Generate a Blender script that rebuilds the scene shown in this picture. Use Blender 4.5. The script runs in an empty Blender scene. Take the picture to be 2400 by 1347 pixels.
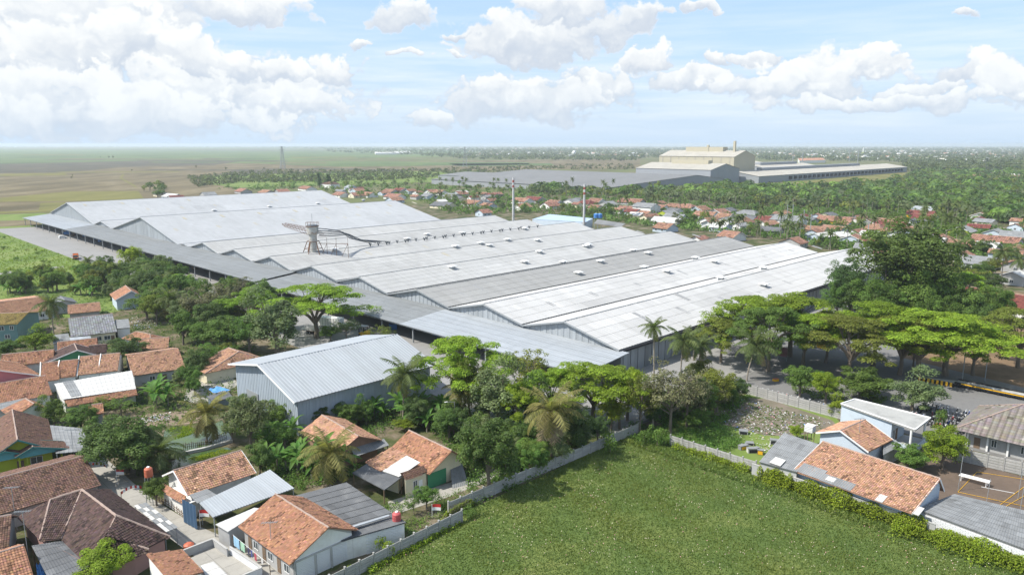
import bpy, math, random
import numpy as np
from mathutils import Vector, Matrix, Euler

# ------------------------------------------------------------------ camera, sky, sun, exposure
SC = bpy.context.scene
COL = SC.collection
F = 1738.0; CAMH = 55.0; HY = 338.0; CX = 1200.0; CY = 673.5
PITCH = math.atan((CY - HY) / F)
cd = bpy.data.cameras.new('camera'); cam = bpy.data.objects.new('camera', cd); COL.objects.link(cam)
cam.location = (0, 0, CAMH); cam.rotation_euler = (math.pi / 2 - PITCH, 0, 0)
cd.sensor_width = 36.0; cd.lens = F / 2400 * 36.0; cd.clip_start = 0.5; cd.clip_end = 60000
SC.camera = cam
SUN_EL = math.radians(52); SUN_DIR = Vector((-0.97, -0.22, 0)).normalized()      # horizontally, towards the sun
SC.view_settings.view_transform = 'Standard'; SC.view_settings.look = 'None'
SC.view_settings.gamma = 1.0; SC.view_settings.use_curve_mapping = False
SC.view_settings.exposure = 0.74
sl = bpy.data.lights.new('sun', 'SUN'); sl.energy = 3.9; sl.angle = math.radians(0.6); sl.color = (1.0, 0.955, 0.88)
so = bpy.data.objects.new('sun', sl); COL.objects.link(so)
tow = Vector((SUN_DIR.x * math.cos(SUN_EL), SUN_DIR.y * math.cos(SUN_EL), math.sin(SUN_EL)))
so.rotation_euler = tow.to_track_quat('Z', 'Y').to_euler(); so.location = (0, 0, 200)
cy = SC.cycles
cy.max_bounces = 5; cy.diffuse_bounces = 3; cy.glossy_bounces = 2; cy.transmission_bounces = 3
cy.volume_bounces = 1; cy.transparent_max_bounces = 6; cy.use_adaptive_sampling = True

world = bpy.data.worlds.new('World'); SC.world = world; world.use_nodes = True

class NT:
    """tiny node-tree writer"""
    def __init__(s, nt): s.nt = nt; s.N = nt.nodes; s.L = nt.links
    def new(s, t, **k):
        n = s.N.new(t)
        for a, b in k.items(): setattr(n, a, b)
        return n
    def put(s, sock, v):
        if isinstance(v, bpy.types.NodeSocket): s.L.new(v, sock)
        elif v is not None: sock.default_value = v
    def m(s, op, a, b=None, c=None, clamp=False):
        n = s.new('ShaderNodeMath', operation=op, use_clamp=clamp)
        s.put(n.inputs[0], a); s.put(n.inputs[1], b)
        if c is not None: s.put(n.inputs[2], c)
        return n.outputs[0]
    def v(s, op, a, b=None):
        n = s.new('ShaderNodeVectorMath', operation=op); s.put(n.inputs[0], a)
        if b is not None: s.put(n.inputs[1], b)
        return n.outputs['Value'] if op in ('LENGTH', 'DOT_PRODUCT', 'DISTANCE') else n.outputs[0]
    def noise(s, vec, scale, detail=4, rough=.55, dist=0.0):
        n = s.new('ShaderNodeTexNoise'); s.put(n.inputs['Vector'], vec); n.inputs['Scale'].default_value = scale
        n.inputs['Detail'].default_value = detail; n.inputs['Roughness'].default_value = rough
        n.inputs['Distortion'].default_value = dist
        return n.outputs['Fac']
    def ramp(s, fac, stops, interp='LINEAR'):
        n = s.new('ShaderNodeValToRGB'); n.color_ramp.interpolation = interp; s.put(n.inputs[0], fac)
        e = n.color_ramp.elements
        while len(e) < len(stops): e.new(0.5)
        for i, (p, c) in enumerate(stops):
            e[i].position = p; e[i].color = (*c, 1) if len(c) == 3 else c
        return n.outputs[0]
    def mix(s, fac, a, b, mode='MIX'):
        n = s.new('ShaderNodeMix', data_type='RGBA', blend_type=mode, clamp_factor=True)
        s.put(n.inputs[0], fac)
        for i, q in ((6, a), (7, b)):
            if isinstance(q, tuple): q = (*q, 1) if len(q) == 3 else q
            s.put(n.inputs[i], q)
        return n.outputs[2]
    def maprange(s, x, a, b, c=0., d=1., smooth=False):
        n = s.new('ShaderNodeMapRange', clamp=True)
        if smooth: n.interpolation_type = 'SMOOTHSTEP'
        for i, q in enumerate((x, a, b, c, d)): s.put(n.inputs[i], q)
        return n.outputs[0]

def sky_angles(px, py):
    u = (px - CX) / F; v = (CY - py) / F
    d = Vector((u, math.cos(PITCH) + v * math.sin(PITCH), -math.sin(PITCH) + v * math.cos(PITCH))).normalized()
    return math.atan2(d.x, d.y), math.asin(d.z)

CLOUDS = [(60,50,250,95),(330,35,110,50),(90,150,190,70),(300,120,150,70),(470,150,110,55),(560,215,260,55),(560,150,60,35),
 (690,235,130,38),(120,250,250,60),(300,275,320,40),(570,12,140,32),(790,158,74,30),(660,168,48,20),(852,103,32,17),(945,24,80,30),(965,128,34,10),
 (1180,95,110,50),(1290,85,130,62),(1420,55,90,40),(1330,8,130,35),(1500,40,70,26),(1070,78,30,12),
 (1390,195,110,42),(1150,230,105,50),(1280,235,140,46),(1030,275,55,22),(1525,145,42,30),(1680,140,40,20),(1775,128,55,20),(1620,195,120,28),
 (1995,150,90,36),(1890,190,150,38),(1790,210,120,30),(2290,160,120,26),(2160,200,90,16),(2380,190,70,40),(2270,35,24,10),(1630,28,38,13),(2060,240,250,20),(1060,130,18,8)]

def build_world():
    t = NT(world.node_tree)
    for n in list(t.N): t.N.remove(n)
    out = t.new('ShaderNodeOutputWorld'); bg = t.new('ShaderNodeBackground')
    t.L.new(bg.outputs[0], out.inputs[0])
    sky = t.new('ShaderNodeTexSky', sky_type='NISHITA'); sky.sun_disc = False
    sky.sun_elevation = SUN_EL; sky.sun_rotation = math.atan2(SUN_DIR.x, SUN_DIR.y)
    sky.air_density = 1.3; sky.dust_density = 1.2; sky.ozone_density = 1.5
    # cumulus heaps one in front of the other: every heap is lit on top and grey at its base
    tc = t.new('ShaderNodeTexCoord'); s = t.new('ShaderNodeSeparateXYZ'); t.put(s.inputs[0], t.v('NORMALIZE', tc.outputs['Generated']))
    az = t.m('ARCTAN2', s.outputs[0], s.outputs[1]); el = t.m('ARCSINE', s.outputs[2])
    cv = t.new('ShaderNodeCombineXYZ'); t.put(cv.inputs[0], az); t.put(cv.inputs[1], el); V = cv.outputs[0]
    warp = t.new('ShaderNodeTexNoise'); t.put(warp.inputs['Vector'], V); warp.inputs['Scale'].default_value = 15; warp.inputs['Detail'].default_value = 6; warp.inputs['Roughness'].default_value = .58
    W = t.v('ADD', V, t.v('MULTIPLY', t.v('SUBTRACT', warp.outputs['Color'], (.5, .5, .5)), (.13, .075, 0)))
    vor = t.new('ShaderNodeTexVoronoi', feature='SMOOTH_F1'); t.put(vor.inputs['Vector'], t.v('MULTIPLY', W, (1, 1.35, 1))); vor.inputs['Scale'].default_value = 30; vor.inputs['Smoothness'].default_value = .35
    vo2 = t.new('ShaderNodeTexVoronoi', feature='SMOOTH_F1'); t.put(vo2.inputs['Vector'], t.v('MULTIPLY', W, (1, 1.3, 1))); vo2.inputs['Scale'].default_value = 78; vo2.inputs['Smoothness'].default_value = .4
    puff = t.m('ADD', t.m('MULTIPLY', t.m('SUBTRACT', .42, vor.outputs['Distance']), .62), t.m('MULTIPLY', t.m('SUBTRACT', .42, vo2.outputs['Distance']), .34))
    fine = t.m('MULTIPLY', t.m('SUBTRACT', t.noise(V, 46, 6, .62), .5), .55); puff = t.m('ADD', puff, fine)
    det = t.m('ADD', puff, 1.0); shade = t.m('MULTIPLY', puff, .62); acc = None; lit = None
    for (px, py, rx, ry) in CLOUDS:
        a0, e0 = sky_angles(px, py); sx, sy = F / (rx * 1.22), F / (ry * 1.30)
        n = t.new('ShaderNodeVectorMath', operation='MULTIPLY_ADD'); t.put(n.inputs[0], W); n.inputs[1].default_value = (sx, sy, 0); n.inputs[2].default_value = (-a0 * sx, -e0 * sy, 0); d = n.outputs[0]
        m_ = t.maprange(t.m('SUBTRACT', det, t.v('LENGTH', d)), -.02, .24, 0, 1, True)
        sp = t.new('ShaderNodeSeparateXYZ'); t.put(sp.inputs[0], d); l_ = t.m('MULTIPLY_ADD', sp.outputs[1], .46, shade)
        if acc is None: acc, lit = m_, l_
        else:
            mx = t.new('ShaderNodeMix', data_type='FLOAT'); t.put(mx.inputs[0], m_); t.put(mx.inputs[2], lit); t.put(mx.inputs[3], l_); lit = mx.outputs[0]; acc = t.m('MAXIMUM', acc, m_)
    # the rest of the sky: the same broken cumulus, everywhere the photograph does not look
    wn = t.noise(V, 5.5, 4, .55); wide = t.m('MULTIPLY', t.m('MAXIMUM', t.maprange(t.m('ABSOLUTE', az), .66, .84), t.maprange(el, .22, .34)), t.maprange(t.m('ADD', wn, t.m('MULTIPLY', puff, .12)), .50, .58, 0, 1, True))
    mx = t.new('ShaderNodeMix', data_type='FLOAT'); t.put(mx.inputs[0], wide); t.put(mx.inputs[2], lit); t.put(mx.inputs[3], t.m('ADD', shade, .15)); lit = mx.outputs[0]
    mask = t.m('MULTIPLY', t.m('MAXIMUM', acc, wide), .95)
    light = t.maprange(lit, -.52, .34, 0, 1, True)
    ccol = t.mix(light, (.375, .42, .485), (.615, .625, .62))
    # thin layered streaks low over the horizon
    sv = t.v('MULTIPLY', cv.outputs[0], (2.2, 26, 1)); st = t.noise(sv, 2.3, 5, .6)
    lowm = t.m('MULTIPLY', t.maprange(el, .0, .035), t.maprange(el, .19, .07))
    stm = t.m('MULTIPLY', t.maprange(st, .38, .66), lowm)
    nish = t.v('MULTIPLY', sky.outputs[0], (.12, .12, .12))
    # pale band of far air at the horizon
    blue = t.mix(t.maprange(el, .0, .9, .85, .10), nish, t.mix(t.maprange(el, .02, .22), (.385, .50, .645), (.265, .405, .635)))
    veil = t.mix(t.m('MULTIPLY', stm, .7), blue, (.575, .615, .655))
    hz = t.maprange(el, .10, -.01, 0, .42)
    cc = t.mix(mask, veil, ccol)
    cc = t.mix(hz, cc, (.40, .495, .60))
    low = t.maprange(el, -.004, -.03)
    cc = t.mix(low, cc, (.20, .24, .24))
    t.put(bg.inputs[0], cc); bg.inputs[1].default_value = 1.0
build_world()
world.cycles.sampling_method = 'MANUAL'; world.cycles.sample_map_resolution = 512

# ------------------------------------------------------------------ places
HAZE = 0.95e-4
R = random.Random(11); rs = np.random.RandomState(5)
S2 = math.sqrt(.5)
def at(px, py, z=0.0):
    """the point of the place at height z seen where the photograph (2400 wide) has this pixel"""
    u = (px - CX) / F; v = (CY - py) / F
    dy = math.cos(PITCH) + v * math.sin(PITCH); dz = -math.sin(PITCH) + v * math.cos(PITCH)
    t = (z - CAMH) / dz
    return Vector((u * t, dy * t, z))
def G(u, w, z=0.0):
    """the street grid: u runs away to the right along the halls, w comes back to the right along their gables"""
    return Vector(((u + w) * S2, (u - w) * S2, z))
def uw(p): return ((p[0] + p[1]) * S2, (p[0] - p[1]) * S2)
def proj(p):
    d = p[1] * math.cos(PITCH) - (p[2] - CAMH) * math.sin(PITCH); w = p[1] * math.sin(PITCH) + (p[2] - CAMH) * math.cos(PITCH)
    return CX + F * p[0] / d, CY - F * w / d
def h_at(base, py):
    """height over a ground point whose top the photograph has at row py"""
    lo, hi = 0., 60.
    for _ in range(30):
        m = (lo + hi) / 2
        if proj((base[0], base[1], m))[1] > py: lo = m
        else: hi = m
    return lo

# ------------------------------------------------------------------ materials
MATS = {}
def mat(name, col, rough=.85, var=.12, scale=.6, fine=6., stain=None, stain_amt=.4, bump=.0, bscale=8., tint=False, metal=0.,
        leaf=False, rnd=0., spec=.3, streak=0.):
    if name in MATS: return MATS[name]
    m = bpy.data.materials.new(name); m.use_nodes = True; t = NT(m.node_tree)
    b = t.N['Principled BSDF']; tc = t.new('ShaderNodeTexCoord'); O = tc.outputs['Object']
    c = (*col, 1)
    a = t.noise(O, scale, 5, .6); f = t.noise(O, fine, 3, .6)
    k = t.m('ADD', t.m('MULTIPLY', t.m('SUBTRACT', a, .5), var * 2.4), t.m('ADD', 1.0, t.m('MULTIPLY', t.m('SUBTRACT', f, .5), var * 1.6)))
    cc = t.v('SCALE', (col[0], col[1], col[2])); n = cc.node; t.put(n.inputs['Scale'], k)
    if stain:
        s = t.noise(O, scale * .55 + .11, 6, .68, .4)
        cc = t.mix(t.m('MULTIPLY', t.maprange(s, .50, .68), stain_amt), cc, stain)
    if streak:
        mp = t.new('ShaderNodeMapping', vector_type='POINT'); t.put(mp.inputs[0], O); mp.inputs['Rotation'].default_value = (0, 0, math.radians(-45))
        ml = t.v('MULTIPLY', mp.outputs[0], (.75, .035, .035)); s2 = t.noise(ml, 1.0, 6, .7)
        cc = t.mix(t.m('MULTIPLY', t.maprange(s2, .46, .74), streak), cc, tuple(x * y for x, y in zip(col, (.50, .47, .42))))
        s3 = t.noise(t.v('MULTIPLY', mp.outputs[0], (.09, .05, .05)), 1.0, 4, .6); cc = t.mix(t.m('MULTIPLY', t.maprange(s3, .42, .70), streak * .7), cc, tuple(x * .72 for x in col))
    if tint:
        at_ = t.new('ShaderNodeAttribute', attribute_name='tint'); cc = t.mix(1.0, cc, at_.outputs['Color'], 'MULTIPLY')
    if rnd:
        oi = t.new('ShaderNodeObjectInfo')
        hs = t.new('ShaderNodeHueSaturation'); t.put(hs.inputs['Color'], cc)
        t.put(hs.inputs['Hue'], t.maprange(oi.outputs['Random'], 0, 1, .5 - rnd * .10, .5 + rnd * .07))
        r2 = t.m('FRACT', t.m('MULTIPLY', oi.outputs['Random'], 17.3))
        t.put(hs.inputs['Value'], t.maprange(r2, 0, 1, 1 - rnd, 1 + rnd)); cc = hs.outputs[0]
    t.put(b.inputs['Base Color'], cc); b.inputs['Roughness'].default_value = rough; b.inputs['Metallic'].default_value = metal
    b.inputs['Specular IOR Level'].default_value = spec
    if bump:
        bn = t.new('ShaderNodeBump'); bn.inputs['Strength'].default_value = min(1, bump); bn.inputs['Distance'].default_value = .05
        t.put(bn.inputs['Height'], t.noise(O, bscale, 4, .65)); t.put(b.inputs['Normal'], bn.outputs[0])
    if leaf:
        tr = t.new('ShaderNodeBsdfTranslucent'); ms = t.new('ShaderNodeMixShader'); ms.inputs[0].default_value = .42
        t.put(tr.inputs[0], t.v('MULTIPLY', cc, (1.25, 1.35, .7)))
        t.L.new(b.outputs[0], ms.inputs[1]); t.L.new(tr.outputs[0], ms.inputs[2])
        t.L.new(ms.outputs[0], t.N['Material Output'].inputs[0])
    MATS[name] = m
    return m
# tile and sheet roofs carry a tint per tile or sheet, as fired or weathered; tiles add painted shade lines
M_TILE = mat('clay_tile', (.375, .192, .115), .9, .10, .8, 7, (.13, .085, .06), .35, tint=True)
M_TILE_P = mat('clay_tile_pale', (.45, .255, .160), .9, .10, .8, 7, (.16, .12, .09), .3, tint=True)
M_TILE_B = mat('clay_tile_brown', (.165, .095, .068), .9, .14, .6, 5, (.07, .06, .045), .4, tint=True)
M_TILE_D = mat('clay_tile_dark', (.092, .058, .050), .9, .16, .6, 5, (.06, .05, .045), .4, tint=True)
M_TILE_Y = mat('clay_tile_mossy', (.33, .25, .08), .95, .2, .9, 5, (.12, .10, .04), .6, tint=True)
M_TILE_F = mat('clay_tile_far', (.34, .185, .125), .9, .12, .3, 3, (.20, .13, .10), .4, tint=True, rnd=.10)
M_TILE_R = mat('clay_tile_red', (.20, .062, .048), .8, .1, .5, 5, tint=True)
M_FIBRE = mat('fibre_cement', (.21, .218, .22), .9, .16, .5, 6, (.11, .11, .105), .5, tint=True)
M_FIBRE_D = mat('fibre_cement_dark', (.115, .12, .125), .9, .2, .5, 6, (.24, .24, .235), .35, tint=True)
M_FIBRE_L = mat('fibre_cement_pale', (.50, .495, .47), .8, .08, .4, 6, (.42, .42, .41), .3, tint=True)
M_ZINC = mat('zinc_sheet', (.325, .35, .37), .6, .07, .3, 4, (.30, .32, .33), .35, tint=True, streak=.3)
M_HALLW = mat('hall_sheet_white', (.445, .443, .43), .7, .04, .05, 2, (.40, .397, .38), .35, tint=True, streak=.30)
M_HALLB = mat('hall_sheet_bluish', (.365, .376, .382), .65, .05, .05, 2, (.335, .345, .348), .3, tint=True, streak=.22)
M_HALLG = mat('hall_sheet_grey', (.275, .275, .265), .75, .06, .06, 2, (.25, .255, .245), .4, tint=True, streak=.35)
M_HALLP = mat('hall_sheet_pale', (.37, .372, .362), .7, .05, .05, 2, (.32, .32, .30), .4, tint=True, streak=.35)
M_CANOPY = mat('canopy_sheet', (.215, .228, .232), .75, .06, .06, 2, (.18, .188, .185), .4, tint=True, streak=.4)
M_CLAD = mat('gable_cladding', (.31, .335, .355), .6, .08, .12, 3, (.26, .28, .29), .3, tint=True)
M_RIDGE = mat('ridge_mortar', (.33, .25, .21), .95, .25, 1.5, 9)
M_WHITE = mat('white_plaster', (.70, .70, .67), .85, .07, .5, 5, (.42, .40, .36), .35)
M_CREAM = mat('cream_plaster', (.66, .60, .44), .85, .07, .5, 5, (.38, .34, .27), .3)
M_GREYW = mat('grey_plaster', (.38, .38, .37), .9, .12, .6, 6, (.20, .19, .18), .4)
M_BLUEW = mat('pale_blue_plaster', (.47, .54, .61), .85, .07, .5, 5, (.32, .35, .38), .3)
M_PINK = mat('pink_plaster', (.50, .20, .22), .85, .08, .5, 5, (.25, .14, .14), .3)
M_TEAL = mat('teal_plaster', (.13, .24, .235), .85, .1, .5, 5, (.30, .32, .30), .3)
M_GREEN = mat('green_plaster', (.05, .22, .11), .8, .08, .5, 5)
M_LIME = mat('lime_plaster', (.36, .42, .04), .85, .08, .5, 5)
M_BRICKW = mat('raw_brick', (.27, .17, .12), .95, .2, 1.5, 12)
M_BLOCK = mat('concrete_block', (.64, .65, .66), .95, .06, 1.0, 9, (.38, .38, .37), .3, tint=True)
M_MORTAR = mat('mortar_joint', (.30, .30, .29), .95, .1)
M_CONC = mat('concrete', (.40, .395, .375), .9, .10, .35, 4, (.24, .235, .22), .45, bump=.3)
M_FENCE = mat('precast_concrete', (.36, .355, .335), .95, .22, 1.6, 8, (.12, .12, .10), .65, tint=True, rnd=.10)
M_BARGE = mat('white_board', (.72, .72, .70), .7, .05)
M_TBARGE = mat('teal_board', (.05, .20, .19), .7, .08)
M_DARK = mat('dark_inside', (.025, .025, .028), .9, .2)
M_GLASS = mat('window_glass', (.045, .06, .07), .12, .1, spec=.6)
M_WOOD = mat('weathered_wood', (.17, .12, .08), .9, .25, 1.5, 10)
M_STEEL = mat('painted_steel', (.32, .34, .35), .5, .1, metal=.3)
M_RUST = mat('rusty_white_paint', (.40, .40, .37), .7, .10, .5, 3, (.20, .10, .045), .9)
M_RUSTY = mat('rusty_steel', (.16, .085, .05), .85, .25, 1, 6)
M_PIPE = mat('dark_pipe', (.07, .08, .09), .5, .1)
M_REDP = mat('red_paint', (.48, .035, .03), .6, .08)
M_WHP = mat('white_paint', (.78, .78, .76), .6, .04)
M_ORANGE = mat('orange_plastic', (.46, .13, .07), .5, .06)
M_REDT = mat('red_plastic', (.44, .09, .09), .5, .06)
M_BLUET = mat('blue_plastic', (.05, .19, .48), .5, .06)
M_TARP = mat('blue_tarpaulin', (.09, .27, .58), .6, .12, 2)
M_SHADE = mat('blue_shade_net', (.05, .10, .17), .9, .15, 2)
M_YEL = mat('yellow_paint', (.72, .40, .02), .6, .08)
M_BLK = mat('black_rubber', (.02, .02, .02), .7, .1)
M_TRUCK = mat('orange_truck_paint', (.52, .14, .035), .4, .1, 2)
M_BARK = mat('bark', (.17, .14, .11), .95, .25, 2, 12)
M_BARKP = mat('palm_bark', (.25, .22, .18), .95, .2, 3, 14)
M_SAND = mat('sheet_far', (.37, .35, .30), .8, .05, .03, 1, (.31, .295, .26), .3, tint=True)
M_SANDW = mat('wall_far_tan', (.42, .385, .285), .85, .05, .04, 1, (.34, .33, .28), .3, tint=True)
M_GREYF = mat('wall_far_grey', (.27, .285, .30), .85, .06, .04, 1, (.22, .235, .245), .3, tint=True)
M_DKF = mat('sheet_far_dark', (.18, .182, .18), .85, .07, .03, 1, (.23, .23, .22), .3, tint=True)
def leafm(n, c, r=.16): return mat('leaf_' + n, c, .62, .10, .5, 3, tint=True, leaf=True, rnd=r, spec=.25)
L_RAIN = leafm('rain_tree', (.20, .30, .028)); L_MANGO = leafm('mango', (.108, .172, .042)); L_PALE = leafm('pale_tree', (.165, .215, .090))
L_LIME = leafm('lime_tree', (.20, .275, .022)); L_DRY = leafm('dry_tree', (.16, .165, .085)); L_DARK = leafm('dark_tree', (.084, .138, .042))
L_MID = leafm('mid_tree', (.118, .200, .040)); L_PALM = leafm('palm', (.105, .14, .045)); L_PALMY = leafm('palm_yellow', (.20, .19, .060))
L_BAN = leafm('banana', (.085, .185, .030)); L_OLIVE = leafm('olive_tree', (.165, .20, .034)); L_GRASS = leafm('grass', (.128, .176, .046), .05)
L_FAR = leafm('far_tree', (.100, .122, .052)); L_DEAD = leafm('dead_frond', (.30, .24, .15))

# ------------------------------------------------------------------ meshes
OFF = {}
class MB:
    """collects shapes in place coordinates; build() links them as ONE mesh object"""
    def __init__(s): s.V = []; s.n = 0; s.Fq = []; s.T = []; s.Mi = []
    def add(s, V, Fs, tint=None, mi=0):
        V = np.asarray(V, float).reshape(-1, 3); Fs = np.asarray(Fs, int)
        if len(Fs) == 0: return s
        s.V.append(V); s.Fq.append(Fs + s.n); s.n += len(V)
        t = np.ones((len(Fs), 3))
        if tint is not None:
            q = np.asarray(tint, float); t = t * (q.reshape(-1, 1) if q.ndim == 1 and len(q) == len(Fs) and len(q) != 3 else q)
        s.T.append(t); s.Mi.append(np.full(len(Fs), mi)); return s
    def quad(s, a, b, c, d, tint=None, mi=0): return s.add([a, b, c, d], [[0, 1, 2, 3]], tint, mi)
    def poly(s, pts, tint=None, mi=0):
        n = len(pts)
        if n == 4: return s.add(pts, [[0, 1, 2, 3]], tint, mi)
        return s.add(pts, [[0, i, i + 1] for i in range(1, n - 1)], tint, mi)
    def prism(s, pts, down, tint=None, mi=0):
        """solid under a planar outline; down is a vector"""
        P = [Vector(p) for p in pts]; D = Vector(down); n = len(P)
        s.poly(P, tint, mi); s.poly([p + D for p in reversed(P)], tint, mi)
        for i in range(n):
            a, b = P[i], P[(i + 1) % n]
            s.quad(a, a + D, b + D, b, tint, mi)
        return s
    def box(s, c, size, ang=0., tint=None, mi=0):
        """box standing on c (centre of its bottom)"""
        ca, sa = math.cos(ang), math.sin(ang); x, y, z = size[0] / 2, size[1] / 2, size[2]
        V = []
        for zz in (0, z):
            for (a, b) in ((-x, -y), (x, -y), (x, y), (-x, y)):
                V.append((c[0] + a * ca - b * sa, c[1] + a * sa + b * ca, c[2] + zz))
        return s.add(V, [[3, 2, 1, 0], [4, 5, 6, 7], [0, 1, 5, 4], [1, 2, 6, 5], [2, 3, 7, 6], [3, 0, 4, 7]], tint, mi)
    def beam(s, p, q, w=.1, h=None, tint=None, mi=0):
        p, q = Vector(p), Vector(q); h = w if h is None else h
        d = (q - p).normalized(); sd = d.cross(Vector((0, 0, 1)))
        if sd.length < 1e-3: sd = Vector((1, 0, 0))
        sd.normalize(); up = sd.cross(d)
        V = [e + sd * a * w / 2 + up * b * h / 2 for e in (p, q) for (a, b) in ((-1, -1), (1, -1), (1, 1), (-1, 1))]
        return s.add(V, [[3, 2, 1, 0], [4, 5, 6, 7], [0, 1, 5, 4], [1, 2, 6, 5], [2, 3, 7, 6], [3, 0, 4, 7]], tint, mi)
    def tube(s, pts, rad, n=6, tint=None, mi=0, cap=True):
        pts = [Vector(p) for p in pts]; k = len(pts)
        if not hasattr(rad, '__len__'): rad = [rad] * k
        V = []; prev = None
        for i, p in enumerate(pts):
            d = (pts[min(i + 1, k - 1)] - pts[max(i - 1, 0)]).normalized()
            a = d.cross(Vector((0, 0, 1))) if prev is None else prev - d * prev.dot(d)
            if a.length < 1e-3: a = Vector((1, 0, 0))
            a.normalize(); prev = a; b = d.cross(a)
            for j in range(n):
                th = 2 * math.pi * j / n; V.append(p + (a * math.cos(th) + b * math.sin(th)) * rad[i])
        Fs = [[i * n + j, i * n + (j + 1) % n, (i + 1) * n + (j + 1) % n, (i + 1) * n + j] for i in range(k - 1) for j in range(n)]
        s.add(V, Fs, tint, mi)
        if cap:
            for i in (0, k - 1): s.poly(V[i * n:(i + 1) * n] if i else V[:n][::-1], tint, mi)
        return s
    def mesh(s, name, mats, shift=(0, 0, 0)):
        me = bpy.data.meshes.new(name)
        if s.n:
            V = np.concatenate(s.V) - np.array(shift, float)
            me.vertices.add(len(V)); me.vertices.foreach_set('co', V.ravel().astype(np.float32))
            loops = np.concatenate([f.ravel() for f in s.Fq]); tot = np.concatenate([np.full(len(f), f.shape[1]) for f in s.Fq])
            me.loops.add(len(loops)); me.loops.foreach_set('vertex_index', loops.astype(np.int32))
            st = np.concatenate([[0], np.cumsum(tot)[:-1]])
            me.polygons.add(len(tot)); me.polygons.foreach_set('loop_start', st.astype(np.int32))
            me.polygons.foreach_set('material_index', np.concatenate(s.Mi).astype(np.int32))
            me.update(calc_edges=True); me.shade_flat()
            at_ = me.attributes.new('tint', 'FLOAT_COLOR', 'FACE')
            T = np.concatenate(s.T); T = np.hstack([T, np.ones((len(T), 1))])
            at_.data.foreach_set('color', T.ravel().astype(np.float32))
        for m in (mats if isinstance(mats, (list, tuple)) else [mats]): me.materials.append(m)
        return me
    def build(s, name, mats, parent=None, label=None, kind=None, origin=None, cat=None, group=None):
        off = Vector(OFF.get(parent.name, (0, 0, 0))) if parent else Vector((0, 0, 0))
        org = Vector(origin) if origin is not None else off
        me = s.mesh(name, mats, org); o = bpy.data.objects.new(name, me); COL.objects.link(o)
        o.location = org - off; OFF[o.name] = org
        if parent: o.parent = parent
        tag(o, label, cat, group, kind); return o
def tag(o, label=None, cat=None, group=None, kind=None):
    for k, v in (('label', label), ('category', cat), ('group', group), ('kind', kind)):
        if v: o[k] = v
    return o
def thing(name, label, cat, loc, group=None):
    o = bpy.data.objects.new(name, None); COL.objects.link(o); o.location = loc; o.empty_display_size = .3
    OFF[o.name] = Vector(loc); return tag(o, label, cat, group)
def place(name, me, loc, parent=None, rot=(0, 0, 0), scale=(1, 1, 1), **k):
    o = bpy.data.objects.new(name, me); COL.objects.link(o); o.location = loc; o.rotation_euler = rot; o.scale = scale
    if parent: o.parent = parent
    return tag(o, **k)
def copy_tree(o, parent=None):
    c = o.copy(); COL.objects.link(c)
    if parent: c.parent = parent
    for ch in o.children: copy_tree(ch, c)
    return c
def inside(P, poly):
    """numpy point-in-polygon; P (n,2)"""
    x, y = P[:, 0], P[:, 1]; r = np.zeros(len(P), bool); n = len(poly)
    for i in range(n):
        x1, y1 = poly[i][:2]; x2, y2 = poly[(i + 1) % n][:2]
        if y1 == y2: continue
        c = ((y1 > y) != (y2 > y)) & (x < (x2 - x1) * (y - y1) / (y2 - y1) + x1); r ^= c
    return r
def scatter_px(poly, n, rnd=rs):
    """n points spread evenly over an outline of the photograph, brought down to the ground"""
    xs = [p[0] for p in poly]; ys = [p[1] for p in poly]; out = []
    while len(out) < n:
        q = np.column_stack([rnd.uniform(min(xs), max(xs), n * 2), rnd.uniform(min(ys), max(ys), n * 2)])
        out += list(q[inside(q, poly)])
    return [at(a, b) for a, b in out[:n]]

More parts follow.
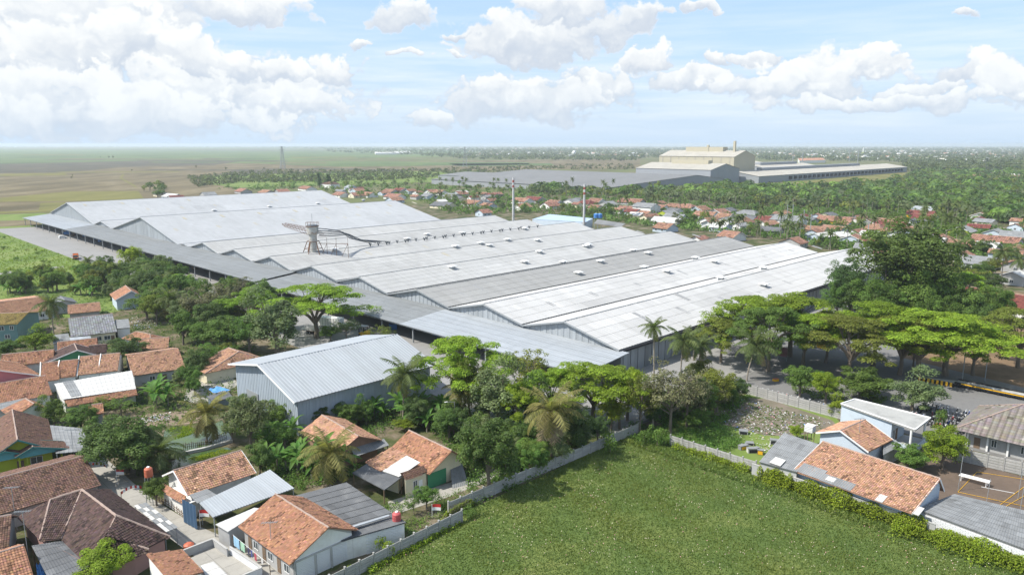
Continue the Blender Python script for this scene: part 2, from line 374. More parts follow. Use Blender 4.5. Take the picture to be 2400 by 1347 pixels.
# ------------------------------------------------------------------ roof coverings
def tiles(mb, pts, down, tw=.30, tl=.36, lift=.075, amp=.055, var=.13, moss=.25, seed=0, gap=.0):
    """pantiles over a planar outline; down points down the slope"""
    P = [np.array(p, float) for p in pts]; d = np.array(down, float); d /= np.linalg.norm(d)
    n = np.cross(P[1] - P[0], P[2] - P[0]); n /= np.linalg.norm(n)
    if n[2] < 0: n = -n
    d = d - n * d.dot(n); d /= np.linalg.norm(d); c = np.cross(n, d); o = P[0]
    q = np.array([[(p - o).dot(c), (p - o).dot(d)] for p in P])
    nx = int(np.ceil((q[:, 0].max() - q[:, 0].min()) / tw)); ny = int(np.ceil((q[:, 1].max() - q[:, 1].min()) / tl))
    gx, gy = np.meshgrid(np.arange(nx), np.arange(ny)); gx = gx.ravel(); gy = gy.ravel()
    x0 = q[:, 0].min() + gx * tw; y0 = q[:, 1].min() + gy * tl
    cen = np.column_stack([x0 + tw / 2, y0 + tl * .5]); k = inside(cen, q)
    r = np.random.RandomState(seed + 3)
    if gap: k &= r.rand(len(k)) > gap
    x0, y0 = x0[k], y0[k]; m = len(x0)
    if m == 0: return mb
    jit = r.normal(0, .012, m); V = []
    for (fy, hz) in ((0, .015), (1.06, lift)):
        for (fx, a) in ((0, 0), (.32, amp), (.68, amp * .9), (1, 0)):
            V.append(o + np.outer(x0 + fx * tw, c) + np.outer(y0 + fy * tl, d) + np.outer(hz + a + jit * fy, n))
    V = np.stack(V, 1)                                    # m,8,3
    f = np.array([[0, 1, 5, 4], [1, 2, 6, 5], [2, 3, 7, 6]])
    Fs = (f[None] + np.arange(m)[:, None, None] * 8).reshape(-1, 4)
    # how each tile was fired, and the moss on it
    t = r.normal(1, var, m)
    ph = r.rand(6) * 9
    g = np.sin(x0 * .9 + ph[0]) * np.sin(y0 * 1.3 + ph[1]) + .7 * np.sin(x0 * 2.3 + ph[2] + y0) + r.normal(0, .75, m)
    t = np.where(g > 2.05 - moss * 2.2, t * .45, t); t = np.where(r.rand(m) < .03, t * 1.45, t)
    t = np.clip(t, .25, 1.8); T = np.column_stack([t, t * r.normal(1, .05, m), t * r.normal(1, .08, m)])
    TT = np.repeat(T[:, None], 3, 1) * np.array([.62, 1.0, .84])[None, :, None]   # shade lines between tiles painted in: flanks tinted darker than crowns
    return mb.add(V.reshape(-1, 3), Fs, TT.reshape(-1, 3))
def sheets(mb, a, b, c, d, pitch=.5, amp=.05, course=2.2, sw=1.0, lap=.03, var=.05, seed=0, patch=0, patchv=.1, up=.02):
    """profiled sheets on the quad a-b (top edge) d-c (bottom edge), ribs down the slope"""
    a, b, c, d = [np.array(p, float) for p in (a, b, c, d)]; r = np.random.RandomState(seed + 9)
    n = np.cross(b - a, d - a); n /= np.linalg.norm(n)
    if n[2] < 0: n = -n
    L = max(np.linalg.norm(b - a), np.linalg.norm(c - d)); W = max(np.linalg.norm(d - a), np.linalg.norm(c - b))
    ns = max(1, int(L / sw)); nr = max(1, int(round(sw / pitch))); nc = max(1, int(round(W / course)))
    prof = []
    for i in range(ns * nr):
        for fx, h in ((0, 0), (.55, 0), (.65, 1), (.9, 1)): prof.append(((i + fx) / (ns * nr), h))
    prof.append((1., 0)); prof = np.array(prof); S = prof[:, 0]; Hh = prof[:, 1] * amp; m = len(S)
    pt = r.normal(0, 1, (nc + 1, ns)) * var
    if patch:
        for _ in range(patch):
            i = r.randint(0, ns); w = r.randint(1, max(2, ns // 5)); j = r.randint(0, nc); pt[j:j + r.randint(1, nc + 1), i:i + w] += r.uniform(-1, 1) * patchv
    for j in range(nc):
        t0, t1 = j / nc, (j + 1) / nc
        row = []
        for t, e in ((t0, 0), (min(1, t1 + .02 / max(W, 1)), lap)):
            top = a[None] + (b - a)[None] * S[:, None]; bot = d[None] + (c - d)[None] * S[:, None]
            row.append(top + (bot - top) * t + n[None] * (up + Hh + e)[:, None])
        V = np.concatenate(row); f = np.array([[i, i + 1, m + i + 1, m + i] for i in range(m - 1)])
        tt = 1 + pt[j][np.minimum((S[:-1] * ns).astype(int), ns - 1)]
        mb.add(V, f, np.column_stack([tt] * 3))
    return mb
FOOT = []
def footprint(pts): FOOT.append([(p[0], p[1]) for p in pts])
def is_free(p, m=1.5):
    for f in FOOT:
        xs = [q[0] for q in f]; ys = [q[1] for q in f]
        if min(xs) - m < p[0] < max(xs) + m and min(ys) - m < p[1] < max(ys) + m:
            P = np.array([[p[0] + a * m, p[1] + b * m] for a, b in ((0, 0), (1, 0), (-1, 0), (0, 1), (0, -1))])
            if inside(P, f).any(): return False
    return True
def free_points(P):
    A = np.array([(p[0], p[1]) for p in P]); bad = np.zeros(len(A), bool)
    for f in FOOT: bad |= inside(A, f)
    return [p for p, b in zip(P, bad) if not b]
def onU(px, py, u0):
    a = at(px, py); t = u0 / uw(a)[0]
    return Vector((a.x * t, a.y * t, CAMH * (1 - t)))
def onW(px, py, w0):
    a = at(px, py); t = w0 / uw(a)[1]
    return Vector((a.x * t, a.y * t, CAMH * (1 - t)))

# ------------------------------------------------------------------ the ground and what lies flat on it
def ground_mat(name, build):
    m = bpy.data.materials.new(name); m.use_nodes = True; t = NT(m.node_tree); b = t.N['Principled BSDF']
    b.inputs['Roughness'].default_value = .95; b.inputs['Specular IOR Level'].default_value = .15
    gp = t.new('ShaderNodeNewGeometry').outputs['Position']; c = build(t, gp)
    if isinstance(c, tuple): c, h, dist = c; bn = t.new('ShaderNodeBump'); bn.inputs['Distance'].default_value = dist; t.put(bn.inputs['Height'], h); t.put(b.inputs['Normal'], bn.outputs[0])
    t.put(b.inputs['Base Color'], c); return m
def g_plain(t, p):
    # dry rice land in strips; drains and bunds run with the grid
    r = t.new('ShaderNodeMapping'); t.put(r.inputs[0], p); r.inputs['Rotation'].default_value = (0, 0, math.radians(-38)); r.inputs['Scale'].default_value = (.004, .0012, .004)
    a = t.noise(r.outputs[0], 2.2, 5, .6); f = t.noise(p, .02, 6, .7); f2 = t.noise(p, .25, 4, .7)
    c = t.ramp(a, [(.30, (.16, .125, .075)), (.43, (.12, .115, .05)), (.50, (.13, .155, .05)), (.60, (.175, .145, .085)), (.72, (.11, .15, .045))])
    c = t.mix(t.maprange(f, .42, .66, 0, .6), c, (.085, .10, .04))
    return t.mix(t.maprange(f2, .35, .75, 0, .45), c, (.05, .07, .025))
def g_soil(t, p):
    a = t.noise(p, .12, 6, .65); f = t.noise(p, 1.6, 5, .7)
    c = t.ramp(a, [(.36, (.035, .055, .018)), (.47, (.075, .085, .03)), (.56, (.15, .12, .08)), (.66, (.24, .20, .15))])
    return t.mix(t.maprange(f, .45, .72, 0, .55), c, (.045, .06, .022)), f, .08
def g_field(c1, c2, c3, s=.02):
    def f(t, p):
        r = t.new('ShaderNodeMapping'); t.put(r.inputs[0], p); r.inputs['Rotation'].default_value = (0, 0, math.radians(-42)); r.inputs['Scale'].default_value = (1, .35, 1)
        a = t.noise(r.outputs[0], s, 7, .68, .5); b = t.noise(p, s * 9, 4, .7)
        c = t.ramp(a, [(.34, c1), (.5, c2), (.66, c3)]); return t.mix(t.maprange(b, .5, .75, 0, .45), c, c1)
    return f
def g_conc(c, d, s=.06, am=.5, grid=None):
    def f(t, p):
        a = t.noise(p, s, 6, .6); b = t.noise(p, .9, 5, .7); e = t.noise(p, 7., 3, .7)
        k = t.mix(t.maprange(a, .38, .66, 0, am), c, d); k = t.mix(t.maprange(b, .5, .72, 0, .35), k, tuple(x * .62 for x in d))
        k = t.mix(t.maprange(e, .3, .7, 0, .25), k, tuple(x * 1.25 for x in c))
        if grid:
            mp = t.new('ShaderNodeMapping'); t.put(mp.inputs[0], p); mp.inputs['Rotation'].default_value = (0, 0, math.radians(-45))
            br = t.new('ShaderNodeTexBrick'); t.put(br.inputs['Vector'], mp.outputs[0]); br.inputs['Scale'].default_value = 1.; br.offset = 0
            br.inputs['Brick Width'].default_value = grid; br.inputs['Row Height'].default_value = grid; br.inputs['Mortar Size'].default_value = .05
            k = t.mix(t.m('MULTIPLY', br.outputs['Fac'], .45), k, tuple(x * .5 for x in d))
        return k
    return f
def g_lawn(t, p):
    a = t.noise(p, .09, 6, .62, .3); b = t.noise(p, 1.1, 5, .7); e = t.noise(p, 6., 4, .75)
    c = t.ramp(a, [(.32, (.075, .115, .03)), (.48, (.10, .145, .036)), (.62, (.15, .18, .05)), (.75, (.19, .20, .07))])
    c = t.mix(t.maprange(b, .45, .68, 0, .5), c, (.060, .098, .028)); return t.mix(t.maprange(e, .45, .7, 0, .5), c, (.12, .16, .045)), e, .12
def g_water(t, p):
    n = t.N['Principled BSDF']; n.inputs['Roughness'].default_value = .12; n.inputs['Specular IOR Level'].default_value = .5
    a = t.noise(p, .35, 4, .6); return t.mix(t.maprange(a, .40, .60), (.05, .085, .055), (.055, .10, .02))
GM = {k: ground_mat(k, f) for k, f in dict(
    plain=g_plain, village_soil=g_soil, yard_concrete=g_conc((.255, .25, .24), (.195, .195, .188), grid=6.), road_asphalt=g_conc((.175, .172, .167), (.125, .125, .122)),
    lane_concrete=g_conc((.33, .315, .28), (.23, .22, .195), .3, grid=3.), dirt=g_conc((.25, .19, .14), (.15, .12, .09), .15, .8), court_soil=g_conc((.135, .10, .075), (.09, .07, .055), .2, .8),
    rubbish_soil=g_conc((.18, .152, .12), (.10, .10, .06), .2, .8), lawn=g_lawn, pond_water=g_water,
    leaf_litter=g_conc((.21, .14, .085), (.10, .075, .04), .2, .7),
    brown_field=g_field((.085, .072, .038), (.14, .115, .064), (.20, .168, .10)), green_field=g_field((.065, .095, .038), (.10, .14, .05), (.13, .165, .06), .006),
    dark_field=g_field((.055, .06, .04), (.09, .08, .055), (.12, .11, .07)), yellow_field=g_field((.105, .105, .035), (.15, .142, .042), (.18, .165, .06)),
    scrub_field=g_field((.085, .13, .03), (.135, .19, .045), (.18, .21, .07), .05), park_grass=g_field((.09, .12, .035), (.14, .18, .055), (.18, .18, .08), .08)).items()}
def sheet(name, pts, m, z=0., kind='structure', label=None):
    mb = MB(); P = [Vector((p[0], p[1], z)) for p in pts]
    bm_area = sum(P[i].x * P[(i + 1) % len(P)].y - P[(i + 1) % len(P)].x * P[i].y for i in range(len(P)))
    if bm_area < 0: P.reverse()
    me = bpy.data.meshes.new(name); me.from_pydata([tuple(p) for p in P], [], [list(range(len(P)))]); me.materials.append(m)
    o = bpy.data.objects.new(name, me); COL.objects.link(o); o['kind'] = kind
    if label: o['label'] = label
    return o
PX = lambda pts: [at(*p) for p in pts]
GW = lambda pts: [G(u, w) for u, w in pts]
big = 17000
sheet('ground', [(-big, -800), (big, -800), (big, big), (-big, big)], GM['plain'])
sheet('village_ground', GW([(-60, -330), (118, -330), (104, -120), (230, -95), (560, -60), (1150, 250), (-60, 260)]), GM['village_soil'], .02)
sheet('village_ground', GW([(335, -540), (650, -560), (850, -500), (1000, -200), (900, 150), (560, -60), (320, -100)]), GM['village_soil'], .012)
# far rice land, cut into strips as the photograph shows them (rows 345 to 500, left half)
FZ = [('brown_field', [(-60, 500), (330, 474), (400, 480), (560, 455), (560, 405), (1500, 395), (1500, 372), (700, 382), (-60, 392)], .04),
      ('green_field', [(-60, 349), (1150, 352), (1060, 366), (820, 370), (560, 382), (330, 386), (-60, 386)], .08),
      ('dark_field', [(-60, 386), (330, 377), (560, 379), (500, 387), (280, 392), (160, 405), (-60, 407)], .13),
      ('dark_field', [(560, 397), (760, 394), (980, 398), (860, 408), (700, 404), (480, 416)], .13),
      ('green_field', [(560, 382), (760, 378), (1240, 381), (1240, 386), (800, 391)], .16),
      ('green_field', [(1050, 384), (1290, 383), (1300, 388), (1080, 390)], .16),
      ('yellow_field', [(-60, 409), (150, 405), (160, 411), (-60, 414)], .18), ('yellow_field', [(-60, 470), (160, 449), (325, 448), (340, 470), (-60, 474)], .18),
      ('yellow_field', [(95, 476), (170, 474), (130, 497), (-60, 503), (-60, 498), (90, 494)], .18), ('scrub_field', [(480, 412), (980, 402), (1120, 405), (1120, 425), (900, 430), (560, 440), (470, 430)], .20),
      ('scrub_field', [(-60, 505), (100, 500), (130, 505), (80, 512), (110, 530), (-60, 540)], .10)]
for m, pts, z in FZ: sheet('rice_field', PX(pts), GM[m], z)
sheet('brown_field', PX([(-60, 519), (75, 516), (100, 527), (-60, 535)]), GM['brown_field'], .14)
sheet('scrub_ground', PX([(-60, 545), (5, 545), (240, 628), (420, 700), (200, 745), (-60, 745)]), GM['scrub_field'], .03)
sheet('grass_verge', PX([(1860, 428), (2120, 401), (2160, 415), (2060, 440), (1900, 455)]), GM['yellow_field'], .05)
for i, (a, b) in enumerate([((0, 640), (30, 646)), ((115, 632), (150, 626))]):
    sheet('puddle', PX([(a[0], a[1]), (b[0], a[1] - 6), (b[0], b[1] - 2), (a[0], b[1])]), GM['yard_concrete'], .06)
# plots between the bunds
fr = random.Random(5)
for k in range(46):
    cx_, cy_ = fr.uniform(-40, 1500), 346 + 58 * fr.random() ** 1.5; hl = fr.uniform(50, 230); th = .6 + (cy_ - 342) * fr.uniform(.02, .055)
    if cy_ > 372 and cx_ > 760: continue
    sl_ = fr.uniform(-.006, .004) * hl; sheet('rice_plot', PX([(cx_ - hl, cy_ + sl_), (cx_ + hl * .9, cy_ - sl_), (cx_ + hl, cy_ - sl_ + th), (cx_ - hl * .85, cy_ + sl_ + th)]), GM[fr.choice(['brown_field', 'dark_field', 'green_field', 'yellow_field', 'scrub_field'] if cy_ < 385 else ['brown_field', 'dark_field', 'brown_field', 'yellow_field'])], .22 + k * .004)
# yards, roads, lane, lawn
YZ = .05
sheet('loading_yard', GW([(102, -640), (330, -640), (330, -98), (175, -98), (175, -82), (107, -82), (98, -100), (96, -121), (99.5, -121), (99.5, -152), (98, -153), (98, -200), (102, -300)]), GM['yard_concrete'], YZ)
sheet('road', GW([(175, -98), (260, -98), (260, -88), (205, -60), (196, -20), (186, 30), (168, 30), (176, -30), (183, -52), (170, -62), (150, -78), (107, -82), (175, -82)]), GM['road_asphalt'], YZ + .004)
sheet('parking_ground', GW([(183, -52), (176, -30), (172, 10), (150, -20), (149.5, -74), (156, -78), (170, -62)]), GM['road_asphalt'], YZ - .002)
sheet('leaf_litter_ground', GW([(205, -60), (260, -88), (300, -98), (330, -90), (330, 60), (186, 60), (196, -20)]), GM['leaf_litter'], YZ)
sheet('park_lawn', GW([(215, -12), (235, -30), (300, -40), (300, 60), (205, 60)]), GM['park_grass'], YZ + .006)
sheet('lane', GW([(31.5, -142), (36.5, -142), (36.6, -118), (38.2, -104), (41.0, -92), (44, -82), (40, -81), (36, -86), (34.8, -93), (33.5, -110), (31.5, -130)]), GM['lane_concrete'], YZ)
sheet('footpath', GW([(62.5, -90), (78, -87.5), (83, -87), (83, -84), (70, -84.5), (60, -86)]), GM['lane_concrete'], YZ)
sheet('farm_track', PX([(318, 440), (322, 440), (312, 432), (286, 418), (292, 408), (287, 408), (280, 418)]), GM['yellow_field'], .24)
sheet('lawn', GW([(20, -78), (68, -79), (113.5, -79.5), (112.4, -71), (112.6, -54), (111.4, -28), (114, -10), (116, 30), (20, 30)]), GM['lawn'], .04)
sheet('vacant_lot', GW([(113.5, -79), (149.5, -75), (149, -55), (142, -50), (121, -55), (113, -56)]), GM['scrub_field'], .045)
sheet('rubbish_ground', PX([(1655, 985), (1745, 932), (1800, 935), (1950, 985), (1975, 1010), (1910, 1015), (1850, 1022), (1790, 1020), (1730, 1003)]), GM['rubbish_soil'], .055)
sheet('volleyball_court_ground', GW([(116, -33), (139.5, -37), (143, -31), (144.5, -8), (112, -8)]), GM['court_soil'], .05)
sheet('pond', PX([(385, 1010), (415, 1000), (480, 1003), (520, 985), (545, 1030), (505, 1045), (430, 1062), (380, 1050)]), GM['pond_water'], .04)
sheet('pond', PX([(395, 1085), (430, 1068), (530, 1048), (545, 1052), (455, 1085), (400, 1100)]), GM['pond_water'], .04)
sheet('bare_earth', PX([(250, 980), (400, 965), (480, 960), (470, 990), (380, 1000), (260, 1010)]), GM['dirt'], .05)
sheet('bare_earth', PX([(440, 900), (540, 880), (560, 900), (500, 940), (430, 945)]), GM['lane_concrete'], .05)
sheet('bare_earth', PX([(1110, 1040), (1190, 1000), (1180, 1060), (1100, 1110)]), GM['dirt'], .05)

# ------------------------------------------------------------------ buildings
def opening(parent, base, t, nrm, s, z, w, h, door=False, m=None):
    """a window or door on a wall: base corner, unit along, unit outward"""
    c = base + t * s; f = MB()
    q = lambda a, b, o: c + t * a + Vector((0, 0, z + b)) + nrm * o
    fm = M_BARGE if not door else (m or M_WOOD)
    if door:
        f.prism([q(-w / 2, 0, .06), q(w / 2, 0, .06), q(w / 2, h, .06), q(-w / 2, h, .06)], -nrm * .1)
        o = f.build('door', fm, parent); k = MB(); k.box(q(w / 2 - .15, h * .45, .1) , (.06, .06, .12)); k.build('handle', M_STEEL, o); return
    e = .07
    for (a0, a1, b0, b1) in ((-w / 2, w / 2, 0, e), (-w / 2, w / 2, h - e, h), (-w / 2, -w / 2 + e, e, h - e), (w / 2 - e, w / 2, e, h - e), (-e / 2, e / 2, e, h - e)):
        f.prism([q(a0, b0, .07), q(a1, b0, .07), q(a1, b1, .07), q(a0, b1, .07)], -nrm * .12)
    o = f.build('window', fm, parent)
    g = MB(); g.prism([q(-w / 2 + e, e, .025), q(w / 2 - e, e, .025), q(w / 2 - e, h - e, .025), q(-w / 2 + e, h - e, .025)], -nrm * .05); g.build('pane', M_GLASS, o)
SEED = [0]
def cover(parent, a, b, c, d, kind, m, name='roof_slope', label=None, thick=.10, **k):
    """one roof slope: a-b ridge (left to right), d-c eave"""
    SEED[0] += 1; a, b, c, d = [Vector(p) for p in (a, b, c, d)]
    pts = [a, b, c, d] if (a - b).length > .05 else [a, c, d]
    mb = MB(); n = (pts[1] - pts[0]).cross(pts[2] - pts[0]).normalized()
    if n.z < 0: n = -n
    mb.prism(pts, -n * thick, .8)
    down = ((c + d) - (a + b))
    if kind == 'tile':
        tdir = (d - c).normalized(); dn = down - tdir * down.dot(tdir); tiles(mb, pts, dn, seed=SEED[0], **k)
    elif len(pts) == 4: sheets(mb, a, b, c, d, seed=SEED[0], **k)
    return mb.build(name, m, parent, label)
def caps(parent, segs, m=None, r=.13):
    mb = MB()
    for a, b in segs:
        a, b = Vector(a), Vector(b); n = max(2, int((b - a).length / .45)); pts = [a.lerp(b, i / n) + Vector((R.uniform(-.02, .02), R.uniform(-.02, .02), .05 + R.uniform(-.02, .025))) for i in range(n + 1)]
        mb.tube(pts, [r * R.uniform(.85, 1.15) for _ in pts], 6)
    return mb.build('ridge_cap', m or M_RIDGE, parent)
def gable(name, label, cat, A, B, zr, e1, d1, e2=None, d2=None, kind='tile', m=M_TILE, wm=M_WHITE, z0=0., oh=.55, gh=.45, hipA=0., hipB=0., group=None,
          barge=None, ops=(), ck={}, ck2=None, m2=None, cap=True, parent=None, walls=True, gm=None, kind2=None):
    A = at(*A, zr) if not isinstance(A, Vector) else A.copy(); B = at(*B, zr) if not isinstance(B, Vector) else B.copy()
    A.z = B.z = zr; t = (B - A).normalized(); n = Vector((t.y, -t.x, 0))            # n: to the right walking A to B
    w1 = e1 if not isinstance(e1, tuple) else (at(*e1, zr - d1) - A).dot(n)
    d2 = d1 if d2 is None else d2; e2 = abs(w1) if e2 is None else e2
    w2 = e2 if not isinstance(e2, tuple) else -(at(*e2, zr - d2) - A).dot(n)
    if w1 < 0 or w2 < 0: print('WARN width', label, w1, w2); w1 = abs(w1); w2 = abs(w2)
    base = (A + B) / 2; base.z = z0
    T = parent or thing(name, label, cat, base, group)
    A2, B2 = A - t * hipA, B + t * hipB; L = (B2 - A2).length
    P = lambda s, o, z: A2 + t * s + n * o + Vector((0, 0, z - zr))
    ze1, ze2 = zr - d1, zr - d2
    a1, b1, a2, b2 = P(0, w1, ze1), P(L, w1, ze1), P(0, -w2, ze2), P(L, -w2, ze2)
    cover(T, A, B, b1, a1, kind, m, **ck); cover(T, B, A, a2, b2, kind2 or kind, m2 or m, **(ck if ck2 is None else ck2))
    segs = [(A, B)]
    if hipA: cover(T, A, A, a1, a2, kind, m, **ck); segs += [(A, a1), (A, a2)]
    if hipB: cover(T, B, B, b2, b1, kind, m, **ck); segs += [(B, b1), (B, b2)]
    if cap: caps(T, segs, r=.13 if kind == 'tile' else .10, m=None if kind == 'tile' else m)
    footprint([a1, b1, b2, a2])
    if walls:
        s0, s1 = gh, L - gh; o1, o2 = w1 - oh, -(w2 - oh)
        if hipA: s0 = oh
        if hipB: s1 = L - oh
        zz = lambda o: (zr - d1 * o / w1 if o > 0 else zr + d2 * o / w2) - .14
        h1, h2 = zz(o1), zz(o2); mb = MB()
        mb.quad(P(s0, o1, z0), P(s1, o1, z0), P(s1, o1, h1), P(s0, o1, h1)); mb.quad(P(s1, o2, z0), P(s0, o2, z0), P(s0, o2, h2), P(s1, o2, h2))
        for s, hip, rev in ((s0, hipA, 0), (s1, hipB, 1)):
            top = [P(s, 0, zr - .14)] if not hip else []
            mb.poly([P(s, o2, z0), P(s, o1, z0), P(s, o1, h1)] + top + [P(s, o2, h2)])
        mb.build('wall', wm, T)
        if barge:
            bb = MB()
            for s in (0, L):
                if (s == 0 and hipA) or (s == L and hipB): continue
                e = -.03 if s == 0 else .03; bb = MB()
                bb.beam(P(s + e, w1, ze1 - .03), P(s + e, 0, zr - .03), .06, .26); bb.beam(P(s + e, 0, zr - .03), P(s + e, -w2, ze2 - .03), .06, .26); bb.build('bargeboard', barge, T)
        for (side, fr, z, w, h, dr) in ops:
            if side == 1: opening(T, P(s0, o1, z0), t, n, fr * (s1 - s0), z, w, h, dr)
            elif side == 2: opening(T, P(s1, o2, z0), -t, -n, fr * (s1 - s0), z, w, h, dr)
            elif side == 'A': opening(T, P(s0, o2, z0), n, -t, fr * (o1 - o2), z, w, h, dr)
            else: opening(T, P(s1, o1, z0), -n, t, fr * (o1 - o2), z, w, h, dr)
    return T, P, L, w1, w2
def posts(parent, pts, z1, w=.12, m=None, z0=0., name='post'):
    for p in pts:
        MB().box((p[0], p[1], z0), (w, w, (z1 if z1 else p[2]) - z0), math.pi / 4).build(name, m or M_WOOD, parent)
def patch(parent, P, s0, s1, o0, o1, zf, m, name='roof_patch', label=None, kind='sheet', rise=.09):
    """replacement sheets lying on a slope, in the roof's own coordinates"""
    mb = MB(); q = [P(s0, o0, zf(o0) + rise), P(s1, o0, zf(o0) + rise), P(s1, o1, zf(o1) + rise), P(s0, o1, zf(o1) + rise)]
    mb.prism(q, (0, 0, -.04)); sheets(mb, *q, pitch=.3, amp=.03, course=2, sw=.9, seed=SEED[0]); SEED[0] += 1
    return mb.build(name, m, parent, label)
# ------------------------------------------------------------------ the great warehouse: gabled halls side by side behind one long canopy
U0 = 140.
PROF = [(-598, 7.8), (-554.5, 17.1), (-502, 6.7), (-487.2, 9.8), (-469, 6.7), (-419.5, 16.8), (-370.5, 6.7), (-363.4, 7.8), (-357.5, 6.8), (-341.2, 10.5), (-325, 6.8), (-309, 10.5),
        (-292.2, 7), (-276.6, 10.8), (-259.6, 7.0), (-244.6, 10.7), (-227.2, 7.3), (-213, 10.6), (-197, 7), (-181.2, 10.6), (-166, 7.2), (-150.6, 10.7), (-135.4, 7.2), (-120.4, 10.8), (-102.9, 6.5)]
UEND = {1: 329, 3: 329, 5: 306, 7: 306, 9: 326, 11: 322, 13: 328, 15: 329, 17: 329, 19: 329, 21: 329, 23: 329}
RM = {1: M_HALLB, 3: M_HALLB, 5: M_HALLB, 7: M_HALLB, 9: M_HALLP, 11: M_HALLP, 13: M_HALLP, 15: M_HALLP, 17: M_HALLP, 19: M_HALLG, 21: M_HALLW, 23: M_HALLW}
WT = thing('warehouse', 'vast warehouse of parallel gabled halls under white and grey sheet roofs behind one long canopy', 'warehouse', G(U0, -350))
def hall(i):
    (wa, za), (wp, zp), (wb, zb) = PROF[i - 1], PROF[i], PROF[i + 1]; ue = UEND[i]; m = RM[i]; oh = .9
    big_ = zp > 15
    # far slope, then near slope; the near eave overhangs a dark box gutter
    cover(WT, G(U0 - oh, wp, zp), G(ue, wp, zp), G(ue, wa + .35, za), G(U0 - oh, wa + .35, za), 'sheet', m, pitch=1.1, amp=.05, course=4.5, sw=2.2, lap=.05, var=.02, patch=10, patchv=.08, thick=.25)
    cover(WT, G(U0 - oh, wp, zp), G(ue, wp, zp), G(ue, wb - .1, zb + .25), G(U0 - oh, wb - .1, zb + .25), 'sheet', m, pitch=1.1, amp=.05, course=3.6, sw=2.2, lap=.04, var=.024, patch=14, patchv=.085, thick=.25)
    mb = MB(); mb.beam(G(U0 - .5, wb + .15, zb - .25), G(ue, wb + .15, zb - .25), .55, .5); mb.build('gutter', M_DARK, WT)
    caps(WT, [(G(U0 - oh, wp, zp), G(ue, wp, zp))], m=m, r=.22)
    mb = MB(); n = int((wb - wa) / 1.0)
    zt = lambda w: (za + (zp - za) * (w - wa) / (wp - wa) if w < wp else zp + (zb - zp) * (w - wp) / (wb - wp)) - .3
    for u, sgn in ((U0, -1), (ue - .6, 1)):
        mb = MB()
        for k in range(n):
            w0, w1 = wa + (wb - wa) * k / n, wa + (wb - wa) * (k + 1) / n; d = .09 * (k % 2) * sgn; tn = R.uniform(.9, 1.1)
            mb.quad(G(u + d, w0, 0), G(u + d, w1, 0), G(u + d, w1, zt(w1)), G(u + d, w0, zt(w0)), tn)
            if k: mb.quad(G(u, w0, 0), G(u + .09 * sgn, w0, 0), G(u + .09 * sgn, w0, zt(w0)), G(u, w0, zt(w0)), tn * .9)
        mb.build('gable_wall', M_CLAD, WT)
    vb = MB()
    for (w0, z0, w1, z1) in ((wa, za, wp, zp), (wp, zp, wb, zb + .2)): vb.beam(G(U0 - oh - .05, w0, z0 - .15), G(U0 - oh - .05, w1, z1 - .15), .12, .4)
    vb.build('verge_trim', M_STEEL, WT)
for i in range(1, 24, 2): hall(i)
mb = MB()
for k in range(126):
    u0, u1 = U0 + k * 1.5, U0 + (k + 1) * 1.5; tn = R.uniform(.85, 1.1) * (.62 if k in (7, 8, 30) else 1)
    if u1 <= 329: mb.quad(G(u0, -103.4 + .1 * (k % 2), 0), G(u1, -103.4 + .1 * (k % 2), 0), G(u1, -103.4 + .1 * (k % 2), 6.5), G(u0, -103.4 + .1 * (k % 2), 6.5), tn)
mb.build('side_wall', M_CLAD, WT)
footprint([G(120, -600), G(332, -600), G(332, -101), G(120, -101)])
M_SKYL = mat('rooflight_tan', (.36, .33, .25), .6, .08); M_SKYG = mat('rooflight_grey', (.27, .27, .265), .6, .08)
def zroof(w):
    for (a, za), (b, zb) in zip(PROF, PROF[1:]):
        if a <= w <= b: return za + (zb - za) * (w - a) / (b - a)
def on_roof(px, py):
    """walk the sight line down to the warehouse roof"""
    z = 18.
    while z > 5:
        p = at(px, py, z); u, w = uw(p)
        if -598 < w < -103 and z <= zroof(w) + .02: return u, w, zroof(w)
        z -= .05
    return None
# rooflights: every one is a small tan or grey sheet let into a slope
SKY = [(199, 481), (267, 496), (287, 477), (347, 491), (284, 510), (427, 487), (442, 469), (504, 482), (570, 478), (637, 474), (645, 457), (700, 463), (648, 470), (760, 466), (433, 513), (413, 539), (440, 558), (513, 532), (521, 507), (541, 549), (600, 525), (609, 501), (629, 541), (687, 517), (692, 495), (765, 490), (810, 511), (769, 511), (840, 505), (839, 486),
       (869, 520), (910, 500), (943, 514), (913, 482), (978, 495), (971, 476), (1010, 508), (798, 527), (627, 541), (860, 568), (865, 595), (1045, 597), (1090, 545), (1000, 580), (1380, 562), (1500, 544), (1632, 553), (1440, 585), (1740, 575),
       (1084, 690), (1120, 675), (1228, 662), (1295, 715), (1395, 692), (1500, 670), (1600, 640), (1700, 620), (1800, 605), (1500, 742), (1600, 728), (1700, 704), (1788, 690), (1850, 665), (1860, 590), (1915, 580), (1725, 650), (1340, 645), (1450, 625), (1560, 600), (1660, 585), (1600, 697), (1750, 640)]
for j, (px, py) in enumerate(SKY):
    q = on_roof(px, py)
    if not q: continue
    u, w, z = q; sl_ = (zroof(w + .3) - zroof(w - .3)) / .6; hw, hl = .75, 2.3
    if w + hl > min(b for b, _ in PROF if b > w) : w -= 1.2
    mb = MB(); pts = [G(u + a, w + b, zroof(w) + sl_ * b + .19) for a, b in ((-hw, -hl), (hw, -hl), (hw, hl), (-hw, hl))]
    mb.prism(pts, (0, 0, -.15), R.uniform(.85, 1.15)); mb.build('rooflight', M_SKYL if px < 1050 else M_SKYG, WT)
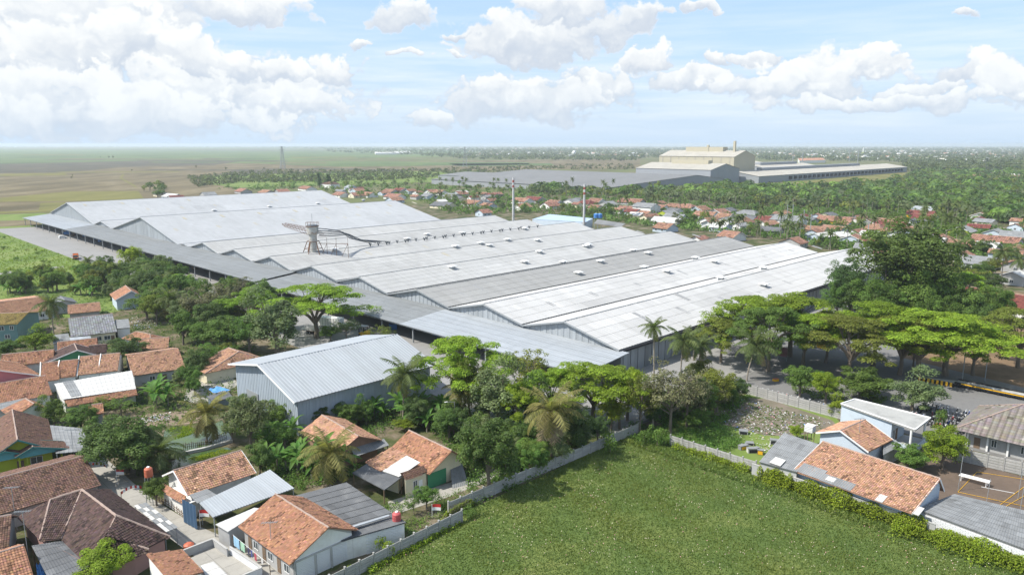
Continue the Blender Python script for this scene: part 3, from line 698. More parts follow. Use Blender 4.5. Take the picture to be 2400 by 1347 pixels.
# one grey flap blown open
# box ventilators sitting on slopes and ridges
VENT = [(785, 589), (1147, 578), (1190, 565), (1068, 581), (1127, 573), (1260, 566), (1265, 594), (1374, 580), (1380, 577), (1519, 597), (1356, 644), (1408, 616), (1564, 640), (1790, 672), (1690, 656), (1790, 632), (1675, 617), (1230, 618), (1510, 630), (1630, 608), (955, 563), (1001, 552), (1083, 549), (1230, 539),
        (357, 464), (472, 459), (572, 454), (502, 495), (632, 486), (745, 479), (852, 471), (1060, 630), (1320, 618), (1485, 590)]
for px, py in VENT:
    q = on_roof(px, py)
    if not q: continue
    u, w, z = q; v = MB(); v.box(G(u, w, z - .4), (1.5, 1.5, 1.3), math.pi / 4); o = v.build('roof_vent', M_STEEL, WT)
    c = MB(); c.box(G(u, w, z + .93), (2.7, 2.7, .22), math.pi / 4); c.box(G(u, w, z + 1.15), (1.7, 1.7, .16), math.pi / 4); c.build('vent_cap', M_WHP, o)
# twin exhaust cowls along one ridge
for k in range(27):
    f = k / 26; px = 872 + (1255 - 872) * f + (5 if k % 3 == 2 else 0) - (4 if k % 3 == 0 else 0); py = 577 + (534 - 577) * f
    q = on_roof(px, py)
    if not q: continue
    u, w, z = q; v = MB(); v.tube([G(u, w, z - .2), G(u, w, z + .8)], .28, 8)
    for s in (-1, 1): v.tube([G(u, w, z + .7), G(u + s * .3, w + s * .1, z + 1.0), G(u + s * .5, w + s * .1, z + 1.35)], [.2, .2, .3], 8)
    v.build('exhaust_cowl', M_PIPE, WT)
# canopy
def canopy(w0, w1, drop, m, label=None, **k):
    z1, z0 = 6.95 - drop, 5.2 - drop * .8
    cover(WT, G(U0 - .1, w0, z1), G(U0 - .1, w1, z1), G(122.6, w1, z0), G(122.6, w0, z0), 'sheet', m, name='canopy', label=label, pitch=.9, amp=.05, course=3.0, sw=1.8, lap=.04, patch=5, patchv=.05, thick=.12, **k)
canopy(-600, -500, 0, M_ZINC, var=.015); canopy(-500, -372, 0, M_CANOPY, var=.02); canopy(-372, -316, 0, M_CANOPY, var=.03); canopy(-316, -257, 0, M_CANOPY, var=.02)
canopy(-256.4, -168, .55, M_CANOPY, var=.03); canopy(-168, -100.5, .55, M_ZINC, var=.02)
for k in range(34):
    w = -598 + k * 15.0; MB().box(G(123.6, w, .05), (.35, .35, 4.75), math.pi / 4).build('canopy_post', M_STEEL, WT)
mb = MB(); mb.beam(G(123.0, -600, 4.95), G(123.0, -257, 4.95), .2, .4); mb.beam(G(123.0, -256, 4.5), G(123.0, -101, 4.5), .2, .4); mb.build('canopy_beam', M_STEEL, WT)
for k, w in enumerate(range(-580, -110, 24)):
    mb = MB(); mb.prism([G(U0 - .2, w, .06), G(U0 - .2, w + 6, .06), G(U0 - .2, w + 6, 4.6), G(U0 - .2, w, 4.6)], G(.08, 0)); mb.build('door', M_DARK, WT)

# ------------------------------------------------------------------ the small grey warehouse in front
SW, P_, L_, a_, b_ = gable('small_warehouse', 'small free-standing grey metal warehouse with ribbed pale roof, in front of the long canopy', 'warehouse',
    G(65, -137.2, 11.6), G(99.5, -137.2, 11.6), 11.6, 14.2, 4.4, 13.6, 2.7, kind='sheet', m=M_ZINC, wm=M_CLAD, oh=.9, gh=1.3, walls=False, ck=dict(pitch=.72, amp=.09, course=20, sw=1.44, var=.012), ck2=dict(pitch=.72, amp=.03, course=20, sw=1.44, var=.012))
def clad_wall(parent, a, b, zt, m=M_CLAD, step=.36, z0=0, d=.06, name='wall'):
    a, b = Vector(a), Vector(b); L = (b - a).length; t = (b - a).normalized(); n = Vector((t.y, -t.x, 0)); k = int(L / step); mb = MB()
    for i in range(k):
        s0, s1 = L * i / k, L * (i + 1) / k; o = n * (d * (i % 2)); tn = R.uniform(.94, 1.06)
        p, q = a + t * s0, a + t * s1
        mb.quad(p + o + Vector((0, 0, z0)), q + o + Vector((0, 0, z0)), q + o + Vector((0, 0, zt(s1))), p + o + Vector((0, 0, zt(s0))), tn)
        if i: mb.quad(p + Vector((0, 0, z0)), p + n * d + Vector((0, 0, z0)), p + n * d + Vector((0, 0, zt(s0))), p + Vector((0, 0, zt(s0))), tn)
    return mb.build(name, m, parent)
M_CLADS = mat('blue_grey_cladding', (.36, .41, .46), .5, .08, .2, 3, (.27, .30, .33), .3, tint=True)
zs = lambda w: (11.6 - 4.4 * (w + 137.2) / 14.2 if w > -137.2 else 11.6 + 2.7 * (w + 137.2) / 13.6) - .2
clad_wall(SW, G(66.2, -150), G(66.2, -124), lambda s: zs(-150 + s), M_CLADS)
clad_wall(SW, G(66.2, -124), G(98.4, -124), lambda s: zs(-124), M_CLADS)
clad_wall(SW, G(98.4, -124), G(98.4, -150), lambda s: zs(-124 - s), M_CLADS); clad_wall(SW, G(98.4, -150), G(66.2, -150), lambda s: zs(-150), M_CLADS)
mb = MB(); mb.beam(G(65, -151, 8.8), G(65, -137.2, 11.55), .1, .3); mb.beam(G(65, -137.2, 11.55), G(65, -122.9, 7.15), .1, .3); mb.build('verge_trim', M_WHP, SW)
mb = MB(); mb.prism([G(66.1, -145, .05), G(66.1, -140, .05), G(66.1, -140, 4.5), G(66.1, -145, 4.5)], G(-.1, 0)); mb.build('door', M_STEEL, SW)

# ------------------------------------------------------------------ far plant
def fgable(name, label, along, near, a, b, zr, wn, dn, wf, df, m, wm, cat='factory', z0=0, **k):
    """far hall; along 'W' ridge runs between G(near,a) and G(near,b)"""
    A, B = (G(near, a, zr), G(near, b, zr)) if along == 'W' else (G(a, near, zr), G(b, near, zr))
    return gable(name, label, cat, A, B, zr, wn, dn, wf, df, kind='sheet', m=m, wm=wm, oh=.6, gh=.6, ck=dict(pitch=4, amp=.12, course=12, sw=8, var=.03, patch=5, patchv=.06), z0=z0, **k)
# low dark hall: three bays whose ridges run along w
p = at(1262, 396, 16); q = at(1697, 407, 16); u_, wa_ = uw(p); wb_ = uw(q)[1]
e = uw(at(1400, 440, 7))[0]
FT, _, _, _, _ = fgable('storage_hall', 'long low dark grey storage hall in the trees before the tall tan factory', 'W', 850, wa_, wb_, 16, 850 - e, 9, 70, 7, M_DKF, M_GREYF)
fgable('storage_hall', 'low dark hall at the left end of the grey storage hall, half behind trees', 'W', 840, wa_ - 130, wa_ - 8, 9.5, 60, 4, 40, 3, M_DKF, M_GREYF)
for k in range(12): MB().box(G(e + 1.5, wa_ + 12 + k * 18, 0), (.8, .8, 6.8), math.pi / 4).build('column', M_SAND, FT)
# mid tan hall
UF3 = 1010.; p = onU(1490, 394, 915); q = onU(1667, 399, 915)
fgable('factory_hall', 'lower tan factory hall with roof monitor, left in front of the tall one', 'W', 955, uw(p)[1], uw(q)[1], p.z + 8, 41, 8, 40, 8, M_SAND, M_GREYF)
mb = MB(); mb.prism([G(949, uw(p)[1] + 40, p.z + 12), G(961, uw(p)[1] + 40, p.z + 12), G(961, uw(q)[1] - 25, p.z + 12), G(949, uw(q)[1] - 25, p.z + 12)], (0, 0, -5)); tag(mb.build('roof_monitor', M_SANDW), 'long pale monitor box along the lower tan hall roof', 'roof monitor')
# tall one
p = onU(1545, 366, UF3); q = onU(1722, 368, UF3); wq = uw(q)[1]; c2 = onW(1771, 368, wq); u2 = uw(c2)[0]; pk = onW(1745, 353, wq)
zt_ = q.z; um = (UF3 + u2) / 2
TF, *_ = fgable('factory', 'tall tan factory block with gabled end and stack, highest building beyond the trees', 'W', um, uw(p)[1], wq, pk.z, (um - UF3) + 1, pk.z - zt_, (u2 - um) + 1, pk.z - zt_, M_SAND, M_SANDW)
w0_, w1_ = uw(onU(1613, 350, um))[1], uw(onU(1700, 350, um))[1]
mb = MB(); mb.prism([G(um - 7, w0_, pk.z + 5), G(um + 7, w0_, pk.z + 5), G(um + 7, w1_, pk.z + 5), G(um - 7, w1_, pk.z + 5)], (0, 0, -7)); mb.build('roof_monitor', M_SANDW, TF)
for (px, w, hh) in ((1726, 3.2, 18), (1664, 3.2, 12)):
    s_ = uw(onU(px, 355, um))[1]; MB().box(G(um - 6, s_, pk.z - 4), (w, w, hh), math.pi / 4).build('flue', M_SANDW, TF)
for k in range(9):
    mb = MB(); ww = uw(p)[1] + (wq - uw(p)[1]) * (k + .5) / 9; mb.box(G(UF3 - .4, ww, 2), (.8, .8, zt_ - 3), math.pi / 4); mb.build('wall_rib', M_SAND, TF)
# long sheds to the right; ridges along u
p = onW(1771, 414, -505); q = onW(2128, 386, -505); ua, ub = 992, uw(q)[0]
for (w_, dz, wn, lab) in ((-545, 0, 40, 'very long pale shed right of the tall factory, nearest of its row'), (-640, 3, 36, 'second long shed behind the nearest one of the row'), (-740, 5, 36, 'farthest long shed of the row right of the factory')):
    zz_ = p.z + 6 + dz
    T_, *_ = fgable('long_shed', lab, 'U', w_, ua + (10 if dz == 0 else 240), ub - (0 if dz == 0 else 180), zz_, wn, 6, wn, 6, M_SAND, M_GREYF)
    mb = MB(); uv = ua + (90 if dz == 0 else 270); mb.prism([G(uv, w_ - 5, zz_ + 3.5), G(ub - 160 - 60 * (dz > 0), w_ - 5, zz_ + 3.5), G(ub - 160 - 60 * (dz > 0), w_ + 5, zz_ + 3.5), G(uv, w_ + 5, zz_ + 3.5)], (0, 0, -5)); mb.build('roof_monitor', M_GREYF, T_)
    if dz == 0:
        for k in range(30): MB().box(G(ua + 110 + k * 17, -504.5, 3), (3, 6, 4.5), -math.pi / 4).build('door', M_DARK, T_)
for (px, py, hh) in ((1990, 372, 22), (2010, 374, 20), (1857, 385, 18), (1880, 383, 14)):
    b0 = at(px, py + 8); mb = MB(); mb.tube([b0, b0 + Vector((0, 0, hh + 22))], 1.1, 6); tag(mb.build('chimney', M_GREYF, origin=b0), {1990: 'thin grey chimney behind the long sheds', 2010: 'second thin chimney just right of the first, behind the long sheds', 1857: 'short chimney above the farthest shed near the factory', 1880: 'shortest chimney between sheds right of the factory'}[px], 'chimney')
# red and white chimneys by the halls
M_CHIM = mat('faded_white_paint', (.50, .50, .49), .7, .1); M_CHIMR = mat('faded_red_paint', (.30, .09, .07), .7, .15)
def chimney(px, ytop, Y, label):
    g_ = at(px, HY + CAMH / Y * F); b0 = Vector((g_.x, g_.y, 0)); h = h_at(b0, ytop); T = thing('chimney', label, 'chimney', b0)
    MB().tube([b0, b0 + Vector((0, 0, h * .80))], [.85, .62], 12).build('shaft', M_CHIM, T)
    for k in range(4): MB().tube([b0 + Vector((0, 0, h * (.80 + .05 * k))), b0 + Vector((0, 0, h * (.85 + .05 * k)))], .62 if k % 2 else .64, 12).build('band', M_CHIM if k % 2 else M_CHIMR, T)
    mb = MB()
    for k in range(2): mb.tube([b0 + Vector((math.cos(a) * 1.5, math.sin(a) * 1.5, h * (.25 + .56 * k))) for a in [i * math.pi / 6 for i in range(13)]], .07, 4)
    mb.beam(b0 + Vector((1.2, 0, 0)), b0 + Vector((1.0, 0, h * .98)), .25, .1); mb.build('ladder', M_RUSTY, T)
chimney(1203, 416, 488, 'white chimney with red bands, left of the two, rising behind the halls')
chimney(1368, 432, 445, 'white chimney with red bands beside the blue sheds, right of the two')
# the rusty silo tower standing in a roof valley
q = on_roof(735, 590); Tu, Tw, Tz = q; b0 = G(Tu, Tw, Tz - 1); ztop = h_at(b0, 529)
ST = thing('silo_tower', 'rusty white drum tower with pipes and gantry rising from the warehouse roof', 'tower', b0)
r1 = 13.4 / (F / (b0.y)) ; zz_ = lambda f: Vector((b0.x, b0.y, b0.z + (ztop - b0.z) * f))
MB().tube([zz_(0), zz_(.45)], r1 * .58, 20).build('lower_drum', M_RUST, ST)
MB().tube([zz_(.42), zz_(.70)], r1 * .68, 20).build('middle_drum', M_RUST, ST)
MB().tube([zz_(.68), zz_(.72), zz_(.985)], [r1 * .72, r1 * .98, r1 * 1.02], 24).build('upper_drum', M_RUST, ST)
mb = MB()
for f, rr in ((.985, 1.25), (.46, 1.15)):
    mb.tube([zz_(f) + Vector((math.cos(a), math.sin(a), 0)) * r1 * rr * .9 for a in [i * math.pi / 8 for i in range(17)]], .12, 4)
for i in range(12):
    a = i * math.pi / 6; mb.beam(zz_(1) + Vector((math.cos(a), math.sin(a), 0)) * r1 * 1.15, zz_(1.0) + Vector((math.cos(a) * r1 * 1.15, math.sin(a) * r1 * 1.15, 1.4)), .1)
mb.tube([zz_(1) + Vector((math.cos(a) * r1 * 1.15, math.sin(a) * r1 * 1.15, 1.4)) for a in [i * math.pi / 8 for i in range(17)]], .06, 4)
mb.build('railing', M_RUSTY, ST)
MB().tube([zz_(.985), zz_(1.03)], [r1 * 1.1, r1 * .9], 20).build('top_plate', M_PIPE, ST)
for i in range(6):
    a = i * math.pi / 3 + .3; d = Vector((math.cos(a), math.sin(a), 0)); mb = MB(); mb.beam(zz_(0) + d * r1 * 1.9, zz_(.46) + d * r1 * 1.0, .28); mb.beam(zz_(.2) + d * r1 * 1.5, zz_(.2) + Vector((math.cos(a + 1.05), math.sin(a + 1.05), 0)) * r1 * 1.5, .14); mb.build('leg', M_RUSTY, ST)
lft = Vector((-1, .25, 0)).normalized(); rgt = Vector((1, -.1, 0)).normalized()
for j, (o, z0_, z1_) in enumerate(((-1.2, .93, 1.06), (1.2, .93, 1.06), (0, .80, 1.0))):
    mb = MB(); s_ = Vector((-lft.y, lft.x, 0)) * o; A_, B_ = zz_(z0_) + s_ + lft * r1, zz_(z1_) + s_ + lft * (r1 + 11)
    mb.beam(A_, B_, .14); mb.beam(A_ + Vector((0, 0, -1.3)), B_ + Vector((0, 0, -.5)), .12)
    for k in range(8): mb.beam(A_.lerp(B_, k / 8) + Vector((0, 0, -1.5 * (1 - k / 16))), A_.lerp(B_, (k + 1) / 8), .09)
    mb.build('gantry_arm', M_RUSTY, ST)
for j in range(4):
    s_ = Vector((0, 1, 0)) * (j - 1.5) * 1.1; A_ = zz_(.93 - .09 * j) + rgt * r1 + s_; e_ = on_roof(868 + 13 * j, 577 - j); E_ = G(e_[0], e_[1], e_[2] + 1.4)
    mb = MB(); mb.tube([A_, A_ + rgt * (4 + j * .4) + Vector((0, 0, -.3)), A_.lerp(E_, .42) + Vector((0, 0, 1.6)), A_.lerp(E_, .60) + Vector((0, 0, -.3)), E_], .2, 6); mb.build('pipe', M_PIPE, ST)
A_ = zz_(.38) + rgt * r1 * .8
mb = MB(); B_ = A_ + rgt * 13; mb.beam(A_, B_, .2)
for k in (4, 8, 13): mb.beam(A_ + rgt * k, A_ + rgt * k + Vector((0, 0, -7)), .16); mb.beam(A_ + rgt * k, A_ + rgt * (k - 3) + Vector((0, 0, -6)), .12); mb.beam(A_ + rgt * k, A_ + rgt * k + Vector((0, 0, 2.5)), .1)
for k in range(3): mb.beam(A_ + Vector((0, 0, 3 + k)) + rgt * .5, A_ + rgt * (4 - k) + Vector((0, 0, 3 + k)), .1)
mb.build('walkway', M_RUSTY, ST)
mb = MB(); mb.beam(zz_(1.0), zz_(1.0) + Vector((0, 0, 5)), .12); mb.build('lightning_rod', M_STEEL, ST)
# pylons in the rice land
def pylon(px, yb, yt, label):
    b0 = at(px, yb); h = h_at(b0, yt); T = thing('pylon', label, 'pylon', b0, 'power pylons crossing the rice land'); mb = MB(); s0, s1 = h * .11, h * .02; V = []
    for k in range(9):
        f = k / 8; s = s0 + (s1 - s0) * f ** .8; V.append([b0 + Vector((a * s, b * s, h * f)) for a, b in ((1, 1), (-1, 1), (-1, -1), (1, -1))])
    for k in range(8):
        for j in range(4): mb.beam(V[k][j], V[k + 1][j], .5); mb.beam(V[k][j], V[k + 1][(j + 1) % 4], .28); mb.beam(V[k][(j + 1) % 4], V[k + 1][j], .28)
    mb.build('lattice_mast', M_STEEL, T)
    for f in (.74, .85, .96): m_ = MB(); m_.beam(b0 + Vector((-h * .14, 0, h * f)), b0 + Vector((h * .14, 0, h * f)), .5); m_.build('cross_arm', M_STEEL, T)
pylon(663, 396, 343, 'steel lattice pylon in the fields behind the left end of the warehouse'); pylon(1090, 392, 344, 'lattice pylon with striped mast in the fields behind the first chimney')
# ------------------------------------------------------------------ near houses
def on_plane(px, py, a, n):
    c = Vector((0, 0, CAMH)); d = at(px, py) - c; k = (a - c).dot(n) / d.dot(n); return c + d * k
def pxpoly(spec):
    """first three corners carry a height; the others lie in their plane"""
    P = [at(*q) for q in spec[:3]]; n = (P[1] - P[0]).cross(P[2] - P[0]).normalized()
    for q in spec[3:]: P.append(on_plane(q[0], q[1], P[0], n))
    if n.z < 0: n = -n
    return P, n
def polyroof(parent, spec, m, name='roof_slope', thick=.1, label=None, **k):
    P, n = pxpoly(spec); SEED[0] += 1; mb = MB(); mb.prism(P, -n * thick, .8); dn = Vector((0, 0, -1)); dn -= n * dn.dot(n)
    if dn.length < .02: dn = Vector((.7, -.7, 0))
    tiles(mb, P, dn, seed=SEED[0], **k); mb.build(name, m, parent, label); footprint(P); return P
def mono(name, label, cat, spec, m, wm=None, z0=0., parent=None, inset=.3, pitch=.3, amp=.035, course=1.8, sw=.9, var=.08, post=None, sides=(0, 1, 2, 3), rname='roof_slope', lab=None, **k):
    """single-slope roof on a quad a-b (high) c-d (low), with walls or posts below"""
    P, n = pxpoly(spec); a, b, c, d = P; ctr = sum(P, Vector()) / 4
    T = parent or thing(name, label, cat, (ctr.x, ctr.y, z0))
    mb = MB(); SEED[0] += 1; mb.prism(P, -n * .07, .8); sheets(mb, a, b, c, d, pitch=pitch, amp=amp, course=course, sw=sw, var=var, seed=SEED[0], **k); mb.build(rname, m, T, lab)
    Q = [p.lerp(ctr, min(.4, inset / max(.5, (p - ctr).length))) for p in P]
    if wm:
        mb = MB()
        for i in range(4):
            if i in sides: p, q = Q[i], Q[(i + 1) % 4]; mb.quad(Vector((p.x, p.y, z0)), Vector((q.x, q.y, z0)), q - Vector((0, 0, .1)), p - Vector((0, 0, .1)))
        mb.build('wall', wm, T)
    if post: posts(T, [Vector((q.x, q.y, q.z - .08)) for q in Q], None, m=post, z0=z0)
    footprint(P); return T, P
def blocks(parent, a, b, z0, z1, bw=.62, bh=.225, m=M_BLOCK, cols=()):
    """masonry of separate blocks with recessed joints"""
    a, b = Vector(a), Vector(b); L = (b - a).length; t = (b - a).normalized(); n = Vector((t.y, -t.x, 0)); rows = int((z1 - z0) / bh); k = int(L / bw)
    if 'block' not in MESH: MESH['block'] = MB().box((0, 0, 0), (bw - .03, .16, bh - .025)).mesh('block', m)
    me = MESH['block']; ang = math.atan2(t.y, t.x); off = OFF[parent.name]; cnt = 0
    for r in range(rows):
        for i in range(k):
            s = (i + .5 + .5 * (r % 2)) * bw
            if s > L - bw / 2: continue
            p = a + t * s + n * (.04 + R.uniform(-.008, .008)); place('block', me, (p.x - off.x, p.y - off.y, z0 + r * bh - off.z), parent, (0, 0, ang))
    mb = MB(); mb.prism([a + Vector((0, 0, z0)) - a * 0, b + Vector((0, 0, z0)), b + Vector((0, 0, z1)), a + Vector((0, 0, z1))], -n * .12) ; mb.build('mortar', M_MORTAR, parent)
MESH = {}
T1 = dict(ck={}, cap=True)
# village on the left, back to front
gable('tile_house', 'long orange tiled house at the left edge, just behind the mossy yellow roof', 'house', (-40, 712), (106, 695), 4.8, (106, 728), 1.9, wm=M_WHITE, m=M_TILE_P, ops=[(1, .8, .9, 1.2, 1.1, 0), (1, .93, 0, .9, 2, 1)])
H_, *_ = gable('mossy_house', 'two-storey teal house with moss-yellow tiled roof at left edge', 'house', (-60, 737), (67, 732), 6.6, (69, 758), 1.6, wm=M_TEAL, m=M_TILE_Y, ops=[(1, .7, 3.2, 1.5, 1.3, 0), (1, .9, 3.2, 1, 1.3, 0), (1, .8, .8, 1.4, 1.2, 0)], ck=dict(moss=.5))
gable('fibre_house', 'small grey sheet-roofed gabled house left of the low orange roof', 'house', (140, 693), (152, 703), 4.6, 4.5, 1.4, (184, 711), 1.4, kind='sheet', m=M_FIBRE, wm=M_GREYW)
gable('tile_house', 'low orange tiled house right of the small grey gabled one', 'house', (158, 715), (234, 708), 4.4, (239, 728), 1.6, wm=M_GREYW, m=M_TILE_P)
gable('bargeboard_house', 'orange house with broad white bargeboards and blue-grey gable among the trees', 'house', (294, 669), (308, 682), 6.2, 5.2, 2.6, (331, 692), 2.2, wm=M_BLUEW, barge=M_WHP, gh=.8)
G6, P6, L6, w6, _ = gable('shingle_house', 'cream house with large grey shingled roof in the middle of the left village', 'house', (159, 746), (263, 735), 5.6, (163, 790), 2.6, kind='tile', m=M_FIBRE, wm=M_CREAM, ck=dict(tw=.6, tl=.45, amp=.012, lift=.03, var=.12, moss=.05), ops=[(1, .8, .9, 1.6, 1.2, 0), (1, .6, .9, 1.4, 1.2, 0), (1, .93, 0, .9, 2.0, 1)])
mono('annex', 'small grey-roofed annex on the right side of the shingled house', 'annex', [(268, 750, 4.2), (301, 747, 4.2), (305, 768, 3.2), (274, 770)], M_FIBRE, M_WHITE)
mono('porch', None, None, [(163, 791, 3.1), (212, 787, 3.1), (214, 794, 2.7), (165, 798)], M_ZINC, parent=G6, post=M_WOOD)
mono('lean_to', 'low grey asbestos lean-to left below the shingled house', 'shed', [(125, 785, 3.4), (160, 781, 3.4), (166, 800, 2.6), (124, 806)], M_FIBRE, M_GREYW)
gable('tile_house', 'narrow orange tiled house between the shingled roof and the dark brown gable', 'house', (134, 802), (228, 792), 5, (134, 826), 2, wm=M_WHITE)
gable('green_gable_house', 'house with dark brown roof, green gable wall and white bargeboards', 'house', (174, 805), (181, 820), 5.2, 7, 2.2, (227, 831), 2.0, wm=M_GREEN, barge=M_WHP, m=M_TILE_D)
gable('brown_annex', 'short dark red-brown roof attached right of the green gabled house', 'house', (208, 810), (250, 806), 4.6, (252, 826), 1.8, m=M_TILE_D, wm=M_WHITE)
gable('tile_house', 'long reddish orange house left of the green gabled one', 'house', (4, 831), (127, 819), 5.0, (131, 847), 2.2, wm=M_WHITE, m=M_TILE, ck=dict(moss=.45))
gable('pink_house', 'pink-walled house with brown-orange roof and white bargeboards at the left edge', 'house', (-46, 838), (0, 868), 6.2, 8, 2.8, (98, 881), 3.0, wm=M_PINK, barge=M_WHP, m=M_TILE, ck=dict(moss=.4))
for (a, b, e, lab, mt) in (((98, 851), (140, 846), (148, 888), 'leftmost bay of the orange terrace with white dividing parapets', M_TILE), ((142, 846), (184, 842), (192, 880), 'second bay from left of the orange terrace', M_TILE), ((188, 836), (236, 831), (246, 872), 'third bay from left of the orange terrace', M_TILE_P), ((239, 831), (282, 827), (293, 867), 'rightmost bay of the orange terrace', M_TILE_P)):
    T_, P_, L_, w1_, w2_ = gable('terrace_house', lab, 'house', a, b, 5.0, e, 2.2, 4.5, 1.9, m=mt, wm=M_WHITE, oh=.2, gh=.1, group='bays of the orange terrace')
    mb = MB(); mb.prism([P_(-.12, w1_ + .1, 2.7), P_(-.12, 0, 5.35), P_(-.12, 0, 4.9), P_(-.12, w1_ + .1, 2.2)], (P_(-.32, 0, 5) - P_(-.12, 0, 5))); mb.build('parapet', M_WHITE, T_)
gable('mossy_orange_house', 'wide orange tiled house with blue tarpaulin at its left front corner', 'house', (297, 832), (418, 816), 5.2, (434, 863), 2.4, m=M_TILE_P, wm=M_GREYW, ck=dict(moss=.35), ops=[(1, .35, .9, 1.2, 1.1, 0), (1, .6, 0, .9, 2, 1), (1, .8, .9, 1.2, 1.1, 0)])
gable('pinkish_house', 'pinkish grey tiled roof behind the wide orange house', 'house', (329, 795), (395, 790), 4.8, (401, 814), 2, m=M_TILE_P, wm=M_WHITE, ck=dict(var=.10))
gable('hip_house', 'small orange hipped roof behind the round dark tree', 'house', (318, 777), (352, 783), 4.8, (372, 794), 1.8, 4, 1.8, hipA=3, hipB=3, m=M_TILE)
WR, PW = mono('white_shed', 'long white sheet-roofed shed in front of the orange terrace', 'shed', [(127, 899, 4.0), (309, 868, 4.0), (319, 911, 2.9), (148, 936)], M_FIBRE_L, M_WHITE, pitch=.9, amp=.03, course=2.4, sw=1.8, var=.03)
mb = MB(); a, b, c, d = PW; q = lambda s, t: (a + (b - a) * s).lerp(d + (c - d) * s, t) + Vector((0, 0, .1))
sheets(mb, q(.10, .0), q(.23, .0), q(.25, .93), q(.11, .93), pitch=.3, amp=.03, course=1.2, sw=1.2, var=.15, seed=4); mb.build('roof_patch', M_FIBRE, WR, 'grey replacement sheets')
polyroof(WR, [(150, 937, 2.8), (319, 912, 2.8), (323, 925, 2.3), (160, 952)], M_TILE, name='eave_strip')
gable('tile_house', 'large orange tiled house at left edge below the pink gable', 'house', (-60, 908), (107, 880), 5.4, (116, 925), 2.4, m=M_TILE, wm=M_WHITE, ops=[(1, .8, .9, 1.2, 1.1, 0)])
gable('small_hip_house', 'small orange hipped house with white gable behind the big brown roof', 'house', (60, 934), (80, 946), 4.6, 4, 1.8, (112, 958), 1.8, m=M_TILE, wm=M_WHITE, hipA=2)
gable('tile_house', 'tiny orange-roofed outbuilding beside the big mango tree', 'outbuilding', (206, 950), (240, 945), 3.6, (243, 968), 1.2, 1.5, .5, m=M_TILE, wm=M_GREYW, oh=.3, gh=.2)
mono('lean_to', 'grey sheet lean-to at left edge above the big brown roof', 'shed', [(-10, 940, 3.2), (60, 930, 3.2), (62, 950, 2.8), (-10, 962)], M_FIBRE, M_GREYW)
# the big brown house with lime walls and teal gables
A = at(41, 1031, 6.2); B = at(29, 960, 6.2)
BH, PB, LB, w1b, _ = gable('lime_house', 'big brown-roofed house with lime walls and teal gables at the left edge', 'house', A, B, 6.2, (133, 1061), 3.0, m=M_TILE_B, wm=M_LIME, barge=M_TBARGE, gh=1.2, ops=[('A', .75, 1.0, 1.8, 1.3, 0), ('A', .5, 0, 1, 2.1, 1)])
tb = (B - A).normalized(); nb = Vector((tb.y, -tb.x, 0))
for (px, py, wl, wr) in ((77, 1048, 2.6, 5.0), (12, 1058, 4, 3.6)):
    a_ = at(px, py, 4.7); gable('porch', None, None, a_, a_ + tb * 4, 4.7, wr, 1.5, wl, 1.2, m=M_TILE_B, wm=mat('teal_gable', (.11, .33, .36), .8, .06), barge=M_TBARGE, z0=3.0, gh=.5, parent=BH)
    posts(BH, [a_ - nb * wl * .8 + tb * .5, a_ + nb * wr * .8 + tb * .5], 3.2, .22, M_LIME)
mono('carport', 'grey zinc carport roof right of the lime-walled house', 'carport', [(117, 996, 3.6), (193, 1003, 3.6), (214, 1055, 3.2), (131, 1063)], M_FIBRE, post=M_STEEL, pitch=.75, sw=1.5)
gable('brown_house', 'long brown tiled roof running to the lane, below the lime-walled house', 'house', (-70, 1138), (198, 1068), 5.2, (226, 1139), 2.3, m=M_TILE_B, wm=M_GREYW, ck=dict(tw=.34, tl=.42, moss=.25, var=.17), ck2=dict(moss=.3))
# dark hipped house
D1 = at(240, 1220); DH = thing('dark_hip_house', 'rambling dark brown hipped house on the lane, lower left', 'house', (D1.x, D1.y, 0))
kw = dict(tw=.30, tl=.38, moss=.3, var=.2); R1, R2, K = (192, 1147, 6.4), (272, 1208, 6.4), (251, 1254, 4.9)
polyroof(DH, [R1, R2, (399, 1257, 3.0), (256, 1146)], M_TILE_D, **kw)
polyroof(DH, [R2, (399, 1257, 3.0), K, (348, 1282)], M_TILE_D, **kw) if 0 else polyroof(DH, [R2, (399, 1257, 3.0), (347, 1283, 3.1), K[:2]], M_TILE_D, **kw)
polyroof(DH, [K, (350, 1290, 3.0), (322, 1304, 2.9), (235, 1300)], M_TILE_D, **kw)
polyroof(DH, [R1, R2, (208, 1328, 3.0), (142, 1263)], M_TILE_D, **kw)
polyroof(DH, [(118, 1171, 5.8), R1, (142, 1263, 3.3), (93, 1268)], M_TILE_D, **kw)
polyroof(DH, [(118, 1171, 5.8), (93, 1266, 3.2), (43, 1209, 3.4)], M_TILE_D, **kw)
caps(DH, [(at(*R1), at(*R2)), (at(*R2), at(399, 1257, 3.0)), (at(*R2), at(*K)), (at(*K), at(349, 1288, 3.0)), (at(118, 1171, 5.8), at(*R1)), (at(118, 1171, 5.8), at(93, 1266, 3.2)), (at(142, 1263, 3.2), at(*R1) + Vector((0, 0, -.1)))], r=.16)
mb = MB()
wl = [at(250, 1150, 0), at(388, 1262, 0), at(345, 1288, 0), at(330, 1310, 0), at(215, 1330, 0), at(100, 1280, 0), at(55, 1225, 0), at(130, 1180, 0)]
wl = [at(256, 1146, 3), at(399, 1257, 3), at(349, 1287, 3), at(322, 1304, 3), at(208, 1328, 3), at(93, 1268, 3), at(43, 1209, 3), at(118, 1171, 3)]
cc_ = sum(wl, Vector()) / len(wl); wl = [Vector((p.x, p.y, 0)).lerp(Vector((cc_.x, cc_.y, 0)), .08) for p in wl]
for i in range(len(wl)): p, q = wl[i], wl[(i + 1) % len(wl)]; mb.quad(p, q, q + Vector((0, 0, 3.0)), p + Vector((0, 0, 3.0)))
mb.build('wall', mat('dusty_pink_plaster', (.36, .22, .19), .85, .08), DH)
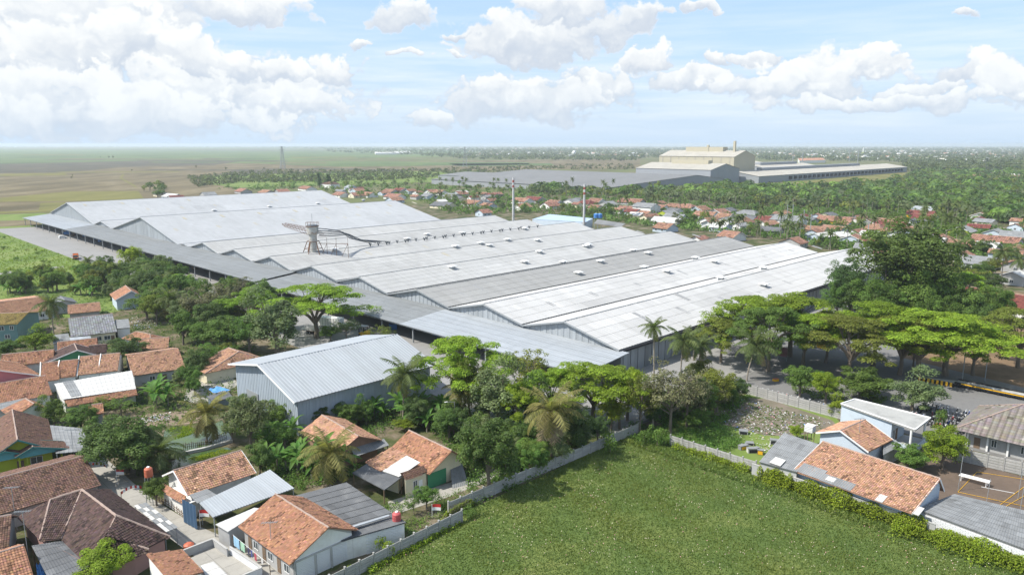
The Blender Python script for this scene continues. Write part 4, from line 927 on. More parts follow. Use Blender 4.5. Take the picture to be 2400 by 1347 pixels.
mono('carport', 'dark grey corrugated carport below the dark hipped house', 'carport', [(74, 1278, 3.0), (147, 1266, 3.0), (209, 1329, 2.8), (120, 1368)], M_FIBRE_D, post=M_WOOD, sides=())
gable('tile_house', 'brown mottled roof with parapet at the left edge beside the dark hipped house', 'house', (-60, 1222), (27, 1206), 5.6, (56, 1275), 2.4, m=M_TILE_B, wm=M_GREYW, ck=dict(var=.22))
gable('tile_house', 'reddish orange roof in the bottom left corner', 'house', (-60, 1312), (57, 1277), 5.0, (92, 1352), 2.2, m=M_TILE, wm=M_GREYW, ck=dict(tw=.34, tl=.42))
# patchwork awning over the lane
P, n = pxpoly([(313, 1184, 2.9), (343, 1176, 2.9), (417, 1234, 2.9), (388, 1245)]); AW = thing('patchwork_awning', 'flat awning of grey and white squares over the lane beside the dark hipped house', 'awning', (P[0].x, P[0].y, 0))
for i in range(3):
    for j in range(7):
        q = lambda s, t: (P[0].lerp(P[1], s)).lerp(P[3].lerp(P[2], s), t)
        e = .02; mb = MB(); mb.prism([q(i / 3 + e, j / 7), q((i + 1) / 3 - e, j / 7), q((i + 1) / 3 - e, (j + 1) / 7 + .01), q(i / 3 + e, (j + 1) / 7 + .01)], (0, 0, -.03 - .02 * ((i + j) % 2)))
        mb.build('sheet', [M_FIBRE_L, M_FIBRE][(i * 2 + j * 3 + (j // 3)) % 5 > 1], AW)
posts(AW, [P[0].lerp(P[2], .04), P[1].lerp(P[3], .04), P[2].lerp(P[0], .04), P[3].lerp(P[1], .04)], 2.85, .1, M_STEEL)
# white house with zinc carport in the middle
MH, PM, LM, wM, _ = gable('orange_zinc_house', 'white house with speckled orange roof behind the bright zinc carport', 'house', (406, 1103), (565, 1055), 5.8, (601, 1108), 2.4, m=M_TILE_P, wm=M_WHITE, gh=.7, barge=M_WHP, ck=dict(tw=.34, tl=.42, moss=.42), ops=[('A', .25, 1.0, 1.0, 1.1, 0)])
mono('zinc_carport', 'large bright zinc carport roof with ribs beside the speckled orange roof', 'carport', [(467, 1178, 3.5), (633, 1100, 3.5), (690, 1144, 2.9), (499, 1212)], M_ZINC, post=M_STEEL, pitch=.42, amp=.05, course=30, sw=.84, var=.03, inset=.2)
mono('lean_to', 'weathered fibre sheet lean-to at the near left corner of the zinc carport', 'lean-to', [(444, 1159, 3.8), (485, 1145, 3.8), (511, 1161, 3.4), (463, 1179)], M_FIBRE, pitch=.3)
T_ = thing('lean_to_kitchen', 'orange tiled lean-to against the white gable of the zinc-carport house', 'lean-to', at(404, 1165))
polyroof(T_, [(386, 1133, 3.4), (436, 1161, 3.4), (431, 1183, 2.6), (376, 1146)], M_TILE, tw=.26, tl=.3)
mb = MB(); a, b = at(378, 1147, 2.5), at(431, 1183, 2.5); o_ = G(.3, 0); mb.prism([a + o_, b + o_, Vector((b.x, b.y, 0)) + o_, Vector((a.x, a.y, 0)) + o_], G(1.6, 0)); mb.build('wall', M_WHITE, T_)
mono('flat_shed', 'pale flat-roofed shed between zinc carport and the big orange roof', 'shed', [(505, 1228, 3.1), (596, 1189, 3.1), (619, 1192, 2.9), (534, 1246)], M_FIBRE_L, M_GREYW, var=.03, pitch=1.2, amp=.015)
a, b = at(431, 1224), at(463, 1242); mb = MB()
for k in range(8):
    p, q = a.lerp(b, k / 8), a.lerp(b, (k + 1) / 8); o1, o2 = G(-.12 * (k % 2), 0), G(-.12 * ((k + 1) % 2), 0); mb.quad(p + o1 + Vector((0, 0, .2)), q + o2 + Vector((0, 0, .2)), q + o2 + Vector((0, 0, 3.9)), p + o1 + Vector((0, 0, 3.9)))
tag(mb.build('shade_net', M_SHADE, origin=a), 'dark blue shade net hung across the front of the carport', 'shade net')
# the big orange house at the bottom with its block gable
NH, PN, LN, wN1, wN2 = gable('big_orange_house', 'big orange tiled house with white block gable wall beside the field fence', 'house', (645, 1157), (770, 1236), 5.9, (683, 1327), 2.8, (853, 1251), 2.1, m=M_TILE, wm=M_GREYW, gh=.35, oh=.7, ck=dict(tw=.26, tl=.32, moss=.22), ck2=dict(tw=.28, moss=.5),
    ops=[(1, .12, 0, .9, 2.1, 1), (1, .25, .9, 1.3, 1.2, 0), (1, .42, 0, .9, 2.1, 1), (1, .55, .9, 1.3, 1.2, 0), (1, .72, 0, .9, 2.1, 1), (1, .87, .9, 1.3, 1.2, 0)])
blocks(NH, PN(LN - .32, wN1 - .75, 0), PN(LN - .32, -(wN2 - .75), 0), 0, 2.85, cols=(4.6, 8.8)) if False else None
e0, e1_ = PN(LN - .33, wN1 - .7, 0), PN(LN - .33, -(wN2 - .7), 0)
blocks(NH, e0, e1_, 0.0, 2.9, bw=.66, bh=.24, cols=((e1_ - e0).length * .35, (e1_ - e0).length * .62))
mb = MB(); tt = (e1_ - e0).normalized(); nn = Vector((tt.y, -tt.x, 0)); Lx = (e1_ - e0).length
for s in (.1, Lx * .35, Lx * .62, Lx - .1): mb.beam(e0 + tt * s + nn * .17, e0 + tt * s + nn * .17 + Vector((0, 0, 2.95)), .24)
mb.beam(e0 + nn * .1 + Vector((0, 0, 3.0)), e1_ + nn * .1 + Vector((0, 0, 3.0)), .2)
mb.build('concrete_frame', M_GREYW, NH)
mb = MB(); g0 = [e0 + Vector((0, 0, 3.1)), e1_ + Vector((0, 0, 3.1)), e1_ + Vector((0, 0, 3.5)), PN(LN - .33, 0, 5.6)]; mb.prism([p + nn * .03 for p in g0], -nn * .1); mb.build('gable_board', M_WHITE, NH)
polyroof(NH, [(560, 1210, 4.1), (608, 1183, 4.1), (640, 1200, 3.9), (590, 1230)], M_TILE, name='side_roof', tw=.26, tl=.32) if 0 else None
# dark flat roof behind it
DF, PD = mono('dark_flat_house', 'wide flat dark grey sheet-roofed house between the orange roof and field fence', 'house', [(672, 1166, 3.9), (812, 1130, 3.9), (952, 1224, 3.1), (800, 1268)], M_FIBRE_D, M_WHITE, pitch=.28, amp=.045, course=1.7, sw=1.0, lap=.06, var=.07, patch=3, patchv=.2)
ctr = sum(PD, Vector()) / 4; a, b = PD[3].lerp(ctr, .04), PD[2].lerp(ctr, .04)
a = a.lerp(b, .38); a.z = b.z = 0; blocks(DF, a, b, 0, 2.95, bw=.66, bh=.24, cols=((b - a).length * .48,))
mb = MB(); p0, p1 = at(818, 1236, 3.7), at(912, 1207, 3.7); mb.beam(p0, p1, .45, .12); mb.build('gutter_sheet', M_ZINC, DF)
# the two tiled houses behind
B1, PB1, LB1, wB1, wB2 = gable('banana_grove_house', 'orange tiled house with raw brick gable surrounded by banana plants', 'house', (754, 972), (840, 1022), 5.2, (790, 1068), 2.2, (900, 1034), 2.0, m=M_TILE_P, wm=M_BRICKW, ck=dict(moss=.2), gh=.8, ops=[('B', .5, 1.0, .8, 1.2, 0)])
mono('awning', None, None, [(822, 1050, 3.0), (900, 1028, 3.0), (912, 1043, 2.3), (832, 1070)], M_FIBRE, parent=B1, post=M_WOOD, rname='awning')
C1, PC1, LC1, wC1, wC2 = gable('cream_house', 'cream house with brown-orange roof, white roof patch and green end wall', 'house', (958, 1008), (1059, 1056), 5.6, (1006, 1112), 2.7, (1087, 1073), 2.4, m=M_TILE, wm=M_CREAM, gh=.8, ck=dict(tw=.28, tl=.34, moss=.3, var=.16), ops=[('B', .30, 0, 1.0, 2.1, 1), (1, .8, 1.0, .8, 1.5, 0)])
T_, _ = mono('side_wing', 'orange-tiled low wing of the cream house with white sheets let in', 'annex', [(916, 1032, 4.1), (954, 1062, 4.1), (892, 1103, 3.0), (856, 1083)], M_TILE_P) if 0 else (None, None)
W_ = thing('side_wing', 'low wing of the cream house, orange tiles with a white sheet patch', 'annex', at(905, 1085))
polyroof(W_, [(918, 1047, 4.4), (962, 1068, 4.4), (893, 1104, 3.0), (855, 1083)], M_TILE_P, tw=.28, tl=.34, moss=.3)
mono('roof_patch', None, None, [(953, 1067, 4.55), (985, 1083, 4.5), (935, 1117, 3.1), (896, 1103)], M_FIBRE_L, parent=W_, rname='roof_patch', pitch=1.2, amp=.01, var=.02)
mb = MB(); q_ = [at(858, 1088, 3), at(893, 1104, 3), at(935, 1117, 3), at(962, 1072, 3)]; c_ = sum(q_, Vector()) / 4
for i in range(4): p, q = q_[i].lerp(c_, .1), q_[(i + 1) % 4].lerp(c_, .1); mb.quad(Vector((p.x, p.y, 0)), Vector((q.x, q.y, 0)), q, p)
mb.build('wall', M_CREAM, W_)
mono('dark_awning', 'dark corrugated awning on posts in front of the cream house', 'awning', [(865, 1083, 3.0), (944, 1116, 3.0), (901, 1148, 2.5), (825, 1108)], M_FIBRE_D, post=M_WOOD, sides=(), pitch=.3)
PR_ = thing('porch', 'small brown tiled porch with cream wall at the front of the cream house', 'porch', at(975, 1150))
polyroof(PR_, [(938, 1108, 3.9), (993, 1090, 3.9), (1000, 1106, 3.1), (953, 1126)], M_TILE_B, tw=.26, tl=.3)
a, b, c, d = at(951, 1168), at(1000, 1146), at(992, 1120), at(948, 1145); mb = MB()
for p, q in ((a, b), (b, c), (d, a)): mb.quad(p, q, q + Vector((0, 0, 3.1)), p + Vector((0, 0, 3.1)))
mb.build('wall', M_CREAM, PR_); t_ = (b - a).normalized(); opening(PR_, a, t_, Vector((t_.y, -t_.x, 0)), 2.0, .9, .9, 1.5); opening(PR_, a, t_, Vector((t_.y, -t_.x, 0)), 3.1, 0, .8, 2.1, True, M_WHP)
mb = MB(); e_ = PC1(LC1 - .75, wC1 * .95, 0); f_ = PC1(LC1 - .75, wC1 * .15, 0); g_ = Vector((0, 0, 1)); nn2 = (PC1(LC1, 0, 0) - PC1(0, 0, 0)).normalized()
mb.prism([e_ + nn2 * .03, f_ + nn2 * .03, f_ + nn2 * .03 + g_ * 2.6, e_ + nn2 * .03 + g_ * 2.6], -nn2 * .05); mb.build('painted_panel', M_GREEN, C1)
mb = MB(); p0 = at(1060, 1145); q0 = at(1098, 1135); sheets(mb, at(1053, 1072, 3.2), at(1076, 1063, 3.2), q0, p0, pitch=.3, amp=.04, course=9, sw=1.2, seed=3); tag(mb.build('leaning_sheet', M_FIBRE, origin=p0), 'tall grey corrugated sheet leaning on the end wall of the cream house', 'metal sheet')
# bottom: small orange pavilion and walled concrete yard
PV = thing('pavilion', 'small orange-roofed white outbuilding at the bottom, left of the concrete yard', 'outbuilding', at(408, 1350))
PP = polyroof(PV, [(343, 1298, 4.1), (396, 1360, 4.1), (477, 1340, 3.3), (424, 1287)], M_TILE, tw=.26, tl=.3, var=.1)
c_ = sum(PP, Vector()) / 4; mb = MB()
for i in range(4): p, q = PP[i].lerp(c_, .08), PP[(i + 1) % 4].lerp(c_, .08); mb.quad(Vector((p.x, p.y, 0)), Vector((q.x, q.y, 0)), q - Vector((0, 0, .1)), p - Vector((0, 0, .1)))
mb.build('wall', M_WHITE, PV)
def low_wall(label, segs, h, m=M_GREYW, w=.18, name='low_wall'):
    T = thing(name, label, 'wall', at(*segs[0])); 
    for i in range(len(segs) - 1):
        a, b = at(*segs[i]), at(*segs[i + 1]); mb = MB(); d = (b - a).normalized() * w * .5 * (1 if i else -1); mb.beam(a + Vector((0, 0, h / 2)), b + Vector((0, 0, h / 2)), w, h + .004 * i); mb.build('wall_run', m, T); mc = MB(); mc.beam(a + Vector((0, 0, h + .05)), b + Vector((0, 0, h + .05)), w + .1, .09 + .003 * i); mc.build('coping', M_CONC, T)
    return T
low_wall('low grey parapet round the small concrete terrace by the orange pavilion', [(432, 1306), (500, 1279), (534, 1304)], 1.1)
low_wall('low white block wall along the laundry yard of the big orange house', [(540, 1298), (614, 1348), (570, 1366)], 1.1, M_BLOCK)
sheet('concrete_terrace', PX([(440, 1310), (500, 1285), (530, 1308), (612, 1352), (560, 1375), (470, 1375)]), GM['lane_concrete'], .07)
mono('sheet_cover', 'low white sheet cover standing on the concrete terrace', 'shed', [(470, 1325, 1.4), (500, 1315, 1.4), (560, 1372, 1.2), (505, 1390)], M_FIBRE_L, M_GREYW, pitch=.9, amp=.01)
# ---- right side
RL, PRL, LRL, wRL, wR2 = gable('long_brown_house', 'long brown-orange tiled house behind the vine-covered wall, lower right', 'house', (1928, 1034), (2203, 1121), 5.7, (2144, 1206), 2.6, (2236, 1158), 2.8, m=M_TILE_P, wm=M_BLUEW, oh=1.1, gh=.3, ck=dict(tw=.30, tl=.38, moss=.25, var=.16), barge=M_WHP)
zf = lambda o: 5.7 - 2.6 * o / wRL
patch(RL, PRL, .5, 4.5, wRL * .72, wRL * .99, zf, M_FIBRE, label='grey sheet patch by the eave'); patch(RL, PRL, 4.5, 9.5, wRL * .80, wRL * 1.0, zf, M_FIBRE)
patch(RL, PRL, 5.2, 6.6, wRL * .84, wRL * .95, zf, M_FIBRE_L, rise=.15); patch(RL, PRL, 13.2, 14.3, wRL * .82, wRL * 1.0, zf, M_FIBRE_L); patch(RL, PRL, 18.6, 19.4, wRL * .8, wRL * 1.0, zf, M_FIBRE_L)
mono('grey_shed', 'grey asbestos-roofed shed with a white patch, left of the long brown house', 'shed', [(1837, 1014, 4.9), (1921, 1041, 4.9), (1868, 1106, 3.2), (1779, 1082)], M_FIBRE, M_GREYW, pitch=.35, course=1.7)
mono('roof_sheet', None, None, [(1818, 1070, 3.75), (1842, 1078, 3.75), (1829, 1092, 3.4), (1803, 1083)], M_FIBRE_L, parent=bpy.data.objects['grey_shed'], rname='roof_patch', pitch=.8, amp=.01)
BG, PBG, LBG, wg1, wg2 = gable('blue_gable_house', 'orange tiled house with pale blue gable beside the flat blue building', 'house', (1969, 1009), (2028, 983), 5.6, (2030, 1062), 2.2, (1886, 1025), 1.8, m=M_TILE_P, wm=M_BLUEW, gh=.6, barge=M_BARGE, ck=dict(moss=.2, tw=.32, tl=.4))
a, b, c, d = [at(x, y, 4.9) for x, y in ((1971, 946), (2004, 935), (2181, 979), (2145, 1007))]
FB = thing('flat_blue_house', 'pale blue flat-roofed house with columned porch facing the motorbike park', 'house', ((a.x + c.x) / 2, (a.y + c.y) / 2, 0)); footprint([a, b, c, d])
MB().prism([a, b, c, d], (0, 0, -.28)).build('roof_slab', mat('stained_concrete', (.34, .34, .32), .9, .14, .5, 5, (.19, .19, .18), .5), FB)
mb = MB()
for p, q in ((a, b), (b, c), (c, d), (d, a)): mb.beam(p + Vector((0, 0, .08)), q + Vector((0, 0, .08)), .22, .16)
mb.build('parapet', M_BARGE, FB)
k_ = .70; z_ = lambda p, z: Vector((p.x, p.y, z)); a1, b1, c1, d1 = a.lerp(b, .06), b.lerp(a, .06), b.lerp(c, k_).lerp(a.lerp(d, k_), .06), a.lerp(d, k_).lerp(b.lerp(c, k_), .06)
mb = MB()
for p, q in ((a1, b1), (b1, c1), (c1, d1), (d1, a1)): mb.quad(z_(p, 0), z_(q, 0), z_(q, 4.6), z_(p, 4.6))
mb.build('wall', M_BLUEW, FB)
t_ = (c1 - d1).normalized(); n_ = Vector((t_.y, -t_.x, 0)); opening(FB, z_(d1, 0), t_, n_, 1.2, .9, 1.2, 1.9); opening(FB, z_(d1, 0), t_, n_, 2.6, .6, .9, 2.2, True)
for p in (d.lerp(b, .05), c.lerp(a, .05)): mb = MB(); mb.tube([z_(p, .3), z_(p, 4.6)], .2, 10); mb.build('column', M_WHP, FB)
mb = MB(); mb.prism([z_(d1, .5), z_(c1, .5), z_(c, .5), z_(d, .5)], (0, 0, -.5)); mb.build('porch_floor', M_CONC, FB)
mb = MB(); mb.beam(z_(d1.lerp(d, .1), .95), z_(d, .95), .12, .9); mb.beam(z_(d, .95), z_(c, .95), .12, .9); mb.build('porch_wall', M_BLUEW, FB)
mono('small_lean_to', 'grey lean-to roof in front of the flat blue house', 'lean-to', [(2070, 1040, 3.1), (2098, 1030, 3.1), (2112, 1043, 2.6), (2070, 1066)], M_FIBRE, M_GREYW)
c1w = at(2237, 1004, 3.3); u1, w1 = uw(c1w)
HR, *_ = gable('pavilion_hall', 'large hipped hall roofed in pale brown shingles behind the fence, right edge', 'hall', G(u1 + 8.5, w1 + 8.5, 8), G(u1 + 8.5, w1 + 40, 8), 8, 8.5, 4.7, 8.5, 4.7, kind='tile', m=mat('pale_shingle', (.215, .19, .165), .9, .1, .4, 4, (.15, .13, .115), .35, tint=True), wm=M_GREYW, hipA=8.5, oh=1.6,
    ck=dict(tw=1.0, tl=.62, amp=.012, lift=.07, var=.05, moss=0), ops=[(1, f, 1.0, .9, 1.4, 0) for f in (.12, .24, .36)] + [(1, .05, 0, 1, 2.1, 1)])
for k in range(6): MB().box(G(u1 + 1.3, w1 + 2 + k * 3.2), (.3, .3, 3.2), math.pi / 4).build('column', M_BARGE, HR)
T_, P_ = mono('flat_roofed_shed', 'wide flat grey shed roof on a low block wall, bottom right corner', 'shed', [(2237, 1157, 2.7), (2420, 1200, 2.7), (2420, 1293, 2.5), (2148, 1192)], M_FIBRE, M_GREYW, pitch=.35, amp=.03, course=1.5, sw=1.0, var=.07)
ctr = sum(P_, Vector()) / 4; a, b = P_[3].lerp(ctr, .015), P_[2].lerp(ctr, .015); a.z = b.z = 0; blocks(T_, a, b, 0, 2.2, bw=.66, bh=.24)
gable('maroon_hall', 'long maroon tiled roof at the right edge behind the trees', 'hall', (2268, 671), (2460, 702), 6.5, 9, 3.4, 9, 3.4, m=M_TILE_R, wm=M_WHITE, ck=dict(tw=.5, tl=.6))
# ------------------------------------------------------------------ fences
def fence(label, p0, p1, h=2.1, bay=2.4):
    p0, p1 = Vector(p0), Vector(p1); L = (p1 - p0).length; k = max(1, round(L / bay)); bw = L / k; t = (p1 - p0) / L; ang = math.atan2(t.y, t.x)
    T = thing('panel_fence', label, 'fence', p0); rows = 5; rh = (h - .05) / rows
    if 'panel' not in MESH:
        mb = MB(); mb.box((0, 0, 0), (1, .07, .90)); mb.box((0, 0, .12), (.96, .12, .66)); 
        MESH['panel'] = mb.mesh('panel', M_FENCE); MESH['fpost'] = MB().box((0, 0, 0), (.18, .26, 1)).box((0, 0, 1.0), (.22, .30, .04)).mesh('post', M_FENCE)
    for i in range(k + 1):
        q = t * (i * bw); place('post', MESH['fpost'], (q.x, q.y, 0), T, (0, R.uniform(-.02, .02), ang), (1, 1, h + .12))
        if i < k:
            q = t * ((i + .5) * bw)
            for r in range(rows): place('panel', MESH['panel'], (q.x + R.uniform(-.01, .01), q.y, .05 + r * rh + R.uniform(-.008, .008)), T, (0, R.uniform(-.006, .006), ang), (bw - .16, 1, rh))
    return T
fence('pale concrete panel fence, lower run along the field beside the big orange house', G(43.5, -75.9), G(66.5, -77.0), h=1.95)
fence('pale concrete panel fence, upper run from the garden to the trees', G(66.6, -80.2), G(113.5, -78.9), h=2.0)
fence('short concrete panel fence between the field and the vacant lot', G(112.6, -71), G(112.9, -54.2))
fence('mottled concrete fence between the rubbish ground and the motorbike shade', G(149.5, -75), G(148.6, -53.5), h=2.3)
fence('concrete panel fence below the hipped hall beside the volleyball court', G(142.8, -31.8), G(145.2, -10), h=2.4)
T_ = thing('plaster_wall', 'grey plastered wall overgrown with creeper along the field, right', 'wall', G(113, -54)); mb = MB(); mb.beam(G(111.6, -54.2, 1.05), G(111.0, -26, 1.05), .2, 2.1); mb.build('wall_run', M_GREYW, T_)
mb = MB(); mb.beam(G(111.6, -54.2, 2.15), G(111.0, -26, 2.15), .3, .1); mb.build('coping', M_CONC, T_)
mb = MB(); mb.beam(G(147.5, -88, .3), G(149.2, -76, .3), .35, .6); tag(mb.build('kerb_wall', M_CONC, origin=G(148, -82)), 'short concrete kerb wall by the foot of the leaning palm', 'kerb wall'); mb = MB(); mb.beam(G(114, -82, .3), G(146, -81, .3), .3, .5); tag(mb.build('kerb_wall', M_CONC, origin=G(114, -82)), 'low concrete kerb wall at the yard edge under the trees', 'kerb wall')
# bamboo fence along the lane and pond
def stakes(label, segs, n, h, name='stake_fence'):
    T = thing(name, label, 'fence', at(*segs[0])); pts = [at(*s) for s in segs]; mb = MB()
    for a, b in zip(pts, pts[1:]): mb.beam(a + Vector((0, 0, h * .7)), b + Vector((0, 0, h * .75)), .06); mb.beam(a + Vector((0, 0, h * .35)), b + Vector((0, 0, h * .35)), .06)
    mb.build('rail', M_WOOD, T); tot = len(pts) - 1
    for i in range(n):
        f = i / (n - 1) * tot; j = min(int(f), tot - 1); p = pts[j].lerp(pts[j + 1], f - j); MB().beam(p, p + Vector((R.uniform(-.06, .06), R.uniform(-.06, .06), h * R.uniform(.8, 1.15))), .08).build('stake', M_WOOD, T)
stakes('rough wooden stake fence along the lane below the water tank', [(352, 1163), (400, 1190), (440, 1222)], 14, 1.1)
stakes('bamboo stakes along the edge of the pond', [(430, 1052), (480, 1046), (530, 1022)], 22, 1.2)
low_wall('mossy stone bank wall between the two ponds', [(425, 1066), (475, 1056), (545, 1036)], .5, M_GREYW, .5)

# ------------------------------------------------------------------ small things
def tank(label, px, py, m, h=1.5, r=.62, z=0., stand=True):
    b = at(px, py, 0) if not z else at(px, py, z); T = thing('water_tank', label, 'water tank', (b.x, b.y, 0)); z1 = z
    if stand and z:
        for a in ((1, 1), (-1, 1), (-1, -1), (1, -1)): MB().beam((b.x + a[0] * r * .8, b.y + a[1] * r * .8, 0), (b.x + a[0] * r * .7, b.y + a[1] * r * .7, z), .1).build('leg', M_STEEL, T)
    mb = MB(); P = [(b.x, b.y, z + h * f) for f in (0, .03, .28, .3, .33, .6, .62, .65, .85, .95, 1)]; mb.tube(P, [r * q for q in (.95, 1, 1, .96, 1, 1, .96, 1, .97, .75, .35)], 16); mb.build('drum', m, T)
    MB().tube([(b.x, b.y, z + h), (b.x, b.y, z + h + .12)], r * .36, 12).build('lid', M_WHP, T)
tank('orange water tank on a tall stand above the lane trees', 349, 1116, M_ORANGE, z=4.6)
tank('pinkish red water tank on the dark flat roof corner', 930, 1221, M_REDT, z=3.0, h=1.4, stand=False)
tank('left one of two blue water tanks beside the blue sheds', 1397, 511, M_BLUET, z=7, h=3, r=1.6); tank('right one of two blue water tanks beside the blue sheds', 1406, 511, M_BLUET, z=7, h=3, r=1.6)
b = at(1898, 1010, 3.2); T_ = thing('white_tank', 'white caged cube tank on a stand behind the blue gabled house', 'water tank', (b.x, b.y, 0)); MB().box((b.x, b.y, 3.2), (1.5, 1.5, 1.2), .8).build('tank', M_WHP, T_)
mb = MB(); 
for k in range(4): mb.box((b.x, b.y, 3.3 + k * .3), (1.56, 1.56, .05), .8)
mb.build('cage', M_STEEL, T_); posts(T_, [b + Vector((x, y, 0)) for x in (-.6, .6) for y in (-.6, .6)], 3.2, .1, M_WOOD)
b = at(443, 1284); mb = MB(); mb.tube([b + Vector((0, 0, z)) for z in (0, .25, .6, .8, .85)], [.45, .7, .7, .4, .1], 14); tag(mb.build('jar', M_ORANGE, origin=b), 'round orange jar on the lane beside the concrete terrace', 'jar')
b = at(690, 1338); mb = MB(); mb.tube([b + Vector((0, 0, z)) for z in (0, .1, 1.1, 1.3, 1.4)], [.6, .7, .7, .5, .2], 14); tag(mb.build('water_drum', M_BLUET, origin=b), 'dark blue water drum at the near corner of the big orange house', 'drum')
def flag(label, px, py, h, s=1.0):
    b = at(px, py); T = thing('flag', label, 'flag', b); MB().tube([b, b + Vector((0, 0, h))], .035, 5).build('pole', M_WHP, T)
    for k, m in ((0, M_REDP), (1, M_WHP)):
        mb = MB(); z1 = h - .05 - k * .45 * s
        for i in range(4):
            q = [b + Vector(((.3 * i + a) * s, .08 * math.sin(i + a * 3), z1 + c)) for a, c in ((0, 0), (.3, 0), (.3, -.45 * s), (0, -.45 * s))]; mb.quad(*q)
        mb.build('stripe', m, T)
flag('red and white flag in the garden by the field fence', 1013, 1215, 2.4, 1.1); flag('red and white flag hanging on the lane side under the mango', 275, 1135, 2.8, 1.1); flag('red and white flag at the front of the zinc carport', 470, 1238, 3.0, 1.2)
def bunting(label, a, b, za, zb, n, w=.35):
    A, B = at(*a, za), at(*b, zb); T = thing('bunting', label, 'bunting', (A.x, A.y, 0)); MB().tube([Vector((A.x, A.y, 0)), A], .05, 5).build('pole', M_WOOD, T)
    for k in range(n):
        p, q = A.lerp(B, k / n), A.lerp(B, (k + .9) / n); s1 = math.sin(math.pi * k / n) * .5; s2 = math.sin(math.pi * (k + .9) / n) * .5
        MB().quad(p + Vector((0, 0, s1)), q + Vector((0, 0, s2)), q + Vector((0, 0, s2 - w)), p + Vector((0, 0, s1 - w))).build('pennant', [M_REDP, M_WHP][k % 2], T)
bunting('red and white bunting arched over the lane beside the tank', (283, 1152), (332, 1138), 3.4, 3.6, 9, .45)
bunting('red and white bunting strung by the far end of the lane', (208, 1088), (252, 1092), 3.0, 3.0, 10, .35)
def laundry(label, a, b, za, zb, items):
    A, B = at(*a, za), at(*b, zb); T = thing('clothes_line', label, 'clothes line', (A.x, A.y, 0)); mb = MB(); mb.beam(A, B, .03); mb.build('line', M_WHP, T)
    for P_ in (A, B): MB().beam(Vector((P_.x, P_.y, 0)), P_, .08).build('post', M_WOOD, T)
    t = (B - A).normalized(); L = (B - A).length
    for s, w, h, m, lab in items:
        p = A + t * s * L; mb = MB()
        for k in range(4):
            x0, x1 = w * k / 4, w * (k + 1) / 4; y0, y1 = .05 * (k % 2), .05 * ((k + 1) % 2); n = Vector((t.y, -t.x, 0))
            mb.quad(p + t * x0 + n * y0, p + t * x1 + n * y1, p + t * x1 + n * y1 - Vector((0, 0, h)), p + t * x0 + n * y0 - Vector((0, 0, h * R.uniform(.92, 1))))
        tag(mb.build('cloth', m, origin=p), lab, 'laundry')
M_CL = [mat('cloth_' + str(i), c, .9, .08) for i, c in enumerate([(.30, .50, .66), (.35, .55, .40), (.06, .06, .12), (.10, .12, .28), (.45, .10, .12), (.60, .58, .55)])]
laundry('clothes line in front of the big orange house', (545, 1252), (632, 1322), 2.1, 2.0, [(.02, 1.7, 1.5, M_CL[0], 'pale blue sheet on the line of the big orange house'), (.22, 1.2, 1.3, M_CL[1], 'pale green sheet next to the blue one on the line'), (.42, .5, 1.0, M_CL[2], 'black garment in the middle of the clothes line'), (.5, .5, 1.1, M_CL[3], 'navy garment between black and red on the line'), (.6, .6, 1.1, M_CL[4], 'dark red garment at the right part of the line'), (.78, .5, .8, M_CL[5], 'small white garment at the end of the line')])
def mast(label, px, py, h, z=0, name='antenna_mast', kind='yagi', r=.045):
    b = at(px, py); T = thing(name, label, 'antenna' if kind == 'yagi' else 'pole', b); MB().tube([b, b + Vector((0, 0, h))], r, 5).build('pole', M_STEEL, T)
    if kind == 'yagi':
        mb = MB(); t = b + Vector((0, 0, h)); mb.beam(t + Vector((-1.1, 0, 0)), t + Vector((.9, .3, 0)), .06)
        for k in range(7): c = t + Vector((-1 + k * .3, k * .05, 0)); mb.beam(c + Vector((-.05, -.35, 0)), c + Vector((.05, .35, 0)), .035)
        mb.build('aerial', M_STEEL, T)
    elif kind == 'lamp': mb = MB(); t = b + Vector((0, 0, h)); mb.beam(t, t + Vector((-1.4, -.3, .1)), .07); mb.build('arm', M_STEEL, T); m2 = MB(); m2.beam(t + Vector((-1.9, -.4, .08)), t + Vector((-1.3, -.28, .12)), .22, .1); m2.build('lamp_head', M_WHP, T)
    elif kind == 'power':
        mb = MB(); t = b + Vector((0, 0, h - .6)); mb.beam(t + Vector((-1, 0, 0)), t + Vector((1, 0, 0)), .12); mb.build('cross_arm', M_STEEL, T)
for a in (('thin antenna mast in front of the blue gabled house', 2008, 1075, 7.5), ('antenna mast rising from the dark carport at lower left', 70, 1330, 8), ('antenna mast beside the brown roof at left', 40, 1240, 6.5), ('antenna mast behind the brick-gabled house', 846, 985, 5.5), ('antenna mast over the big orange roof', 639, 1322, 6), ('antenna mast by the grey carport below the lime house', 176, 1090, 6.5)): mast(*a)
mast('street lamp behind the small metal warehouse by the tall pale tree', 584, 830, 7, kind='lamp', name='street_lamp', r=.08)
mast('street lamp in the banana grove right of the palm', 1066, 1010, 6, kind='lamp', name='street_lamp', r=.07); mast('slim lamp pole at the yard edge in front of the flame trees', 1421, 1000, 7.5, kind='lamp', name='street_lamp', r=.07)
mast('concrete lamp pole before the weighbridge, right', 2308, 893, 8, kind='lamp', name='street_lamp', r=.12); mast('concrete lamp pole on leaf litter left of the weighbridge', 2255, 892, 8, kind='lamp', name='street_lamp', r=.12)
for i, (x, y, h) in enumerate(((1826, 553, 14), (1842, 542, 17), (1855, 541, 17), (1874, 556, 14), (1881, 553, 16), (1898, 556, 14), (2033, 560, 10))):
    mast('grey power pole standing among palms by the green-walled house', x, y, h, kind='power', name='power_pole', r=.25); bpy.context.scene.objects[-1] if 0 else None
for o in [o for o in COL.objects if o.name.startswith('power_pole')]: o['group'] = 'power poles by the green-walled house'
